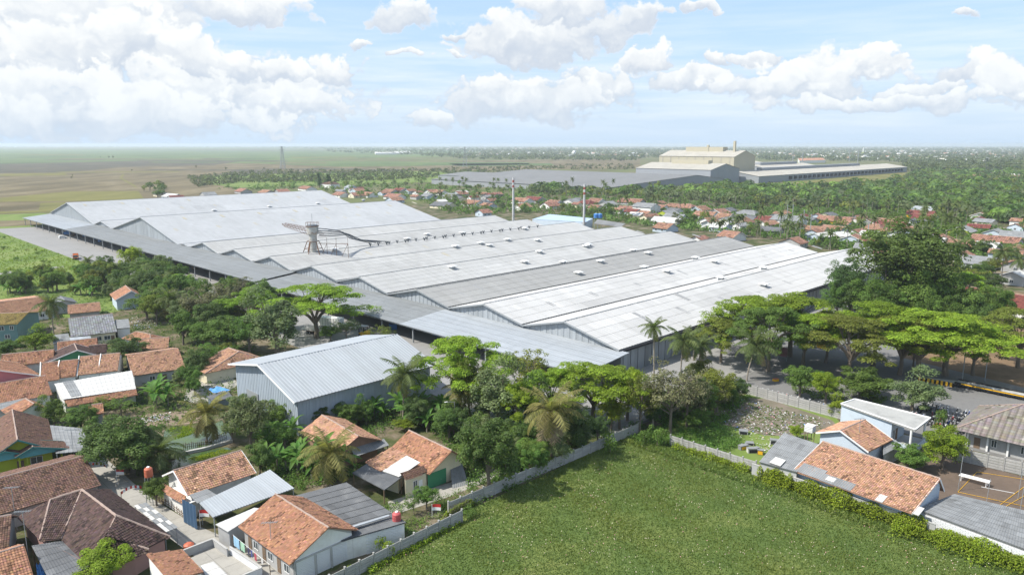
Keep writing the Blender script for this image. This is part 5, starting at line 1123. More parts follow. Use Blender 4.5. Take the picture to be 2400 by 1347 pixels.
# volleyball court: posts, net, boundary lines, scaffold of white crates
T_ = thing('volleyball_court', 'earth volleyball court with leaning poles and orange boundary cords', 'court', at(2290, 1130))
for (x, y, h) in ((2245, 1150, 6), (2312, 1177, 4), (2385, 1170, 5), (2390, 1200, 5)): b = at(x, y); MB().tube([b, b + Vector((.15, 0, h))], .045, 6).build('post', M_STEEL, T_)
mb = MB()
for (p, q) in (((2245, 1152), (2330, 1170)), ((2330, 1170), (2400, 1185)), ((2290, 1105), (2400, 1122)), ((2245, 1152), (2290, 1105)), ((2340, 1185), (2400, 1140)), ((2350, 1190), (2420, 1150))): mb.beam(at(*p, .12), at(*q, .12), .055, .04)
mb.build('boundary_cord', M_YEL, T_)
mb = MB(); a, b = at(2300, 1140, 2.4), at(2378, 1155, 2.4)
mb.beam(a, b, .05); mb.build('net_rail', M_WHP, T_)
c0 = at(2283, 1132); T_ = thing('slatted_bench', 'heap of white slatted racks on the volleyball court', 'rack', c0)
for k in range(6): mb = MB(); mb.beam(c0 + G(-.6 + k * .22, -2.2, .9), c0 + G(-.6 + k * .22, 2.2, 1.0), .12, .06); mb.build('slat', M_WHP, T_)
for p in ((-.6, -1.8), (.6, -1.8), (-.6, 1.8), (.6, 1.8)): MB().beam(c0 + G(*p, 0), c0 + G(*p, .9), .08).build('leg', M_WHP, T_)
# weighbridge with striped wall
def W2(px, py, z=0): return at(px, py, z)
T_ = thing('weighbridge', 'black raised weighbridge deck with yellow edge line', 'weighbridge', at(2320, 930)); a, b = at(2236, 906), at(2400, 940); a2, b2 = a + G(3.2, .0), b + G(3.2, .0)
mb = MB(); mb.prism([a + Vector((0, 0, .9)), b + Vector((0, 0, .9)), b2 + Vector((0, 0, .9)), a2 + Vector((0, 0, .9))], (0, 0, -.3)); mb.build('deck', M_CONC, T_)
for p, q, nm in ((a, b, 0), (a2, b2, 1)): mb = MB(); mb.beam(p + Vector((0, 0, .95)), q + Vector((0, 0, .95)), .18, .55); mb.build('side_beam', M_BLK, T_)
mb = MB(); mb.beam(a.lerp(b, .1) + G(-.1, 0, 1.05), b + G(-.1, 0, 1.05), .06, .22); mb.build('edge_line', M_YEL, T_)
for k in range(7): mb = MB(); p = a.lerp(b, (k + .5) / 7); mb.box(p + G(1.6, 0, 0), (3.0, .5, .6), math.pi / 4); mb.build('support', M_BLK, T_)
T_ = thing('striped_ramp_wall', 'low ramp wall with yellow and black hazard stripes left of the weighbridge', 'ramp wall', at(2215, 905)); a, b = at(2152, 892), at(2236, 908)
for k in range(16): p, q = a.lerp(b, k / 16), a.lerp(b, (k + 1) / 16); mb = MB(); mb.prism([p, q, q + Vector((0, 0, 1.0)), p + Vector((0, 0, 1.0))], G(.25, 0)); mb.build('stripe', [M_YEL, M_BLK][k % 2], T_)
mb = MB(); mb.prism([a + G(.3, 0, .9), b + G(.3, 0, .9), b + G(3.2, 0, .9), a + G(3.2, 0, .2)], (0, 0, -.3)); mb.build('ramp_deck', M_CONC, T_)
# cone, banner board
b = at(2293, 960); T_ = thing('traffic_cone', 'orange traffic cone on the asphalt beside the hipped hall', 'cone', b); MB().tube([b + Vector((0, 0, .05)), b + Vector((0, 0, .9))], [.3, .06], 10).build('cone', M_ORANGE, T_); MB().box(b, (.7, .7, .06)).build('base', M_ORANGE, T_)
b = at(1832, 845); T_ = thing('notice_board', 'dark red notice board on posts at the yard edge', 'sign', b); mb = MB(); mb.prism([b + G(0, -1.3, 1.2), b + G(0, 1.3, 1.2), b + G(0, 1.3, 3.6), b + G(0, -1.3, 3.6)], G(.12, 0)); mb.build('board', mat('faded_red_board', (.20, .10, .10), .8, .2, 2), T_)
for s in (-1.2, 1.2): MB().beam(b + G(.2, s), b + G(.2, s, 3.7), .12).build('post', M_STEEL, T_)
b = at(1932, 812); T_ = thing('guard_box', 'yellow-edged planter and guard kerb under the trees by the road', 'planter', b); MB().box(b, (5, 2.2, 1.1), math.pi / 4).build('kerb', M_YEL, T_); MB().box(b + Vector((0, 0, 1.1)), (4.6, 1.8, .05), math.pi / 4).build('soil', M_WOOD, T_)
# junk furniture in the vacant lot
c0 = at(1752, 1056); 
for k, (x, y, s, m, lab) in enumerate(((1742, 1052, (1.8, .8, .8), M_FIBRE, 'discarded white cabinet lying in the vacant lot, left of the junk'), (1765, 1060, (2.2, .9, .9), M_FIBRE_L, 'discarded long shelf unit in the junk heap of the vacant lot'), (1782, 1064, (1.0, .8, .9), M_WOOD, 'discarded wooden drawer unit at the right of the junk heap'), (1757, 1042, (1.3, 1.0, .5), mat('pinkish_box', (.55, .42, .36), .8, .1), 'pinkish box stack at the back of the junk heap'), (1742, 1016, (1.6, 1.2, .7), M_GREYW, 'grey crate standing alone in the grass of the vacant lot'), (1813, 1040, (1.3, .8, .9), M_FIBRE_L, 'white crate beside the grey asbestos shed'))):
    b = at(x, y); T_ = thing('junk_cabinet', lab, 'junk furniture', b); a_ = R.uniform(-.5, .5); MB().box(b, s, a_).build('carcass', m, T_); MB().box(b + Vector((0, 0, s[2])), (s[0] + .12, s[1] + .12, .06), a_).build('top', M_FIBRE, T_)
    MB().box(b + Vector((math.sin(a_) * s[1] / 2, -math.cos(a_) * s[1] / 2, .1)), (s[0] * .8, .06, s[2] * .7), a_).build('shelf', M_YEL if k == 2 or k == 0 else M_DARK, T_)
# blue tarpaulins
def tarp(label, spec, m=M_TARP, name='tarpaulin', post=True):
    P, n = pxpoly(spec); T = thing(name, label, 'tarpaulin', (P[0].x, P[0].y, 0)); mb = MB(); k = 5
    f = lambda i, j: (P[0].lerp(P[1], i / k)).lerp(P[3].lerp(P[2], i / k), j / k) + Vector((0, 0, .22 * math.sin(i * 1.9) * math.cos(j * 1.7)))
    for i in range(k):
        for j in range(k): mb.quad(f(i, j), f(i + 1, j), f(i + 1, j + 1), f(i, j + 1))
    mb.build('sheet', m, T)
    if post: posts(T, [p + Vector((0, 0, -.05)) for p in P], None, .08)
tarp('blue tarpaulin awning at the left front of the wide orange house', [(309, 871, 3.1), (342, 861, 3.1), (347, 872, 2.5), (311, 879)])
tarp('blue tarpaulin stretched left of the small metal warehouse', [(489, 912, 2.4), (512, 905, 2.4), (540, 913, 2.2), (500, 920)]); tarp('bright blue tarpaulin in the bottom left corner under the mast', [(84, 1322, 2.2), (96, 1318, 2.2), (110, 1350, 1.6), (88, 1352)])
mono('dark_shed', 'small dark plank shed with grey roof beside the small warehouse', 'shed', [(484, 929, 2.9), (535, 917, 2.9), (546, 930, 2.3), (500, 942)], M_FIBRE_D, mat('blue_planks', (.13, .17, .19), .9, .2), pitch=.4)
gable('hip_roof_house', 'orange hipped house with cream wall left of the small metal warehouse', 'house', (536, 815), (560, 824), 5.4, (520, 893), 2.6, 5.5, 2.6, m=M_TILE_P, wm=M_CREAM, hipB=3, ck=dict(moss=.4), hipA=.5)
# wooden frames on the lane beside the tank
stakes('grey wooden fence under the wide orange house front', [(350, 893), (395, 888), (432, 880)], 16, 1.6)
# ------------------------------------------------------------------ vehicles
def wheel(parent, c, r, w, ax):
    c = Vector(c); ax = Vector(ax).normalized(); T = MB().tube([c - ax * w / 2, c + ax * w / 2], r, 12).build('wheel', M_BLK, parent)
    MB().tube([c - ax * (w / 2 + .02), c + ax * (w / 2 + .02)], r * .5, 8).build('rim', M_STEEL, T)
def truck(label, pos, ang, bed=True):
    """built along +x then turned: cab forward"""
    T = thing('truck', label, 'truck', (0, 0, 0)); bx = lambda x0, x1, y, z0, z1: MB().prism([(x0, -y, z1), (x1, -y, z1), (x1, y, z1), (x0, y, z1)], (0, 0, z0 - z1))
    cab = MB(); pr = [(1.9, .7), (3.9, .7), (3.95, 1.5), (3.55, 2.5), (3.3, 2.65), (1.9, 2.7)]
    cab.add([(x, -1.1, z) for x, z in pr] + [(x, 1.1, z) for x, z in pr], [[0, 1, 7, 6], [1, 2, 8, 7], [2, 3, 9, 8], [3, 4, 10, 9], [4, 5, 11, 10], [5, 0, 6, 11]])
    cab.poly([(x, -1.1, z) for x, z in pr]); cab.poly([(x, 1.1, z) for x, z in reversed(pr)]); cab.build('cab', M_TRUCK, T)
    g = MB(); g.quad((3.97, -.95, 1.55), (3.97, .95, 1.55), (3.60, .9, 2.42), (3.60, -.9, 2.42)); g.build('windscreen', M_GLASS, T)
    for s in (-1, 1): g = MB(); g.quad((2.3, 1.12 * s, 1.6), (3.5, 1.12 * s, 1.6), (3.3, 1.12 * s, 2.35), (2.3, 1.12 * s, 2.35)); g.build('side_window', M_GLASS, T); MB().box((3.98, .75 * s, .95), (.08, .3, .22)).build('headlight', M_WHP, T); MB().beam((3.7, 1.15 * s, 2.1), (3.8, 1.45 * s, 2.1), .05).box((3.8, 1.48 * s, 1.85), (.05, .2, .5)).build('mirror', M_BLK, T)
    bx(1.5, 2.0, 1.15, .7, 3.05).build('headboard', M_TRUCK, T); bx(-4.2, 1.6, .45, .6, .9).build('chassis', M_BLK, T); bx(-4.4, 1.55, 1.2, .95, 1.15).build('bed', M_WOOD, T)
    if bed:
        for s in (-1, 1): MB().beam((-4.4, 1.2 * s, 1.4), (1.5, 1.2 * s, 1.4), .08, .5).build('side_board', M_TRUCK, T)
        MB().beam((-4.4, -1.2, 1.5), (-4.4, 1.2, 1.5), .08, .7).build('tailboard', M_TRUCK, T)
    MB().box((4.0, 0, .5), (.15, 2.2, .35)).build('bumper', M_BLK, T)
    for x in (3.0, -2.2, -3.2):
        for s in (-1, 1): wheel(T, (x, 1.0 * s, .5), .5, .32, (0, 1, 0))
    T.location = pos; T.rotation_euler = (0, 0, ang); return T
truck('orange flatbed truck parked alone on the pale loading yard', at(178, 607), math.radians(-60)); truck('orange and black truck half hidden by trees at the yard edge', at(240, 637), math.radians(-80))
def van(label, pos, ang, m, L=4.4, name='van', cat='van'):
    T = thing(name, label, cat, (0, 0, 0)); pr = [(-L / 2, .35), (L / 2, .35), (L / 2, .9), (L / 2 - .7, 1.05), (L / 2 - 1.4, 1.75), (-L / 2 + .2, 1.8), (-L / 2, 1.2)]; n = len(pr); b = MB()
    b.add([(x, -.85, z) for x, z in pr] + [(x, .85, z) for x, z in pr], [[i, (i + 1) % n, (i + 1) % n + n, i + n] for i in range(n)]); b.poly([(x, -.85, z) for x, z in pr]); b.poly([(x, .85, z) for x, z in reversed(pr)]); b.build('body', m, T)
    g = MB(); g.quad((L / 2 - .72, -.75, 1.1), (L / 2 - .72, .75, 1.1), (L / 2 - 1.36, .7, 1.7), (L / 2 - 1.36, -.7, 1.7)); g.build('windscreen', M_GLASS, T)
    for s in (-1, 1): g = MB(); g.quad((-L / 2 + .4, .87 * s, 1.1), (L / 2 - 1.2, .87 * s, 1.1), (L / 2 - 1.5, .87 * s, 1.62), (-L / 2 + .5, .87 * s, 1.62)); g.build('side_window', M_GLASS, T)
    for x in (-L / 2 + .8, L / 2 - .8):
        for s in (-1, 1): wheel(T, (x, .78 * s, .33), .33, .2, (0, 1, 0))
    T.location = pos; T.rotation_euler = (0, 0, ang)
van('white van on the loading yard just right of the half-hidden truck', at(276, 628), math.radians(140), M_WHP); van('small white car in front of the green-walled house', at(1967, 552), math.radians(20), M_WHP, 4.0, 'car', 'car')
van('white car parked behind the yellow forklift', at(824, 771), math.radians(-20), M_WHP, 4.2, 'car', 'car'); van('white pickup deep under the canopy at its far left', at(148, 559), math.radians(40), M_WHP, 4.2)
# white box body trailers seen through the umbrella tree
b = at(775, 770); T_ = thing('box_trailer', 'white ribbed box trailer seen under the spreading bright tree', 'trailer', b); mb = MB(); mb.box(b + Vector((0, 0, 1.0)), (8, 2.5, 2.6), math.radians(-20)); mb.build('box', M_WHP, T_)
for k in range(9): c = b + Vector((math.cos(math.radians(-20)), math.sin(math.radians(-20)), 0)) * (-3.8 + k * .95) + Vector((0, 0, 1.0)); MB().box(c, (.1, 2.6, 2.62), math.radians(-20)).build('rib', M_STEEL, T_)
for s in (-3, -2, 3): c = b + Vector((math.cos(math.radians(-20)), math.sin(math.radians(-20)), 0)) * s; wheel(T_, c + Vector((0, 0, .5)), .5, 2.5, (.34, .94, 0))
b = at(748, 783); T_ = thing('flatbed_trailer', 'flatbed trailer with white slatted side boards under the bright tree', 'trailer', b); d_ = Vector((math.cos(math.radians(-22)), math.sin(math.radians(-22)), 0)); n_ = Vector((-d_.y, d_.x, 0))
MB().beam(b - d_ * 5 + Vector((0, 0, 1)), b + d_ * 5 + Vector((0, 0, 1)), 2.4, .2).build('deck', M_WOOD, T_)
for s in (-1.2, 1.2):
    for k in range(3): MB().beam(b - d_ * 5 + n_ * s + Vector((0, 0, 1.3 + k * .35)), b + d_ * 5 + n_ * s + Vector((0, 0, 1.3 + k * .35)), .06, .2).build('side_slat', M_WHP, T_)
for s in (-3.5, -2.5, 3.2): wheel(T_, b + d_ * s + Vector((0, 0, .45)), .45, 2.3, n_)
# forklift
T_ = thing('forklift', 'yellow forklift with grey roof in the yard behind the small warehouse', 'forklift', (0, 0, 0))
MB().prism([(-1.3, -.7, 1.0), (.7, -.7, .9), (.7, .7, .9), (-1.3, .7, 1.0)], (0, 0, -.65)).box((-1.1, 0, .9), (.7, 1.3, .45)).build('body', M_YEL, T_)
for x, y in ((.6, .6), (.6, -.6), (-.8, .6), (-.8, -.6)): MB().beam((x, y, .9), (x * .8, y, 2.3), .09).build('guard_post', M_BLK, T_)
MB().box((-.1, 0, 2.3), (1.7, 1.4, .1)).build('roof', M_GREYW, T_); MB().box((-.3, 0, 1.0), (.5, .6, .5)).build('seat', M_BLK, T_)
for s in (-.35, .35): MB().beam((.95, s, .1), (.95, s, 2.6), .12).build('mast', M_BLK, T_); MB().beam((.95, s, .15), (2.1, s, .12), .12, .05).build('fork', M_STEEL, T_)
for x in (.5, -.9):
    for s in (-.65, .65): wheel(T_, (x, s, .33), .33, .25, (0, 1, 0))
T_.location = at(852, 788); T_.rotation_euler = (0, 0, math.radians(150)); T_.scale = (1.35,) * 3
# motorbikes: one of each colour, then copies
M_BK = [mat('bike_paint_' + str(i), c, .35, .05, spec=.5) for i, c in enumerate([(.02, .02, .025), (.45, .46, .48), (.40, .03, .03), (.03, .08, .30), (.55, .55, .54)])]
def bike(m, lab):
    T = thing('motorbike', lab, 'motorbike', (0, 0, 0), 'motorbikes parked beside the hipped hall')
    for x in (-.62, .62):
        w = MB().tube([(x, -.06, .3), (x, .06, .3)], .30, 10).build('wheel', M_BLK, T)
    MB().tube([(-.55, 0, .38), (-.1, 0, .42), (.2, 0, .55), (.45, 0, .8), (.55, 0, .95)], [.10, .17, .13, .12, .05], 6).tube([(-.75, 0, .72), (-.4, 0, .62), (0, 0, .60)], [.06, .14, .12], 6).build('body', m, T)
    MB().tube([(-.75, 0, .80), (-.35, 0, .76), (.05, 0, .74)], [.09, .14, .09], 6).build('seat', M_BLK, T)
    MB().beam((.42, -.33, 1.0), (.42, .33, 1.0), .05).beam((.45, -.3, 1.0), (.4, -.32, 1.2), .03).beam((.45, .3, 1.0), (.4, .32, 1.2), .03).build('handlebar', M_STEEL, T)
    MB().beam((.62, 0, .3), (.42, 0, 1.0), .08).build('fork', M_STEEL, T); MB().box((.58, 0, .86), (.14, .2, .16)).build('headlight', M_WHP, T)
    return T
BL = ['black motorbike in the crowded bike park beside the hipped hall', 'silver motorbike in the crowded bike park beside the hipped hall', 'red motorbike in the crowded bike park beside the hipped hall', 'blue motorbike in the crowded bike park beside the hipped hall', 'white motorbike in the crowded bike park beside the hipped hall']
protos = [bike(m, l) for m, l in zip(M_BK, BL)]; cnt = [0] * 5
spots = []
for i in range(5):
    for j in range(17): spots.append(G(157.5 + i * 2.9, -44.5 + j * .78))
for j in range(15): spots.append(G(152.5 + (j % 2) * .3, -73 + j * 1.15))
for k, p in enumerate(spots):
    if R.random() < .12 or (not is_free(p, .3)): continue
    c = R.choice([0, 0, 0, 1, 2, 3, 4, 0]); under = k >= 85
    o = protos[c] if cnt[c] == 0 and not under else copy_tree(protos[c]); cnt[c] += 0 if under else 1
    o.location = p + Vector((R.uniform(-.15, .15), R.uniform(-.15, .15), .06)); o.rotation_euler = (R.uniform(-.1, .1), 0, math.radians(-45 + (90 if k % 17 < 30 else 0)) + R.uniform(-.25, .25)); o['group'] = 'motorbikes parked beside the hipped hall'
    if under: o['group'] = 'motorbikes under the trees behind the mottled fence'; o['label'] = ['black', 'silver', 'red', 'blue', 'white'][c] + ' motorbike in the shaded row behind the mottled fence'
b = at(1818, 893); T_ = thing('yellow_crate', 'yellow crate on the ground among the shaded motorbikes', 'crate', b); MB().box(b, (1.2, .8, .6), .3).build('box', M_YEL, T_); MB().box(b + Vector((0, 0, .6)), (1.26, .86, .06), .3).build('lid', M_ORANGE, T_)
# drums and sacks under the canopy
for k in range(26):
    b = G(128 + R.uniform(0, 8), R.uniform(-580, -120)); s = R.choice([0, 1]); mb = MB()
    mb.box(b, (R.uniform(1.5, 4), R.uniform(1.5, 2.5), R.uniform(.8, 1.8)), R.random()); mb.box(b + Vector((.2, .1, 1.0)), (1.2, 1.2, R.uniform(.4, 1.4)), R.random())
    tag(mb.build('pallet_load', [M_FIBRE_L, M_BLUET, M_WOOD][k % 3], origin=b), ['white wrapped pallet load standing in the canopy shade', 'blue pallet load standing in the canopy shade', 'brown pallet load standing in the canopy shade'][k % 3], 'pallet load', 'pallet loads under the canopy')
# blue sheds and open structure behind the halls
mono('blue_shed', 'pale blue sheet shed roof behind the halls beside the second chimney', 'shed', [(1287, 502, 9), (1390, 512, 9), (1372, 521, 7), (1247, 514)], mat('pale_blue_sheet', (.33, .42, .53), .6, .05, tint=True), M_BLUEW, pitch=1.5, amp=.08, course=20, sw=3, var=.02)
mono('open_shed', 'open dark shed with white edge right of the blue water tanks', 'shed', [(1400, 514, 7), (1466, 524, 6.5), (1455, 532, 6), (1392, 524)], M_DKF, post=M_STEEL, pitch=1.5, course=20, sw=3)

# ------------------------------------------------------------------ the village beyond
FH = [  # x, y, width px, roof, wall, axis  (photograph pixels of the roof's middle)
 (720,438,48,'o','w','W'),(773,432,40,'B','w','h'),(822,436,18,'z','w','W'),(838,443,40,'o','w','U'),(800,452,34,'o','w','W'),(835,453,30,'o','w','U'),(862,452,34,'o','w','W'),
 (915,445,30,'o','w','W'),(940,442,34,'r','w','W'),(925,456,40,'o','w','W'),(925,464,36,'o','w','U'),(1012,446,38,'o','w','U'),(1005,455,30,'g','w','W'),(1032,447,24,'o','w','W'),(1060,455,34,'g','w','W'),
 (1078,450,28,'o','w','U'),(1110,471,46,'o','w','W'),(1132,471,40,'d','w','h'),(1155,455,26,'r','w','W'),(1040,476,52,'d','w','W'),(1133,493,24,'o','w','U'),
 (1225,466,40,'o','w','W'),(1253,463,40,'r','w','W'),(1222,479,34,'o','w','U'),(1290,476,40,'o','w','U'),(1300,471,30,'o','w','W'),(1340,468,34,'g','w','U'),(1375,471,34,'r','w','h'),(1398,467,28,'o','w','W'),
 (1425,474,34,'g','w','U'),(1480,475,50,'o','w','W'),(1515,486,46,'g','w','W'),(1545,482,34,'o','w','W'),(1580,479,44,'o','w','h'),(1610,480,42,'o','w','h'),(1565,495,36,'g','G','U'),(1583,504,44,'g','w','W'),(1640,485,34,'o','w','U'),
 (1655,498,44,'o','w','W'),(1685,492,40,'o','w','U'),(1665,512,40,'o','w','U'),(1700,512,34,'g','w','U'),(1560,526,36,'o','w','W'),(1565,512,60,'l','w','W'),
 (1755,495,52,'g','w','h'),(1740,513,44,'o','w','U'),(1700,503,30,'o','w','W'),(1800,509,40,'r','w','W'),(1848,517,60,'g','w','W'),(1880,505,36,'r','w','U'),(1690,525,34,'l','w','W'),
 (1960,510,70,'o','y','W'),(2010,512,60,'o','w','U'),(2040,516,44,'b','w','U'),(2010,540,46,'o','w','U'),(2000,553,40,'o','w','U'),(2092,522,60,'r','w','W'),(2040,545,36,'l','w','W'),
 (2255,533,44,'g','G','U'),(2215,575,40,'o','w','U'),(2333,540,60,'g','w','U'),(2378,545,50,'g','w','W'),(2335,556,86,'o','w','W'),(2308,570,52,'l','w','W'),(2255,566,50,'o','w','W'),(2385,580,60,'o','w','U'),(2395,490,46,'o','w','U'),(2375,482,36,'o','P','U'),
 (2245,425,34,'o','w','W'),(2268,415,36,'d','w','h'),(2300,410,34,'o','w','W'),(2345,425,46,'o','w','W'),(2370,408,40,'l','w','W'),(2395,412,34,'o','w','W'),(2335,398,36,'d','w','W'),(2390,395,34,'o','w','U'),
 (2330,498,34,'o','w','W'),(2300,500,30,'o','w','U'),(2165,486,38,'z','w','W'),(2160,496,50,'r','y','W'),(2170,505,44,'r','w','W'),
 (2300,605,56,'g','w','W'),(2385,612,44,'o','w','U'),(2380,640,40,'l','w','U'),
 (405,456,44,'l','w','W'),(412,460,30,'r','w','U'),(378,450,24,'d','w','h'),(488,452,30,'g','w','U'),(570,444,34,'o','w','W'),(625,447,34,'o','w','W'),(660,445,30,'o','w','U'),
 (1870,470,22,'o','w','W'),(2240,370,26,'o','w','W'),(2050,528,38,'o','w','h'),(1715,545,40,'o','w','W'),(1640,556,30,'o','w','U'),(1860,560,40,'o','w','U'),(2030,575,40,'g','w','W'),(2070,590,36,'o','w','W')]
RMAT = dict(o=M_TILE_F, r=M_TILE_R, B=M_TILE_B, b=M_TILE_B, g=M_FIBRE, d=M_FIBRE_D, l=M_FIBRE_L, z=M_ZINC)
NAMES = dict(o='orange tiled', r='dark red tiled', B='brown hipped', b='brown tiled', g='grey sheet-roofed', d='dark grey-roofed', l='white sheet-roofed', z='zinc-roofed')
LMK = [(720, 438, 'left of the white house with two tall cypresses'), (880, 450, 'behind the left halls'), (1030, 460, 'behind the gap between the left halls'), (1130, 470, 'left of the first striped chimney'), (1250, 468, 'just right of the first striped chimney'),
       (1375, 470, 'by the second striped chimney'), (1480, 480, 'right of the second striped chimney'), (1580, 490, 'left of centre of the far village'), (1680, 500, 'in the far village behind the bright halls'), (1780, 505, 'left of the power poles'), (1860, 515, 'among the power poles'), (1980, 520, 'near the green-walled compound'), (2100, 520, 'behind the giant dark tree'),
       (2160, 490, 'in the terraces beyond the giant dark tree'), (2250, 545, 'right of the giant dark tree'), (2330, 550, 'at the right edge of the far village'), (2300, 420, 'in the farthest right village'), (2380, 600, 'beside the palms at the right edge'), (480, 450, 'behind the leftmost hall in the rice land edge')]
def fh_label(x, y, rc): return 'small %s house %s' % (NAMES[rc], min(LMK, key=lambda q: abs(q[0] - x) + abs(q[1] - y))[2])
FL = {}
for q in sorted(FH): FL.setdefault(fh_label(q[0], q[1], q[3]), []).append(q[:2])
ORD = ['leftmost', 'second from left', 'third from left', 'fourth from left', 'fifth from left', 'sixth from left', 'seventh from left', 'eighth from left'] + [n + ' from left' for n in 'ninth tenth eleventh twelfth thirteenth fourteenth fifteenth sixteenth seventeenth eighteenth nineteenth twentieth'.split()]
def fh_full(x, y, rc):
    l = fh_label(x, y, rc); n = FL[l]; return l if len(n) == 1 else ORD[n.index((x, y))] + ' ' + l
for (x, y, wpx, rc, wc, ax) in FH:
    zc = 4.5; c = at(x, y, zc); mpp = (c.y) / F * 1.05; L = max(8, min(28, wpx * mpp * 1.12)); n_l = min(LMK, key=lambda q: abs(q[0] - x) + abs(q[1] - y))[2]
    a = Vector((S2, S2, 0)) if ax == 'U' else Vector((S2, -S2, 0)) ; a = Matrix.Rotation(R.uniform(-.15, .15), 3, 'Z') @ a
    if ax == 'U': L = min(L, 14)
    hip = L * .28 if ax == 'h' else 0; two = rc in 'B' or (x, y) in ((1480, 475), (1515, 486), (1848, 517)); z = (7.5 if two else 4.8); wd = min(L * .6, 7.2)
    A_, B_ = c - a * (L / 2 - hip), c + a * (L / 2 - hip); A_.z = B_.z = z + .6
    if any(inside(np.array([[c.x, c.y]]), f).any() for f in FOOT[-110:]): pass
    wm_ = dict(w=R.choice([M_WHITE, M_CREAM, M_BLUEW, M_GREYW, M_WHITE]), G=M_LIME, y=M_YEL, P=M_PINK)[wc]
    T_, P_, LL, ww, _ = gable('village_house', fh_full(x, y, rc), 'house', A_, B_, z + .6, wd, wd * .42, kind='tile' if rc in 'orBb' else 'sheet', m=RMAT[rc], wm=wm_, hipA=hip, hipB=hip, group=NAMES[rc] + ' village houses',
                   ck=dict(tw=1.1, tl=1.1, amp=.06, lift=.12, var=.14) if rc in 'orBb' else dict(pitch=1.0, amp=.06, course=3, sw=2, var=.06), cap=True, barge=M_WHP if R.random() < .3 else None, ops=[(1, .25, .9 if not two else 4, 1.4, 1.3, 0), (1, .7, .9, 1.4, 1.3, 0), ('A', .5, .9, 1.4, 1.3, 0)])

# more roofs of the far village, filled in where no other house stands
FV = [[(1240, 470), (1500, 478), (1740, 496), (1900, 508), (2120, 520), (2220, 540), (2230, 590), (1990, 580), (1880, 560), (1700, 545), (1560, 525), (1400, 500), (1250, 490)], [(2240, 520), (2400, 500), (2400, 640), (2250, 620)], [(770, 440), (900, 448), (1060, 446), (1200, 462), (1200, 492), (1060, 486), (960, 466), (800, 460)], [(2150, 420), (2400, 395), (2400, 450), (2200, 450)]]
FX = []
for gi, (poly, n) in enumerate(zip(FV, (46, 9, 16, 9))):
    k = 0
    for p in scatter_px(poly, n * 8, np.random.RandomState(90 + gi)):
        if k >= n or not is_free(p, 7.5): continue
        rc = R.choice('ooooorgld'); ax = R.choice('UW'); a = Matrix.Rotation(R.uniform(-.2, .2), 3, 'Z') @ (Vector((S2, S2, 0)) if ax == 'U' else Vector((S2, -S2, 0))); L = R.uniform(8, 15); w_ = R.uniform(3.8, 5.5)
        place_ = ('of centre in the far village', 'at the right edge beyond the palms', 'behind the gap of the left halls', 'in the farthest right village')[gi]
        z = R.choice([4.6, 4.9, 5.2]); px_, py_ = proj(p); T_, *_r = gable('village_house', None, 'house', Vector((p.x, p.y, z)) - a * L / 2, Vector((p.x, p.y, z)) + a * L / 2, z, w_, w_ * .42, kind='tile' if rc in 'or' else 'sheet', m=RMAT[rc], wm=R.choice([M_WHITE, M_CREAM, M_BLUEW, M_GREYW]), group='filler houses ' + place_,
            ck=dict(tw=1.1, tl=1.1, amp=.06, lift=.12, var=.14) if rc in 'or' else dict(pitch=1.0, amp=.06, course=3, sw=2, var=.06), ops=[(1, .3, .9, 1.4, 1.3, 0), ('A', .5, .9, 1.4, 1.3, 0)])
        side = 'left' if px_ < 1750 else 'right'; FX.append((px_, T_, 'little %s house %s%s' % (NAMES[rc], (side + ' ') if gi == 0 else '', place_), 'small houses ' + place_)); k += 1
FX.sort(key=lambda q: q[0]); LC = {}
for q in FX: LC.setdefault(q[2], []).append(q)
for l, qs in LC.items():
    for i, q in enumerate(qs):
        t = q[1]; nr = min([h for h in FH], key=lambda h: abs(h[0] - q[0]) + 2 * abs(h[1] - proj(t.location)[1])); o_ = 'left of' if q[0] < nr[0] else 'right of'
        l2 = (ORD[i] + ' ' + l) if len(qs) > 1 and len(qs) <= len(ORD) else l if len(qs) == 1 else l
        t['label'] = l2; t['group'] = q[3]
# ------------------------------------------------------------------ vegetation
def leaves(mb, cen, nrm, size, tint, rnd, asp=.55, mi=0):
    """one small folded leaf face per point"""
    n = len(cen); nrm = nrm / (np.linalg.norm(nrm, axis=1, keepdims=True) + 1e-9)
    a = rnd.normal(0, 1, (n, 3)); a -= nrm * (a * nrm).sum(1, keepdims=True); a /= np.linalg.norm(a, axis=1, keepdims=True) + 1e-9
    b = np.cross(nrm, a); s = (np.asarray(size) * rnd.uniform(.6, 1.35, n))[:, None] if np.ndim(size) else size * rnd.uniform(.6, 1.35, n)[:, None]
    V = np.stack([cen - a * s, cen + b * s * asp, cen + a * s, cen - b * s * asp], 1).reshape(-1, 3)
    return mb.add(V, np.arange(n * 4).reshape(-1, 4), np.column_stack([tint, tint * rnd.normal(1, .04, n), tint * rnd.normal(1, .08, n)]), mi)
def clumps(mb, C, rad, per, size, rnd, flat=1., tv=.22, up=.45):
    """leafy clumps: C centres, rad radii; every clump has its own leaf tone"""
    for c, r in zip(C, rad):
        k = max(8, int(per * rnd.uniform(.7, 1.3))); d = rnd.normal(0, 1, (k, 3)); d /= np.linalg.norm(d, axis=1, keepdims=True); d[:, 2] = np.where(d[:, 2] < -.35, -d[:, 2], d[:, 2])
        rr = r * rnd.uniform(.55, 1.08, k) ** .7; p = d * rr[:, None]; p[:, 2] *= flat; cen = np.array(c) + p
        n = d + rnd.normal(0, .45, (k, 3)); n[:, 2] += up; t = rnd.uniform(.8, 1.2) * np.clip(rnd.normal(1, tv, k), .4, 1.7)
        leaves(mb, cen, n, size, t, rnd)
PROTO = {}
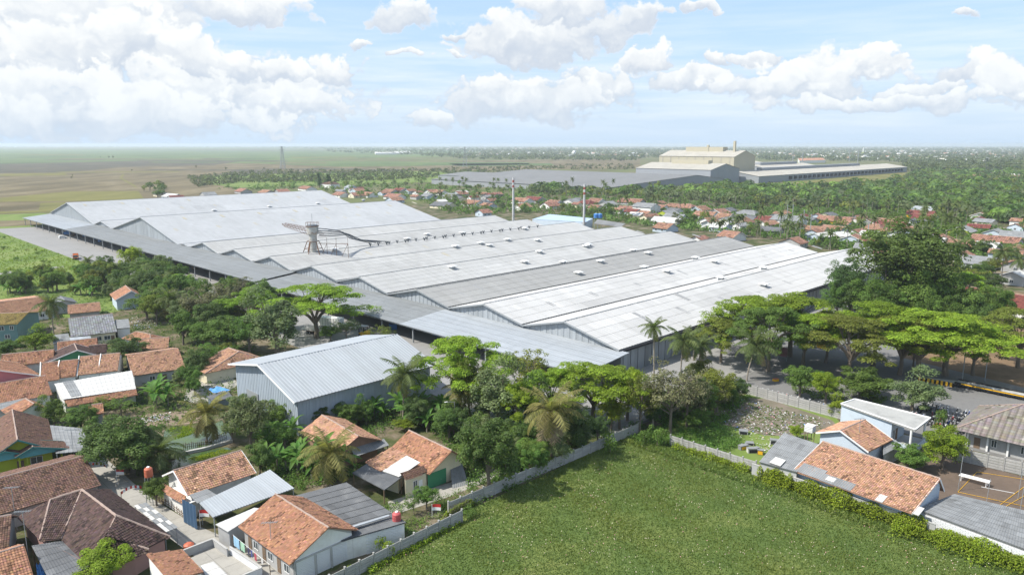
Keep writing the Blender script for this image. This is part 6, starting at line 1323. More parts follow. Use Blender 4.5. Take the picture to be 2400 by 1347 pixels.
def proto_tree(kind, v):
    key = (kind, v)
    if key in PROTO: return PROTO[key]
    rnd = np.random.RandomState(hash(kind) % 1000 * 0 + sum(map(ord, kind)) + v * 77); rr = random.Random(sum(map(ord, kind)) * 3 + v)
    cr, tr = MB(), MB()
    if kind in ('broad', 'dense', 'giant'):
        H = 10.; n = {'broad': 44, 'dense': 60, 'giant': 120}[kind]; low = 0 if kind == 'giant' else -1.2; C, rad = [], []
        lob = [(Vector((rr.uniform(-1, 1), rr.uniform(-1, 1), 0)) * 1.5 + Vector((0, 0, rr.uniform(5.0, 7.6) + (low if j < 4 else 0))), rr.uniform(2.0, 3.0)) for j in range(7 if kind != 'giant' else 11)]
        for k in range(n):
            c, r = lob[k % len(lob)]; d = Vector((rnd.normal(), rnd.normal(), rnd.normal() * .8)).normalized()
            p = c + d * r * rr.uniform(.72, 1.0); p.z = max(2.4 + low, min(p.z, 9.3)); C.append(p); rad.append(rr.uniform(.65, 1.15) * (.78 if kind == 'giant' else 1))
        for c, r in lob: C.append(c); rad.append(r * .72)
        clumps(cr, C, rad, {'broad': 210, 'dense': 240, 'giant': 170}[kind], .15 if kind != 'giant' else .105, rnd)
        tr.tube([(0, 0, -.3), (rr.uniform(-.15, .15), 0, 1.6), (0, rr.uniform(-.2, .2), 3.4), (0, 0, 5.6)], [.34, .24, .20, .12], 7)
        for c, r in lob: tr.tube([(0, 0, rr.uniform(2, 3)), (c.x * .5, c.y * .5, c.z * .62), (c.x * 1.2, c.y * 1.2, c.z + .6)], [.15, .10, .04], 5, cap=False)
    elif kind == 'rain':
        H = 10.; nl = 13; tr.tube([(0, 0, -.3), (.12, .05, 1.4), (0, 0, 3.0)], [.42, .30, .26], 8); C, rad = [], []
        for k in range(nl):
            a = k / nl * 6.283 + rr.uniform(-.25, .25); R_ = rr.uniform(4.0, 6.4) if k % 3 else rr.uniform(1.0, 3.0); tip = Vector((math.cos(a) * R_, math.sin(a) * R_, rr.uniform(7.0, 8.0) - R_ * .16 + (1.1 if k % 3 == 0 else 0) - (1.7 if k % 4 == 1 else 0)))
            mid = Vector((tip.x * .42, tip.y * .42, 5.2)); tr.tube([(0, 0, 2.6), (mid.x * .4, mid.y * .4, 4.0), mid, tip], [.20, .15, .10, .04], 5, cap=False)
            for j in range(10):
                q = tip + Vector((rr.gauss(0, 1.25), rr.gauss(0, 1.25), rr.gauss(0, .28))); q.z = min(8.9, q.z + .5 - (q.x ** 2 + q.y ** 2) * .022); C.append(q); rad.append(rr.uniform(.75, 1.25))
                if j % 3 == 0: tr.tube([mid.lerp(tip, .4), q - Vector((0, 0, .2))], [.06, .02], 4, cap=False)
        clumps(cr, C, rad, 200, .135, rnd, flat=.36, up=1.3, tv=.24)
    elif kind == 'sparse':
        tr.tube([(0, 0, -.3), (.1, 0, 2.0), (0, .1, 4.2), (.1, 0, 6.5)], [.24, .18, .13, .07], 6); C, rad = [], []
        for k in range(26):
            a = rr.uniform(0, 6.28); z0 = rr.uniform(2.2, 6); R_ = rr.uniform(1.3, 3.4) * (1.15 - abs(z0 - 4.3) / 6); tip = Vector((math.cos(a) * R_, math.sin(a) * R_, z0 + rr.uniform(1.2, 3.0)))
            tr.tube([(0, 0, z0), (tip.x * .5, tip.y * .5, z0 + .9), tip], [.08, .05, .02], 4, cap=False)
            for j in range(5):
                q = tip + Vector((rr.gauss(0, .55), rr.gauss(0, .55), rr.gauss(0, .45))); tr.tube([tip.lerp(Vector((0, 0, z0)), .3), q], [.025, .012], 3, cap=False); C.append(q); rad.append(rr.uniform(.4, .75))
        clumps(cr, C, rad, 42, .13, rnd, tv=.3)
    elif kind == 'far':
        C, rad = [], []
        for k in range(11):
            d = Vector((rnd.normal(), rnd.normal(), rnd.normal() * .7)).normalized(); C.append(Vector((0, 0, 5.6)) + Vector((d.x * 2.5, d.y * 2.5, d.z * 2.6))); rad.append(rr.uniform(1.2, 1.9))
        C.append(Vector((0, 0, 5.6))); rad.append(2.2); clumps(cr, C, rad, 34, .48, rnd, tv=.24); tr.tube([(0, 0, -.3), (0, 0, 5)], [.3, .18], 5)
    elif kind == 'cypress':
        C = [Vector((rr.gauss(0, .25), rr.gauss(0, .25), z)) for z in np.linspace(1.2, 9.4, 16)]; rad = [1.15 * (1 - abs(z.z - 3.5) / 9) for z in C]; clumps(cr, C, rad, 60, .28, rnd, tv=.18); tr.tube([(0, 0, -.3), (0, 0, 3)], [.2, .15], 5)
    elif kind == 'shrub':
        C = [Vector((rr.gauss(0, .9), rr.gauss(0, .9), rr.uniform(.5, 1.5))) for _ in range(12)]; clumps(cr, C, [rr.uniform(.45, .85) for _ in C], 60, .14, rnd); tr.tube([(0, 0, -.2), (0, 0, 1)], [.08, .05], 4)
    PROTO[key] = (cr.mesh('crown', M_BARK), tr.mesh('trunk', M_BARK)); return PROTO[key]
MCACHE = {}
def with_mat(me, m):
    k = (me.name, m.name)
    if k not in MCACHE: c = me.copy(); c.materials.clear(); c.materials.append(m); MCACHE[k] = c
    return MCACHE[k]
def tree(name, label, kind, m, pos, h, w=None, group=None, v=None, cat='tree', lean=.04):
    """h metres tall, crown w metres wide"""
    v = R.randrange(3) if v is None else v; cm, tm = proto_tree(kind, v); wid = {'rain': 14.5, 'broad': 8.0, 'dense': 8.2, 'giant': 8.5, 'sparse': 8, 'far': 8.3, 'cypress': 2.4, 'shrub': 4.4}[kind]; hh = {'shrub': 2.3, 'rain': 9.2, 'far': 9.6}.get(kind, 10.)
    s = h / hh; sx = (w / wid) if w else s * R.uniform(.9, 1.1)
    T = thing(name, label, cat, pos, group); T.scale = (sx, sx * R.uniform(.92, 1.08), s); T.rotation_euler = (R.uniform(-lean, lean), R.uniform(-lean, lean), R.uniform(0, 6.28))
    o = place('crown', cm, (0, 0, 0), T); o.material_slots[0].link = 'OBJECT'; o.material_slots[0].material = m; place('trunk', tm, (0, 0, 0), T); return T
# --- palms
def frond_mesh(v, m):
    k = ('frond', v, m.name)
    if k in MESH: return MESH[k]
    rr = random.Random(v * 5 + 1); mb = MB(); L = [4.6, 4.4, 4.0, 3.6][v]; el = [1.15, .62, .12, -.75][v]; n = 11; p = Vector((0, 0, 0)); pts = [p.copy()]
    for i in range(n):
        p = p + Vector((math.cos(el), 0, math.sin(el))) * L / n; pts.append(p.copy()); el -= [.10, .15, .16, .07][v]
    mb.tube(pts, [.05 - .003 * i for i in range(n + 1)], 3, .9, cap=False)
    for i in range(1, n):
        for f in (0, .33, .66):
            q = pts[i].lerp(pts[i + 1], f); t = (pts[i + 1] - pts[i]).normalized(); fr = (i + f) / n; l = 1.05 * math.sin(math.pi * min(1, fr * .9 + .12)) ** .6
            for s in (-1, 1):
                tip = q + t * l * .45 + Vector((0, s * l * rr.uniform(.7, .9), -l * rr.uniform(.25, .6))); mb.quad(q, q + t * .12, tip + t * .05, tip, rr.uniform(.7, 1.35))
    MESH[k] = mb.mesh('frond', m); return MESH[k]
def palm(label, pos, h, size=1., m=L_PALM, fronds=22, group=None, lean=(0, 0), single=True, dead=3):
    T = thing('coconut_palm', label, 'palm tree', pos, group); top = Vector((lean[0], lean[1], h)); mb = MB(); n = 7
    mb.tube([(lean[0] * (i / n) ** 1.7, lean[1] * (i / n) ** 1.7, -.2 + (h + .2) * i / n) for i in range(n + 1)], [.26 if i == 0 else .17 for i in range(n + 1)], 7)
    me = mb.mesh('trunk', M_BARKP); place('trunk', me, (0, 0, 0), T)
    for k in range(fronds):
        a = k * 2.4 + R.uniform(-.2, .2); f = k / fronds; v = 0 if f < .25 else 1 if f < .6 else 2; mm = m
        if k >= fronds - dead: v = 3; mm = L_DEAD if R.random() < .6 else L_PALMY
        s = size * 1.22 * R.uniform(.85, 1.1); place('frond', frond_mesh(v, mm), top, T, (0, R.uniform(-.12, .12), a), (s, s, s))
    mb = MB()
    for k in range(5): a = k * 1.3; mb.tube([top + Vector((math.cos(a) * .3, math.sin(a) * .3, -.25 + j * .14)) for j in range(3)], [.06, .14, .06], 5)
    mb.build('coconuts', L_PALMY, T).location = (0, 0, 0); bpy.context  # built in the palm's own frame
    return T
def far_palm_mesh():
    if 'farpalm' in MESH: return MESH['farpalm']
    out = []
    for v in range(2):
        mb = MB(); rr = random.Random(v)
        for k in range(17):
            a = k * 2.4; el = 1.1 - 1.5 * k / 17; p = Vector((0, 0, 10)); d = Vector((math.cos(a), math.sin(a), 0)); s_ = Vector((-d.y, d.x, 0))
            for i in range(4):
                q = p + (d * math.cos(el) + Vector((0, 0, math.sin(el)))) * 1.0; w0, w1 = (.25, .5, .5, .35)[i], (.5, .5, .35, .05)[i]; t = rr.uniform(.75, 1.3)
                mb.quad(p, q, q + s_ * w1 - Vector((0, 0, w1 * .5)), p + s_ * w0 - Vector((0, 0, w0 * .5)), t); mb.quad(q, p, p - s_ * w0 - Vector((0, 0, w0 * .5)), q - s_ * w1 - Vector((0, 0, w1 * .5)), t * .9); p = q; el -= .36
        t = MB(); t.tube([(0, 0, -.2), (.15, 0, 5), (0, 0, 10)], [.2, .15, .12], 5); out.append((mb.mesh('crown', L_PALM), t.mesh('trunk', M_BARKP)))
    MESH['farpalm'] = out; return out
def far_palm(label, pos, h, group):
    T = thing('coconut_palm', label, 'palm tree', pos, group); s = h / 10.5; c, t = R.choice(far_palm_mesh()); z = R.uniform(.8, 1.0); T.rotation_euler = (R.uniform(-.08, .08), R.uniform(-.08, .08), R.uniform(0, 6))
    T.scale = (z, z, s); place('crown', c, (0, 0, 0), T); place('trunk', t, (0, 0, 0), T); return T
def banana(label, pos, h, group):
    T = thing('banana_plant', label, 'banana plant', pos, group)
    if 'bleaf' not in MESH:
        for v in range(3):
            mb = MB(); rr = random.Random(v + 40); el = (1.3, .95, .5)[v]; p = Vector((0, 0, 0)); n = 7
            for i in range(n):
                q = p + Vector((math.cos(el), 0, math.sin(el))) * .42; w0, w1 = [(.05, .22, .34, .36, .34, .28, .18, .02)[j] for j in (i, i + 1)]; tn = rr.uniform(.85, 1.2)
                for s in (-1, 1): mb.quad(p, q, q + Vector((0, s * w1, w1 * .25)), p + Vector((0, s * w0, w0 * .25)), tn)
                p = q; el -= .20
            MESH['bleaf%d' % v] = mb.mesh('leaf', L_BAN)
        MESH['bstem'] = MB().tube([(0, 0, -.1), (0, 0, .6), (0, 0, 1)], [.16, .12, .07], 6).mesh('stem', M_BARKP); MESH['bleaf'] = 1
    place('stem', MESH['bstem'], (0, 0, 0), T, (0, 0, 0), (1, 1, h * .55))
    for k in range(9):
        s = h / 4. * R.uniform(.8, 1.15); place('leaf', MESH['bleaf%d' % (k % 3)], (0, 0, h * .52), T, (R.uniform(-.3, .3), R.uniform(-.15, .15), k * 2.4 + R.uniform(-.3, .3)), (s, s, s))
    return T
LM = [(735, 590, 'the silo tower'), (60, 640, 'the puddles of the left scrub'), (178, 610, 'the orange truck'), (250, 640, 'the half-hidden truck'), (300, 690, 'the white-bargeboard house'), (60, 710, 'the back row of orange roofs at left'), (200, 720, 'the low orange roof'), (210, 765, 'the grey shingled house'), (180, 825, 'the green gabled house'),
      (240, 860, 'the orange terrace'), (365, 840, 'the wide orange house'), (220, 900, 'the white shed'), (60, 920, 'the large orange roof at the left edge'), (90, 1010, 'the lime-walled house'), (170, 1030, 'the zinc carport roof'), (450, 1020, 'the upper pond'), (470, 1070, 'the lower pond'), (500, 1090, 'the speckled orange roof'),
      (250, 1200, 'the dark hipped house'), (300, 1150, 'the lane'), (570, 1150, 'the bright zinc carport'), (620, 880, 'the front gable of the small metal warehouse'), (800, 850, 'the roof of the small metal warehouse'), (900, 930, 'the long side of the small metal warehouse'), (560, 850, 'the orange hipped house by the metal warehouse'), (850, 780, 'the forklift'),
      (800, 1010, 'the brick-gabled house'), (1010, 1060, 'the cream house'), (1080, 1120, 'the leaning metal sheet'), (820, 1180, 'the dark flat roof'), (1000, 1200, 'the flag in the garden'), (1200, 1150, 'the upper run of field fence'), (1290, 980, 'the yellowing palm'), (1100, 880, 'the yard gap beside the metal warehouse'), (1300, 850, 'the near corner of the canopy'),
      (1450, 830, 'the corner of the last hall'), (1530, 900, 'the tall slim palm'), (1420, 980, 'the slim lamp pole'), (1590, 1000, 'the end of the field fence'), (1750, 960, 'the rubbish ground'), (1770, 870, 'the leaning palm'), (1750, 740, 'the long side of the last hall'), (1880, 920, 'the mottled fence'), (1832, 845, 'the notice board'), (2000, 850, 'the bend of the road'),
      (2060, 950, 'the flat blue house'), (2230, 960, 'the motorbike park'), (2200, 905, 'the hazard-striped ramp'), (2300, 920, 'the weighbridge'), (2350, 850, 'the park lawn'), (2340, 690, 'the maroon roof'), (2090, 640, 'the foot of the giant dark tree'), (1950, 600, 'the far corner of the halls'), (2250, 560, 'the green gabled far house'), (2220, 1050, 'the volleyball court'), (1750, 1060, 'the junk heap'), (2320, 600, 'the grey far roof at right')]
USED = set()
ADJ = {}
def ulab(kind, lm, px, py, fallback):
    if fallback.startswith(('rounded', 'low shrub')): return fallback
    look = {'leaf_mango': 'glossy dark green %s tree', 'leaf_dark_tree': 'nearly black-green %s tree', 'leaf_mid_tree': 'fresh green %s tree', 'leaf_pale_tree': 'pale grey-green %s tree', 'leaf_olive_tree': 'olive green %s tree', 'leaf_dry_tree': 'brownish %s tree'}.get(lm.name, 'green %s tree') % {'dense': 'round-crowned', 'broad': 'loose-crowned', 'sparse': 'thin-crowned'}.get(kind, 'leafy')
    L = sorted(LM, key=lambda q: math.hypot(q[0] - px, 1.6 * (q[1] - py)))
    for q in L[:4]:
        dx, dy = px - q[0], py - q[1]; rel = ('right of' if dx > 0 else 'left of') if abs(dx) > 1.6 * abs(dy) else ('in front of' if dy > 0 else 'behind')
        s = '%s %s %s' % (look, rel, q[2])
        if s not in USED: USED.add(s); return s
    return fallback
SIZEW = [(5, 'small'), (9, 'medium'), (13, 'tall'), (99, 'very tall')]
def lab(look, px, py, h=None):
    L = sorted(LM, key=lambda q: math.hypot(q[0] - px, 1.6 * (q[1] - py)))
    for q in L[:14]:
        dx, dy = px - q[0], py - q[1]; rel = ('right of' if dx > 0 else 'left of') if abs(dx) > 1.6 * abs(dy) else ('in front of' if dy > 0 else 'behind')
        s = '%s %s %s' % (look, rel, q[2])
        if s not in USED: USED.add(s); return s
    return look + ' ' + rel + ' ' + q[2]
LOOK = dict(rain='bright green umbrella-shaped tree', dense='dense dark round tree', broad='broad leafy green tree', sparse='thin-leaved greyish tree', giant='huge dark spreading tree', shrub='low leafy shrub', cypress='dark pointed cypress', pale='pale grey-green leafy tree', lime='yellow-green leafy tree', dry='brownish half-bare tree', olive='olive-yellow spreading tree')
# x foot, y foot, y top, crown width px, kind, leaf, look
TR = [
 (1330,1003,905,100,'broad',L_PALE,'pale'),(1432,1008,925,84,'broad',L_LIME,'lime'),(1145,988,880,92,'broad',L_MID,'broad'),(1500,985,905,70,'sparse',L_MID,'sparse'),(1480,925,862,80,'broad',L_MID,'broad'),(1640,905,838,80,'broad',L_OLIVE,'broad'),
 (572,990,918,72,'broad',L_PALE,'pale'),(655,1003,938,62,'broad',L_MID,'broad'),(722,988,936,62,'dense',L_MID,'dense'),(792,978,932,56,'broad',L_MID,'broad'),(835,1000,950,60,'dense',L_MANGO,'dense'),
 (742,792,672,205,'rain',L_RAIN,'rain'),(650,838,674,165,'broad',L_PALE,'pale'),(592,775,676,120,'rain',L_RAIN,'rain'),(528,822,738,120,'dense',L_MID,'broad'),(585,830,735,90,'broad',L_MID,'broad'),(430,808,724,72,'dense',L_MID,'dense'),(478,820,748,80,'broad',L_MID,'broad'),
 (478,765,664,150,'sparse',L_DRY,'dry'),(562,715,650,90,'sparse',L_DRY,'dry'),(530,745,688,80,'sparse',L_OLIVE,'dry'),(428,680,638,60,'broad',L_RAIN,'lime'),(345,750,680,85,'broad',L_MID,'broad'),(400,730,668,70,'broad',L_MID,'broad'),(345,655,606,90,'broad',L_MID,'broad'),(310,640,572,60,'broad',L_LIME,'lime'),
 (85,828,764,82,'broad',L_LIME,'lime'),(20,836,797,70,'dense',L_MID,'dense'),(302,852,783,88,'dense',L_DARK,'dense'),(470,886,812,66,'dense',L_DARK,'dense'),(458,925,868,50,'broad',L_MID,'broad'),(500,870,800,70,'broad',L_MID,'broad'),(128,995,925,76,'broad',L_MID,'broad'),(192,1008,948,82,'dense',L_MID,'dense'),(285,975,930,60,'sparse',L_MID,'sparse'),(240,970,925,50,'sparse',L_OLIVE,'sparse'),
 (298,1105,975,180,'dense',L_MANGO,'dense'),(350,1080,990,90,'broad',L_MID,'broad'),(590,1060,915,120,'broad',L_PALE,'pale'),(640,1020,945,70,'broad',L_MID,'broad'),(700,1000,934,80,'dense',L_MID,'dense'),(745,1000,945,70,'dense',L_DARK,'dense'),(765,968,918,55,'broad',L_MID,'broad'),(815,1000,945,75,'dense',L_MID,'dense'),(858,995,925,60,'broad',L_MID,'broad'),(610,1120,1032,72,'dense',L_MANGO,'dense'),(668,1060,985,60,'broad',L_MID,'broad'),(545,1035,975,60,'broad',L_MID,'broad'),
 (950,1010,978,52,'broad',L_LIME,'lime'),(1075,965,795,200,'rain',L_RAIN,'rain'),(1100,985,830,90,'broad',L_OLIVE,'sparse'),(1170,1005,828,150,'broad',L_PALE,'pale'),(1232,960,818,130,'sparse',L_OLIVE,'sparse'),(1240,1000,868,110,'broad',L_MID,'broad'),(1390,990,852,215,'rain',L_RAIN,'rain'),(1290,985,862,130,'rain',L_RAIN,'rain'),(1215,1015,900,100,'rain',L_LIME,'rain'),(1145,1155,978,145,'dense',L_MANGO,'dense'),(1360,1060,960,80,'dense',L_DARK,'dense'),
 (1452,1005,870,110,'sparse',L_LIME,'lime'),(1470,985,850,90,'broad',L_LIME,'lime'),(1500,1015,880,80,'sparse',L_OLIVE,'sparse'),(1570,1015,840,140,'sparse',L_DRY,'dry'),(1610,1000,860,120,'sparse',L_DRY,'dry'),(1680,965,858,110,'broad',L_OLIVE,'broad'),(1640,985,880,80,'broad',L_MID,'broad'),(1720,935,880,70,'dense',L_DARK,'dense'),(1530,1000,930,60,'dense',L_DARK,'dense'),
 (1690,850,745,120,'rain',L_OLIVE,'olive'),(1760,840,700,190,'rain',L_RAIN,'rain'),(1850,835,694,210,'rain',L_RAIN,'rain'),(1800,870,715,150,'rain',L_MID,'rain'),(1882,858,738,150,'rain',L_RAIN,'rain'),(1935,850,735,130,'rain',L_OLIVE,'olive'),(1988,885,745,190,'rain',L_OLIVE,'olive'),(2045,860,710,170,'rain',L_RAIN,'rain'),(2150,885,735,240,'rain',L_RAIN,'rain'),(2215,880,738,230,'rain',L_RAIN,'rain'),(2108,878,745,170,'rain',L_OLIVE,'olive'),(2280,880,760,140,'rain',L_RAIN,'rain'),(2385,862,722,150,'rain',L_OLIVE,'olive'),
 (2082,745,500,300,'giant',L_MANGO,'giant'),(1990,740,600,130,'giant',L_DARK,'dense'),(2030,755,640,110,'dense',L_MID,'broad'),(2130,760,620,120,'dense',L_MID,'dense'),(2175,750,600,120,'giant',L_MANGO,'dense'),(2215,765,645,90,'dense',L_MID,'broad'),(2285,775,660,80,'dense',L_MID,'broad'),(2338,765,672,80,'dense',L_MID,'broad'),(2250,740,640,110,'rain',L_RAIN,'rain'),(1960,745,650,80,'dense',L_MID,'broad'),(2235,690,612,110,'sparse',L_OLIVE,'dry'),(2300,700,640,90,'dense',L_DARK,'dense'),
 (1875,930,850,84,'broad',L_MID,'broad'),(1935,945,866,76,'broad',L_LIME,'lime'),(2015,935,860,138,'dense',L_MID,'dense'),(2138,965,864,130,'broad',L_PALE,'pale'),(1960,975,925,60,'broad',L_LIME,'lime'),(1925,915,865,60,'broad',L_MID,'broad'),(2208,1098,1003,108,'dense',L_LIME,'lime'),(2125,1100,1040,96,'dense',L_MID,'broad'),(1868,1030,995,40,'broad',L_LIME,'lime'),(2140,860,790,60,'broad',L_MID,'broad'),
 (1000,1195,1132,56,'broad',L_MID,'broad'),(970,1205,1150,40,'sparse',L_MID,'sparse'),(262,1362,1272,140,'dense',L_LIME,'lime'),(368,1185,1112,62,'broad',L_MID,'broad'),(905,1300,1255,60,'shrub',L_LIME,'shrub'),(820,1345,1322,50,'shrub',L_LIME,'shrub'),(960,1260,1238,70,'shrub',L_MID,'shrub'),(1100,1210,1185,60,'shrub',L_MID,'shrub'),
 (1540,1045,990,60,'shrub',L_MID,'shrub'),(1510,1040,1000,50,'shrub',L_MID,'shrub'),(1640,1000,950,80,'broad',L_MID,'broad'),(890,825,760,60,'sparse',L_OLIVE,'sparse'),(812,800,742,70,'sparse',L_PALE,'sparse'),(775,800,760,50,'broad',L_MID,'broad'),(232,650,602,30,'sparse',L_MID,'sparse'),(1260,1080,1020,70,'broad',L_MID,'broad'),(1400,1040,975,60,'dense',L_DARK,'dense'),(1430,1060,1010,60,'shrub',L_MID,'shrub'),(2205,1000,950,40,'shrub',L_MID,'shrub')]
for (x, y, yt, w, kind, lm, look) in TR:
    b = at(x, y); h = h_at(b, yt); mpp = math.hypot(b.y, CAMH) / F; tree({'rain': 'umbrella_tree', 'shrub': 'shrub'}.get(kind, 'leafy_tree'), lab(LOOK[look], x, (y + yt) / 2), kind, lm, b, h, w * mpp * (1.2 if kind == 'rain' else 1.0), v=(2 if w == 300 else None), cat='shrub' if kind == 'shrub' else 'tree')
    if kind != 'shrub': FOOT.append([(b.x - 2, b.y - 2), (b.x + 2, b.y - 2), (b.x + 2, b.y + 2), (b.x - 2, b.y + 2)])
for (x, y, yt) in ((749, 440, 404), (769, 440, 408), (774, 440, 410)): b = at(x, y); tree('cypress', 'tall dark pointed tree beside the white brown-roofed house behind the left halls', 'cypress', L_DARK, b, h_at(b, yt), 6.5, group='dark pointed trees behind the left halls')
PL = [ # x foot, y foot, y crown centre, lean m, size, leaf, look
 (945,985,880,(.6,.3),1.15,L_PALM,'full coconut palm'),(1090,988,915,(-.3,.2),1.0,L_PALMY,'drooping coconut palm'),(1293,1082,965,(-.2,.3),1.25,L_PALMY,'yellowing coconut palm with drooping dead fronds'),(1530,1003,768,(-.5,0),.62,L_PALM,'very tall slim coconut palm'),(1592,920,800,(.5,.4),1.0,L_PALM,'coconut palm with open crown'),(1750,893,810,(1.8,.2),1.25,L_PALM,'leaning coconut palm with wide crown'),
 (775,1140,1062,(.2,0),1.15,L_PALMY,'bushy young yellow-green coconut palm'),(485,1035,970,(.2,.2),1.15,L_PALMY,'stout coconut palm'),(375,1098,1060,(0,0),1.1,L_PALM,'short young coconut palm'),(126,782,712,(.1,0),1.05,L_PALM,'coconut palm between roofs'),(402,762,700,(0,0),.95,L_PALM,'ragged coconut palm'),(382,700,658,(0,0),.9,L_PALM,'small coconut palm'),(395,745,735,(0,0),.9,L_PALMY,'stubby coconut palm'),(208,640,612,(0,0),.7,L_PALM,'thin coconut palm'),
 (2345,672,592,(-.4,0),1.15,L_PALM,'coconut palm at the right edge'),(2240,620,575,(0,0),1.1,L_PALM,'low wide coconut palm'),(2212,600,512,(.2,0),1.1,L_PALM,'coconut palm rising over roofs'),(2380,660,610,(.4,0),1.0,L_PALM,'leaning coconut palm'),(1635,905,810,(.3,0),.9,L_PALM,'second open-crowned coconut palm'),(1625,845,790,(.2,0),.8,L_PALM,'small green coconut palm')]
for (x, y, yc, ln, s, lm, look) in PL:
    b = at(x, y); h = h_at(b, yc); T_ = palm(lab(look, x, y), b, h, s, lm, lean=ln, fronds=24, dead=6 if 'dead' in look or 'stout' in look else 3)
    for c in T_.children:
        if c.name.startswith('coconuts'):
            me = c.data; me.transform(Matrix.Translation(b))   # its points were taken relative to the palm's foot
# --- banana groves
def grove(pts, label, n, group):
    k = 0
    for p in scatter_px(pts, n * 3, rs):
        if k >= n: break
        if is_free(p, .5): banana(label, p, R.uniform(3.4, 5.4), group); k += 1
grove([(625, 1010), (720, 1020), (770, 1100), (760, 1130), (650, 1110), (600, 1090)], 'banana plant in the grove left of the young yellow-green palm', 17, 'banana plants left of the young palm')
grove([(830, 950), (900, 960), (1060, 980), (1090, 1040), (950, 1000), (850, 990)], 'banana plant in the grove under the full coconut palm', 24, 'banana plants behind the cream house')
grove([(1190, 1040), (1245, 1050), (1240, 1090), (1200, 1090)], 'banana plant between the mango tree and the yellowing palm', 5, 'banana plants beside the mango tree')
grove([(335, 925), (395, 915), (398, 960), (340, 965)], 'banana plant in front of the wide orange house', 5, 'banana plants before the wide orange house')
grove([(120, 690), (240, 670), (240, 700), (130, 705)], 'banana plant behind the back row of roofs at left', 8, 'banana plants behind the back row of roofs')
grove([(0, 655), (60, 660), (60, 700), (0, 700)], 'banana plant at the left edge behind the orange roofs', 6, 'banana plants at the left edge')
grove([(700, 1110), (760, 1100), (830, 1110), (800, 1130), (720, 1140)], 'banana plant at the back edge of the dark flat roof', 7, 'banana plants behind the dark flat roof')
# --- belts of trees scattered through an outline
def belt(pts, n, kinds, label, group, hr, m_=1.5, name='leafy_tree', cat='tree', uniq=False, fn=None):
    k = 0; pp = scatter_px(pts, n * 4, rs)
    for p in pp:
        if k >= n: break
        if not is_free(p, m_): continue
        kind, lm = R.choice(kinds); h = R.uniform(*hr); px, py = proj(p)
        if fn: fn(label, p, h, group)
        else: tree(name, ulab(kind, lm, px, py, label), kind, lm, p, h, h * R.uniform(.8, 1.15) if kind != 'far' and h > 3 else None, group=group, cat=cat)
        k += 1
D = [('dense', L_MID), ('broad', L_MID), ('dense', L_MANGO), ('broad', L_PALE), ('broad', L_OLIVE), ('dense', L_DARK)]
belt([(0, 668), (110, 655), (200, 645), (420, 640), (430, 700), (400, 740), (330, 735), (270, 710), (240, 695), (120, 690), (0, 695)], 92, D, 'leafy tree in the green belt between left village and loading yard', 'trees between the left village and the loading yard', (5, 9))
belt([(330, 680), (560, 690), (620, 720), (560, 800), (440, 790), (330, 750)], 34, D + [('sparse', L_OLIVE)], 'leafy tree in the thicket right of the left village', 'trees in the thicket right of the left village', (6, 11))
belt([(380, 850), (600, 830), (620, 850), (540, 880), (450, 920), (380, 900)], 8, D, 'garden tree between the wide orange house and small warehouse', 'garden trees by the small warehouse', (3.5, 6), 2)
belt([(0, 550), (60, 580), (240, 630), (140, 660), (0, 650)], 26, [('shrub', L_MID), ('shrub', L_OLIVE), ('shrub', L_LIME)], 'low shrub in the scrub left of the loading yard', 'shrubs in the left scrub', (1., 2.6), 1, 'shrub', 'shrub')
belt([(590, 1000), (700, 1010), (880, 990), (1000, 990), (1080, 1000), (1180, 990), (1350, 1020), (1420, 1060), (1260, 1120), (1110, 1150), (1090, 1050), (940, 1000), (840, 990), (700, 970), (600, 980)], 34, D, 'understorey tree in the grove behind the field fence', 'understorey trees behind the field fence', (3.5, 6.5), 1.5)
belt([(1500, 980), (1560, 960), (1680, 930), (1740, 940), (1660, 990), (1560, 1030)], 16, D[:3] + [('sparse', L_DRY)], 'understorey tree where the field fence meets the yard', 'understorey trees at the fence corner', (3, 6.5), 1)
belt([(1950, 740), (2100, 730), (2240, 740), (2330, 760), (2260, 780), (2000, 770)], 20, D[:3], 'dark tree in the row under the giant dark tree', 'dark trees under the giant tree', (8, 13), 2)
belt([(2230, 590), (2400, 600), (2400, 660), (2280, 670), (2230, 640)], 14, D, 'garden tree by the houses at the right edge', 'garden trees at the right edge', (5, 9), 3)
# middle distance
VM = [('far', L_FAR), ('far', L_MID), ('far', L_OLIVE), ('far', L_MANGO), ('broad', L_MID)]
belt([(470, 440), (560, 418), (740, 410), (900, 400), (1100, 400), (1240, 420), (1240, 500), (1050, 500), (980, 468), (800, 465), (740, 445), (480, 452)], 120, VM, 'rounded tree among the roofs behind the left halls', 'trees among the roofs behind the left halls', (5, 9), 4, name='round_tree')
belt([(330, 440), (380, 442), (420, 462), (345, 466)], 12, VM, 'bushy tree at the end of the field track', 'trees at the end of the field track', (7, 13), 3)
belt([(1240, 440), (1540, 446), (1700, 425), (1770, 430), (1900, 440), (2150, 420), (2400, 440), (2400, 520), (2230, 510), (2100, 500), (1900, 495), (1750, 485), (1500, 465), (1240, 460)], 20, VM, 'rounded tree in the wood behind the far village', 'trees in the wood behind the far village', (9, 15), 3, name='round_tree')
belt([(1240, 465), (1500, 470), (1740, 490), (1900, 500), (2100, 510), (2240, 520), (2240, 600), (1960, 590), (1860, 565), (1680, 545), (1530, 530), (1240, 500)], 165, VM, 'rounded tree among the houses of the far village', 'trees among the far village houses', (4, 8), 5, name='round_tree')
belt([(2230, 410), (2400, 400), (2400, 600), (2240, 600)], 28, VM, 'rounded tree among the houses of the farthest right village', 'trees among the farthest right houses', (5, 10), 3, name='round_tree')
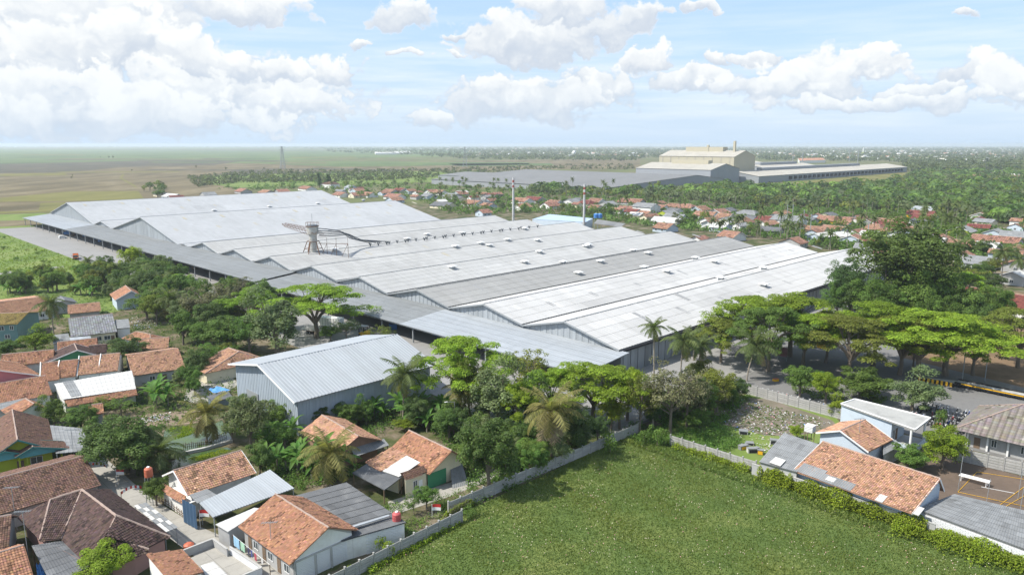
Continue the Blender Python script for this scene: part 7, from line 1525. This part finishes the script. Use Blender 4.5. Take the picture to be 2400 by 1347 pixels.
belt([(480, 440), (740, 425), (1200, 430), (1200, 500), (1060, 500), (980, 470), (740, 445)], 60, VM, '', '', (9, 14), 3, fn=lambda l, p, h, g: far_palm('coconut palm among the trees behind the left halls', p, h, 'palms behind the left halls'))
belt([(1240, 440), (1700, 470), (2000, 490), (2200, 500), (2380, 560), (2200, 600), (1950, 590), (1700, 550), (1500, 520), (1240, 500)], 80, VM, '', '', (10, 17), 3, fn=lambda l, p, h, g: far_palm('coconut palm rising among the far village trees', p, h, 'palms among the far village trees'))
belt([(1640, 560), (1860, 560), (1950, 590), (1860, 570), (1700, 550)], 18, VM, '', '', (9, 13), 1, fn=lambda l, p, h, g: far_palm('coconut palm just behind the white halls', p, h, 'palms just behind the white halls'))
for (x, y, h) in ((168, 420, 5), (170, 414, 4), (255, 372, 12), (265, 372, 12), (235, 370, 8), (309, 402, 5), (620, 399, 7), (835, 407, 11), (1014, 408, 12), (1043, 410, 11), (1060, 396, 7), (1095, 410, 9), (1166, 398, 8), (880, 420, 8), (460, 395, 8), (530, 400, 8)):
    b = at(x, y); tree('leafy_tree', lab('lone tree in the open rice land', x, y), 'far', L_FAR, b, h)
# --- masses nobody could count: far woods, undergrowth, grass
def blob_mass(name, label, m, pts, n, hr, per=14, wz=1.3, seed=1, lf=.24, clear=True):
    rnd = np.random.RandomState(seed); P = scatter_px(pts, n, rnd); P = free_points(P) if clear else P; n = len(P); P = np.array([(p[0], p[1]) for p in P]); h = rnd.uniform(*hr, n); mb = MB()
    i = np.repeat(np.arange(n), per); d = rnd.normal(0, 1, (len(i), 3)); d /= np.linalg.norm(d, axis=1, keepdims=True); d[:, 2] = np.abs(d[:, 2]); cen = np.column_stack([P[i], np.zeros(len(i))]) + d * np.column_stack([h[i] * wz * .5, h[i] * wz * .5, h[i] * .62]); cen[:, 2] += h[i] * .22
    t = (np.clip(rnd.normal(1, .22, n), .5, 1.6)[i]) * rnd.uniform(.8, 1.2, len(i)); nn = d + rnd.normal(0, .35, d.shape); leaves(mb, cen, nn, h[i] * lf, t, rnd, asp=.8); return mb.build(name, m, None, label, 'stuff')
blob_mass('far_woodland', 'far wooded plain fading into haze on the right', L_FAR, [(760, 352), (1500, 350), (2620, 350), (2620, 400), (2130, 404), (2110, 380), (1780, 376), (1760, 362), (1520, 372), (1480, 378), (1100, 374), (930, 362), (780, 358)], 5700, (9, 16), seed=2)
blob_mass('far_woodland', 'tree belt along the horizon behind the rice land', L_FAR, [(-100, 343.5), (2500, 343.5), (2500, 352), (1500, 356), (1150, 358), (900, 354), (760, 351), (640, 347), (-100, 346)], 3600, (12, 20), per=10, seed=3)
WOOD = [(1240, 442), (1540, 455), (1700, 440), (1780, 446), (1880, 446), (2080, 432), (2150, 404), (2620, 395), (2620, 560), (2400, 530), (2230, 505), (2100, 495), (1900, 490), (1750, 480), (1500, 462), (1240, 455)]
for nm, mm, n_, hr_, wz_, sd in (('continuous wood between the long shed and far village', L_FAR, 1900, (5, 12), 1.4, 4), ('olive crowns standing through the wood behind the far village', L_OLIVE, 520, (6, 11), 1.9, 44), ('fresh green crowns standing through the wood behind the far village', L_MID, 620, (7, 14), 1.3, 45), ('dark crowns standing through the wood behind the far village', L_DARK, 620, (8, 15), 1.2, 46)):
    blob_mass('woodland', nm, mm, WOOD, n_, hr_, per=60, wz=wz_, seed=sd, lf=.13)
blob_mass('hedgerow', 'scrubby hedgerows between the rice land and the village', L_FAR, [(440, 415), (600, 402), (1000, 398), (1480, 384), (1500, 398), (1260, 398), (1120, 412), (900, 425), (560, 430), (460, 440)], 1500, (2.5, 7), per=14, seed=5)
blob_mass('undergrowth', 'mixed undergrowth between the roofs behind the halls', L_MID, [(480, 445), (740, 425), (1240, 440), (1700, 480), (2240, 500), (2400, 560), (2400, 610), (1970, 590), (1860, 565), (1680, 548), (1530, 532), (1240, 500), (1060, 505), (980, 470), (740, 447)], 5200, (1.5, 4.5), per=16, seed=6, lf=.2)
def near_mass(name, label, m, pts, n, hr, size, seed, clear=.4, per=10):
    rnd = np.random.RandomState(seed); P = free_points(scatter_px(pts, n, rnd)); n = len(P); P = np.array([(p.x, p.y) for p in P]); h = rnd.uniform(*hr, n); i = np.repeat(np.arange(n), per)
    cen = np.column_stack([P[i] + rnd.normal(0, .35, (len(i), 2)) * (h[i] * .6 + .2)[:, None], h[i] * rnd.uniform(.1, 1, len(i))]); nn = rnd.normal(0, .6, (len(i), 3)); nn[:, 2] += .7
    mb = MB(); leaves(mb, cen, nn, size, np.clip(rnd.normal(1, .2, n), .5, 1.6)[i] * rnd.uniform(.75, 1.25, len(i)), rnd); return mb.build(name, m, None, label, 'stuff')
near_mass('undergrowth', 'low undergrowth and weeds under the trees behind the field fence', L_MID, [(590, 1000), (700, 960), (880, 950), (1000, 960), (1110, 950), (1250, 970), (1480, 1000), (1260, 1120), (1110, 1190), (1080, 1100), (1000, 1000), (900, 1010), (830, 1120), (700, 1150), (600, 1090)], 5200, (.3, 1.6), .16, 11)
near_mass('undergrowth', 'weeds and low plants between the left roofs', L_MID, [(0, 640), (240, 640), (600, 700), (600, 850), (540, 960), (420, 1000), (200, 1100), (100, 1000), (0, 900)], 5200, (.2, 1.3), .18, 12)
near_mass('undergrowth', 'rank greenery at the corner where fences and yard meet', L_MID, [(1440, 1010), (1500, 985), (1660, 940), (1760, 930), (1690, 1000), (1740, 1040), (1680, 1070), (1560, 1045), (1490, 1035)], 2600, (.3, 1.4), .15, 13)
near_mass('weeds', 'weeds creeping over the rubbish ground', L_MID, [(1655, 985), (1745, 935), (1950, 990), (1900, 1015), (1790, 1020), (1730, 1003)], 420, (.1, .4), .13, 22)
near_mass('scrub', 'weedy green scrub left of the loading yard', L_LIME, [(-40, 550), (20, 552), (240, 632), (300, 660), (100, 670), (-40, 660)], 1800, (.1, .7), .22, 14)
near_mass('garden_plants', 'garden plants between the cream house and field fence', L_MID, [(900, 1185), (960, 1180), (1100, 1150), (1080, 1200), (960, 1250), (890, 1230)], 500, (.3, 1.3), .12, 15)
near_mass('weeds', 'weeds along the foot of the block wall and field fence', L_LIME, [(850, 1335), (950, 1283), (1070, 1215), (1080, 1232), (960, 1296), (870, 1345)], 420, (.2, 1.0), .13, 16)
near_mass('pond_weed', 'bright floating weed on the pond edge', L_LIME, [(395, 1003), (440, 998), (470, 1010), (410, 1030)], 500, (.05, .2), .12, 17)
near_mass('pond_weed', 'floating weed on the lower pond', L_LIME, [(440, 1075), (520, 1052), (540, 1056), (470, 1080)], 420, (.05, .12), .1, 18)
near_mass('tree_row_litter_plants', 'low plants on the leaf litter beyond the road', L_OLIVE, [(2240, 800), (2400, 800), (2400, 900), (2250, 880)], 500, (.05, .4), .15, 19) if 0 else None
near_mass('shrub_row', 'low green hedge plants around the motorbike shade', L_MID, [(1850, 880), (1950, 905), (2080, 935), (2060, 955), (1960, 960), (1860, 920)], 700, (.2, 1.0), .16, 20)
# the field in front
def grass_mass():
    rnd = np.random.RandomState(3); poly = [(20, -78), (68, -78.8), (113.3, -79.3), (112.2, -70.5), (112.4, -54), (112.6, -28), (114, -10), (116, 20), (30, 20)]
    q = np.column_stack([rnd.uniform(20, 117, 330000), rnd.uniform(-80, 20, 330000)]); q = q[inside(q, poly)]; X = (q[:, 0] + q[:, 1]) * S2; Y = (q[:, 0] - q[:, 1]) * S2
    k = (Y > 78) & (np.abs(X) < Y * .78 + 3); q, X, Y = q[k], X[k], Y[k]; n = len(X)
    g = .5 + .22 * np.sin(X * .09 + .7) * np.sin(Y * .11 + 2) + .18 * np.sin(X * .21 + 1) * np.sin(Y * .17) + .25 * np.sin(X * .53 + Y * .31) + rnd.normal(0, .25, n); h = np.clip(.10 + .07 * g + rnd.gamma(1.5, .02, n), .05, .4)
    edge = np.minimum(112.6 - q[:, 0], 9); h *= np.where(edge < 5, 1.7, 1.0); mb = MB(); a = rnd.uniform(0, 6.28, n); w = h * rnd.uniform(.25, .6, n); dx, dy = np.cos(a) * w, np.sin(a) * w; lx, ly = rnd.normal(0, .5, n) * h, rnd.normal(0, .5, n) * h
    z0 = np.full(n, .03); V = np.stack([np.column_stack([X - dx, Y - dy, z0]), np.column_stack([X + dx, Y + dy, z0]), np.column_stack([X + dx * .5 + lx, Y + dy * .5 + ly, h + .03]), np.column_stack([X - dx * .3 + lx, Y - dy * .3 + ly, h * .9 + .03])], 1).reshape(-1, 3)
    t = np.clip(.80 + .30 * g + rnd.normal(0, .07, n), .5, 1.5) * np.where(edge < 4, 1.25, 1); mb.add(V, np.arange(n * 4).reshape(-1, 4), np.column_stack([t * (1 + .25 * (g - .5)), t, t * .9])); mb.build('field_grass', L_GRASS, None, 'thick uneven grass filling the walled field', 'stuff')
    m = 2300; q = np.column_stack([rnd.uniform(30, 109, m * 3), rnd.uniform(-76, 10, m * 3)]); cl = np.sin(q[:, 0] * .35) * np.sin(q[:, 1] * .3) + rnd.normal(0, .7, len(q)); q = q[cl > .1]; X = (q[:, 0] + q[:, 1]) * S2; Y = (q[:, 0] - q[:, 1]) * S2; k = (Y > 78) & (np.abs(X) < Y * .78 + 3); X, Y = X[k], Y[k]; n = len(X)
    mb = MB(); r = rnd.uniform(.025, .07, n); z = rnd.uniform(.16, .3, n); V = np.stack([np.column_stack([X + a * r, Y + b * r, z + c * r]) for a, b, c in ((-1, 0, -.5), (0, -1, -.5), (1, 0, .3), (0, 1, .5))], 1).reshape(-1, 3)
    pk = rnd.rand(n); T = np.column_stack([.75 + .1 * pk, .68 - .28 * (pk > .7), .52 - .1 * (pk > .7)]); mb.add(V, np.arange(n * 4).reshape(-1, 4), T); mb.build('wild_flowers', mat('flower', (.62, .62, .62), .8, .05, tint=True), None, 'pinkish white flower heads dotted over the field', 'stuff')
grass_mass()
# creeper over the right-hand wall
def creeper(label, seg, n, r, hmax, seed, m=L_LIME):
    rnd = np.random.RandomState(seed); a, b = np.array(seg[0]), np.array(seg[1]); f = rnd.rand(n); lump = .5 + .5 * np.sin(f * 21 + 1) * np.sin(f * 9.3); side = rnd.normal(0, 1, n) * r * (.5 + .8 * lump); z = hmax * rnd.rand(n) ** .8 * (.55 + .6 * lump) * np.clip(1.2 - np.abs(side) / (r * 3), .15, 1)
    base = a + (b - a) * f[:, None]; u, w = base[:, 0] + side * -1 * .9, base[:, 1]; cen = np.column_stack([(u + w) * S2, (u - w) * S2, z + .1]); nn = rnd.normal(0, .5, (n, 3)); nn[:, 2] += .8; nn[:, 0] -= .4; mb = MB()
    leaves(mb, cen, nn, .15, np.clip(rnd.normal(1, .22, n), .4, 1.6) * (.75 + .35 * lump), rnd); p = G(*seg[0]); T = thing('creeper', label, 'creeper', p); mb.build('foliage', m, T, kind='stuff')
    s = MB()
    for k in range(14):
        q = a + (b - a) * (k + .5) / 14; s.tube([G(q[0] - .2, q[1], 0), G(q[0] - .15, q[1] + .4, 1.1), G(q[0], q[1] + .2, 2.1)], .03, 4)
    s.build('stem', M_BARK, T)
creeper('lush green creeper covering the wall in front of the long brown house', ((111.4, -51), (110.9, -27)), 15000, .8, 2.7, 31); creeper('thick creeper mound sprawling before the flat grey shed at the lower right', ((110.0, -31), (111.5, -8)), 14000, 1.5, 2.0, 32)
creeper('creeper patch climbing the short fence by the vacant lot', ((112.4, -70), (112.5, -55)), 3200, .7, 1.2, 33); creeper('creeper mound at the near end of the grey shed wall', ((111.6, -53), (111.4, -47)), 3500, .9, 2.5, 34); creeper('weedy creeper at the stepped end of the upper field fence', ((65.5, -79), (70, -79.5)), 1500, .8, 1.5, 35)
# rubbish
def litter(name, label, pts, n, seed, hr=(.05, .25)):
    rnd = np.random.RandomState(seed); mb = MB(); C = [(.55, .55, .53), (.42, .41, .38), (.2, .2, .22), (.25, .35, .6), (.6, .25, .3), (.42, .34, .27)]
    for p in scatter_px(pts, n, rnd):
        s = rnd.uniform(.08, .35); a = rnd.rand() * 6; c = C[rnd.choice(6, p=[.42, .2, .12, .06, .05, .15])]; d = Vector((math.cos(a), math.sin(a), rnd.uniform(-.2, .4))) * s; e = Vector((-math.sin(a), math.cos(a), rnd.uniform(-.2, .4))) * s * .7; q = p + Vector((0, 0, rnd.uniform(*hr) + .06)); mb.quad(q, q + d, q + d + e, q + e, c)
    mb.build(name, mat('litter', (1, 1, 1), .8, .05, tint=True), None, label, 'stuff')
litter('litter', 'scattered rubbish over the vacant ground by the mottled fence', [(1655, 985), (1745, 935), (1950, 990), (1900, 1015), (1790, 1020), (1730, 1003)], 600, 5); litter('litter', 'stray rubbish in the grass of the vacant lot', [(1700, 1000), (1850, 1015), (1800, 1060), (1720, 1040)], 160, 6); litter('litter', 'rubbish on the bank of the upper pond', [(330, 980), (400, 968), (400, 985), (340, 992)], 260, 7); litter('litter', 'rubbish sacks and rubble behind the shingled house annex', [(305, 745), (370, 748), (365, 775), (308, 772)], 300, 8, (.1, .7))
# distant town: roofs and walls too small to pick apart
def town(label, pts, n, seed, s=(6, 22)):
    rnd = np.random.RandomState(seed); mb = MB(); C = [(.72, .72, .70), (.6, .6, .6), (.50, .26, .17), (.46, .22, .14), (.4, .42, .45), (.7, .66, .58)]
    for p in scatter_px(pts, n, rnd):
        L, W, h = rnd.uniform(*s), rnd.uniform(5, 10), rnd.uniform(3, 8); c = C[rnd.randint(6)]; a = rnd.choice([math.pi / 4, -math.pi / 4]) + rnd.normal(0, .2); mb.box(p, (L, W, h), a, (.6, .6, .58)); ca, sa = math.cos(a), math.sin(a); q = lambda x, y, z: (p.x + x * ca - y * sa, p.y + x * sa + y * ca, z)
        mb.quad(q(-L / 2, -W / 2, h), q(L / 2, -W / 2, h), q(L / 2, 0, h + W * .3), q(-L / 2, 0, h + W * .3), c); mb.quad(q(L / 2, W / 2, h), q(-L / 2, W / 2, h), q(-L / 2, 0, h + W * .3), q(L / 2, 0, h + W * .3), c); mb.add([q(L / 2, -W / 2, h), q(L / 2, W / 2, h), q(L / 2, 0, h + W * .3)], [[0, 1, 2]], (.6, .6, .58)); mb.add([q(-L / 2, -W / 2, h), q(-L / 2, W / 2, h), q(-L / 2, 0, h + W * .3)], [[0, 1, 2]], (.6, .6, .58))
    mb.build('far_town', mat('far_town', (.9, .9, .9), .8, .05, tint=True), None, label, 'stuff')
town('houses of the far town among trees, centre and right', [(1080, 352), (2400, 350), (2400, 372), (2200, 378), (1780, 372), (1760, 360), (1540, 362), (1500, 370), (1120, 366)], 420, 21); town('pale specks of houses along the horizon', [(-50, 344), (2450, 344), (2450, 350), (1000, 351), (700, 347), (-50, 346)], 260, 22, (15, 60)); town('houses of the right-hand town under the horizon', [(2150, 375), (2400, 372), (2400, 400), (2300, 400)], 60, 23)
mono('white_hall', 'long low white hall with orange roof strip in the far trees, top centre', 'hall', [(878, 356, 9), (960, 354, 9), (962, 358, 6), (880, 360)], M_FIBRE_L, M_WHITE, pitch=6, amp=.2, course=30, sw=12)
mono('orange_hall', 'wide orange-roofed halls behind the long sheds at right', 'hall', [(1870, 371, 12), (1928, 370, 12), (1935, 375, 8), (1874, 377)], M_TILE, M_WHITE, pitch=6, amp=.2, course=30, sw=12)
b = at(1345, 362); T_ = thing('mosque', 'small white domed mosque in the far trees above the grey storage hall', 'mosque', b); MB().box(b, (22, 22, 10), .5).build('wall', M_WHP, T_); mb = MB(); mb.tube([b + Vector((0, 0, 10 + z)) for z in (0, 3, 7, 9.5, 10.5)], [7.5, 8.5, 6.5, 3, .3], 16); mb.build('dome', M_WHP, T_)
b = at(2025, 361); T_ = thing('mosque', 'pale green minareted mosque in the far trees, right of the long sheds', 'mosque', b); MB().box(b, (30, 14, 9), .5).build('wall', M_LIME, T_); MB().tube([b + Vector((-6, 0, 0)), b + Vector((-6, 0, 30)), b + Vector((-6, 0, 36))], [3, 2.6, .2], 8).build('minaret', M_WHP, T_)
b = at(1242, 511); mb = MB()   # thin smoke from a yard fire
# air
bpy.context.view_layer.update()
HZTOP = max([60.] + [(o.matrix_world @ Vector(c)).z for o in COL.objects if o.type == 'MESH' for c in (o.bound_box[1], o.bound_box[6])]) + 2
print('HZTOP', HZTOP)
hb = MB(); hx = 17100; V = [(x, y, z) for z in (-1, HZTOP) for (x, y) in ((-hx, -900), (hx, -900), (hx, 17100), (-hx, 17100))]
hb.add(V, [[3, 2, 1, 0], [4, 5, 6, 7], [0, 1, 5, 4], [1, 2, 6, 5], [2, 3, 7, 6], [3, 0, 4, 7]])
hm = bpy.data.materials.new('haze'); hm.use_nodes = True; ht = NT(hm.node_tree); ht.N.remove(ht.N['Principled BSDF']); pv = ht.new('ShaderNodeVolumePrincipled')
pv.inputs['Color'].default_value = (.80, .88, .97, 1); pv.inputs['Density'].default_value = HAZE; pv.inputs['Anisotropy'].default_value = .2
ht.L.new(pv.outputs[0], ht.N['Material Output'].inputs['Volume']); hb.build('haze', hm, None, 'pale thin haze filling the air over the plain', 'stuff')
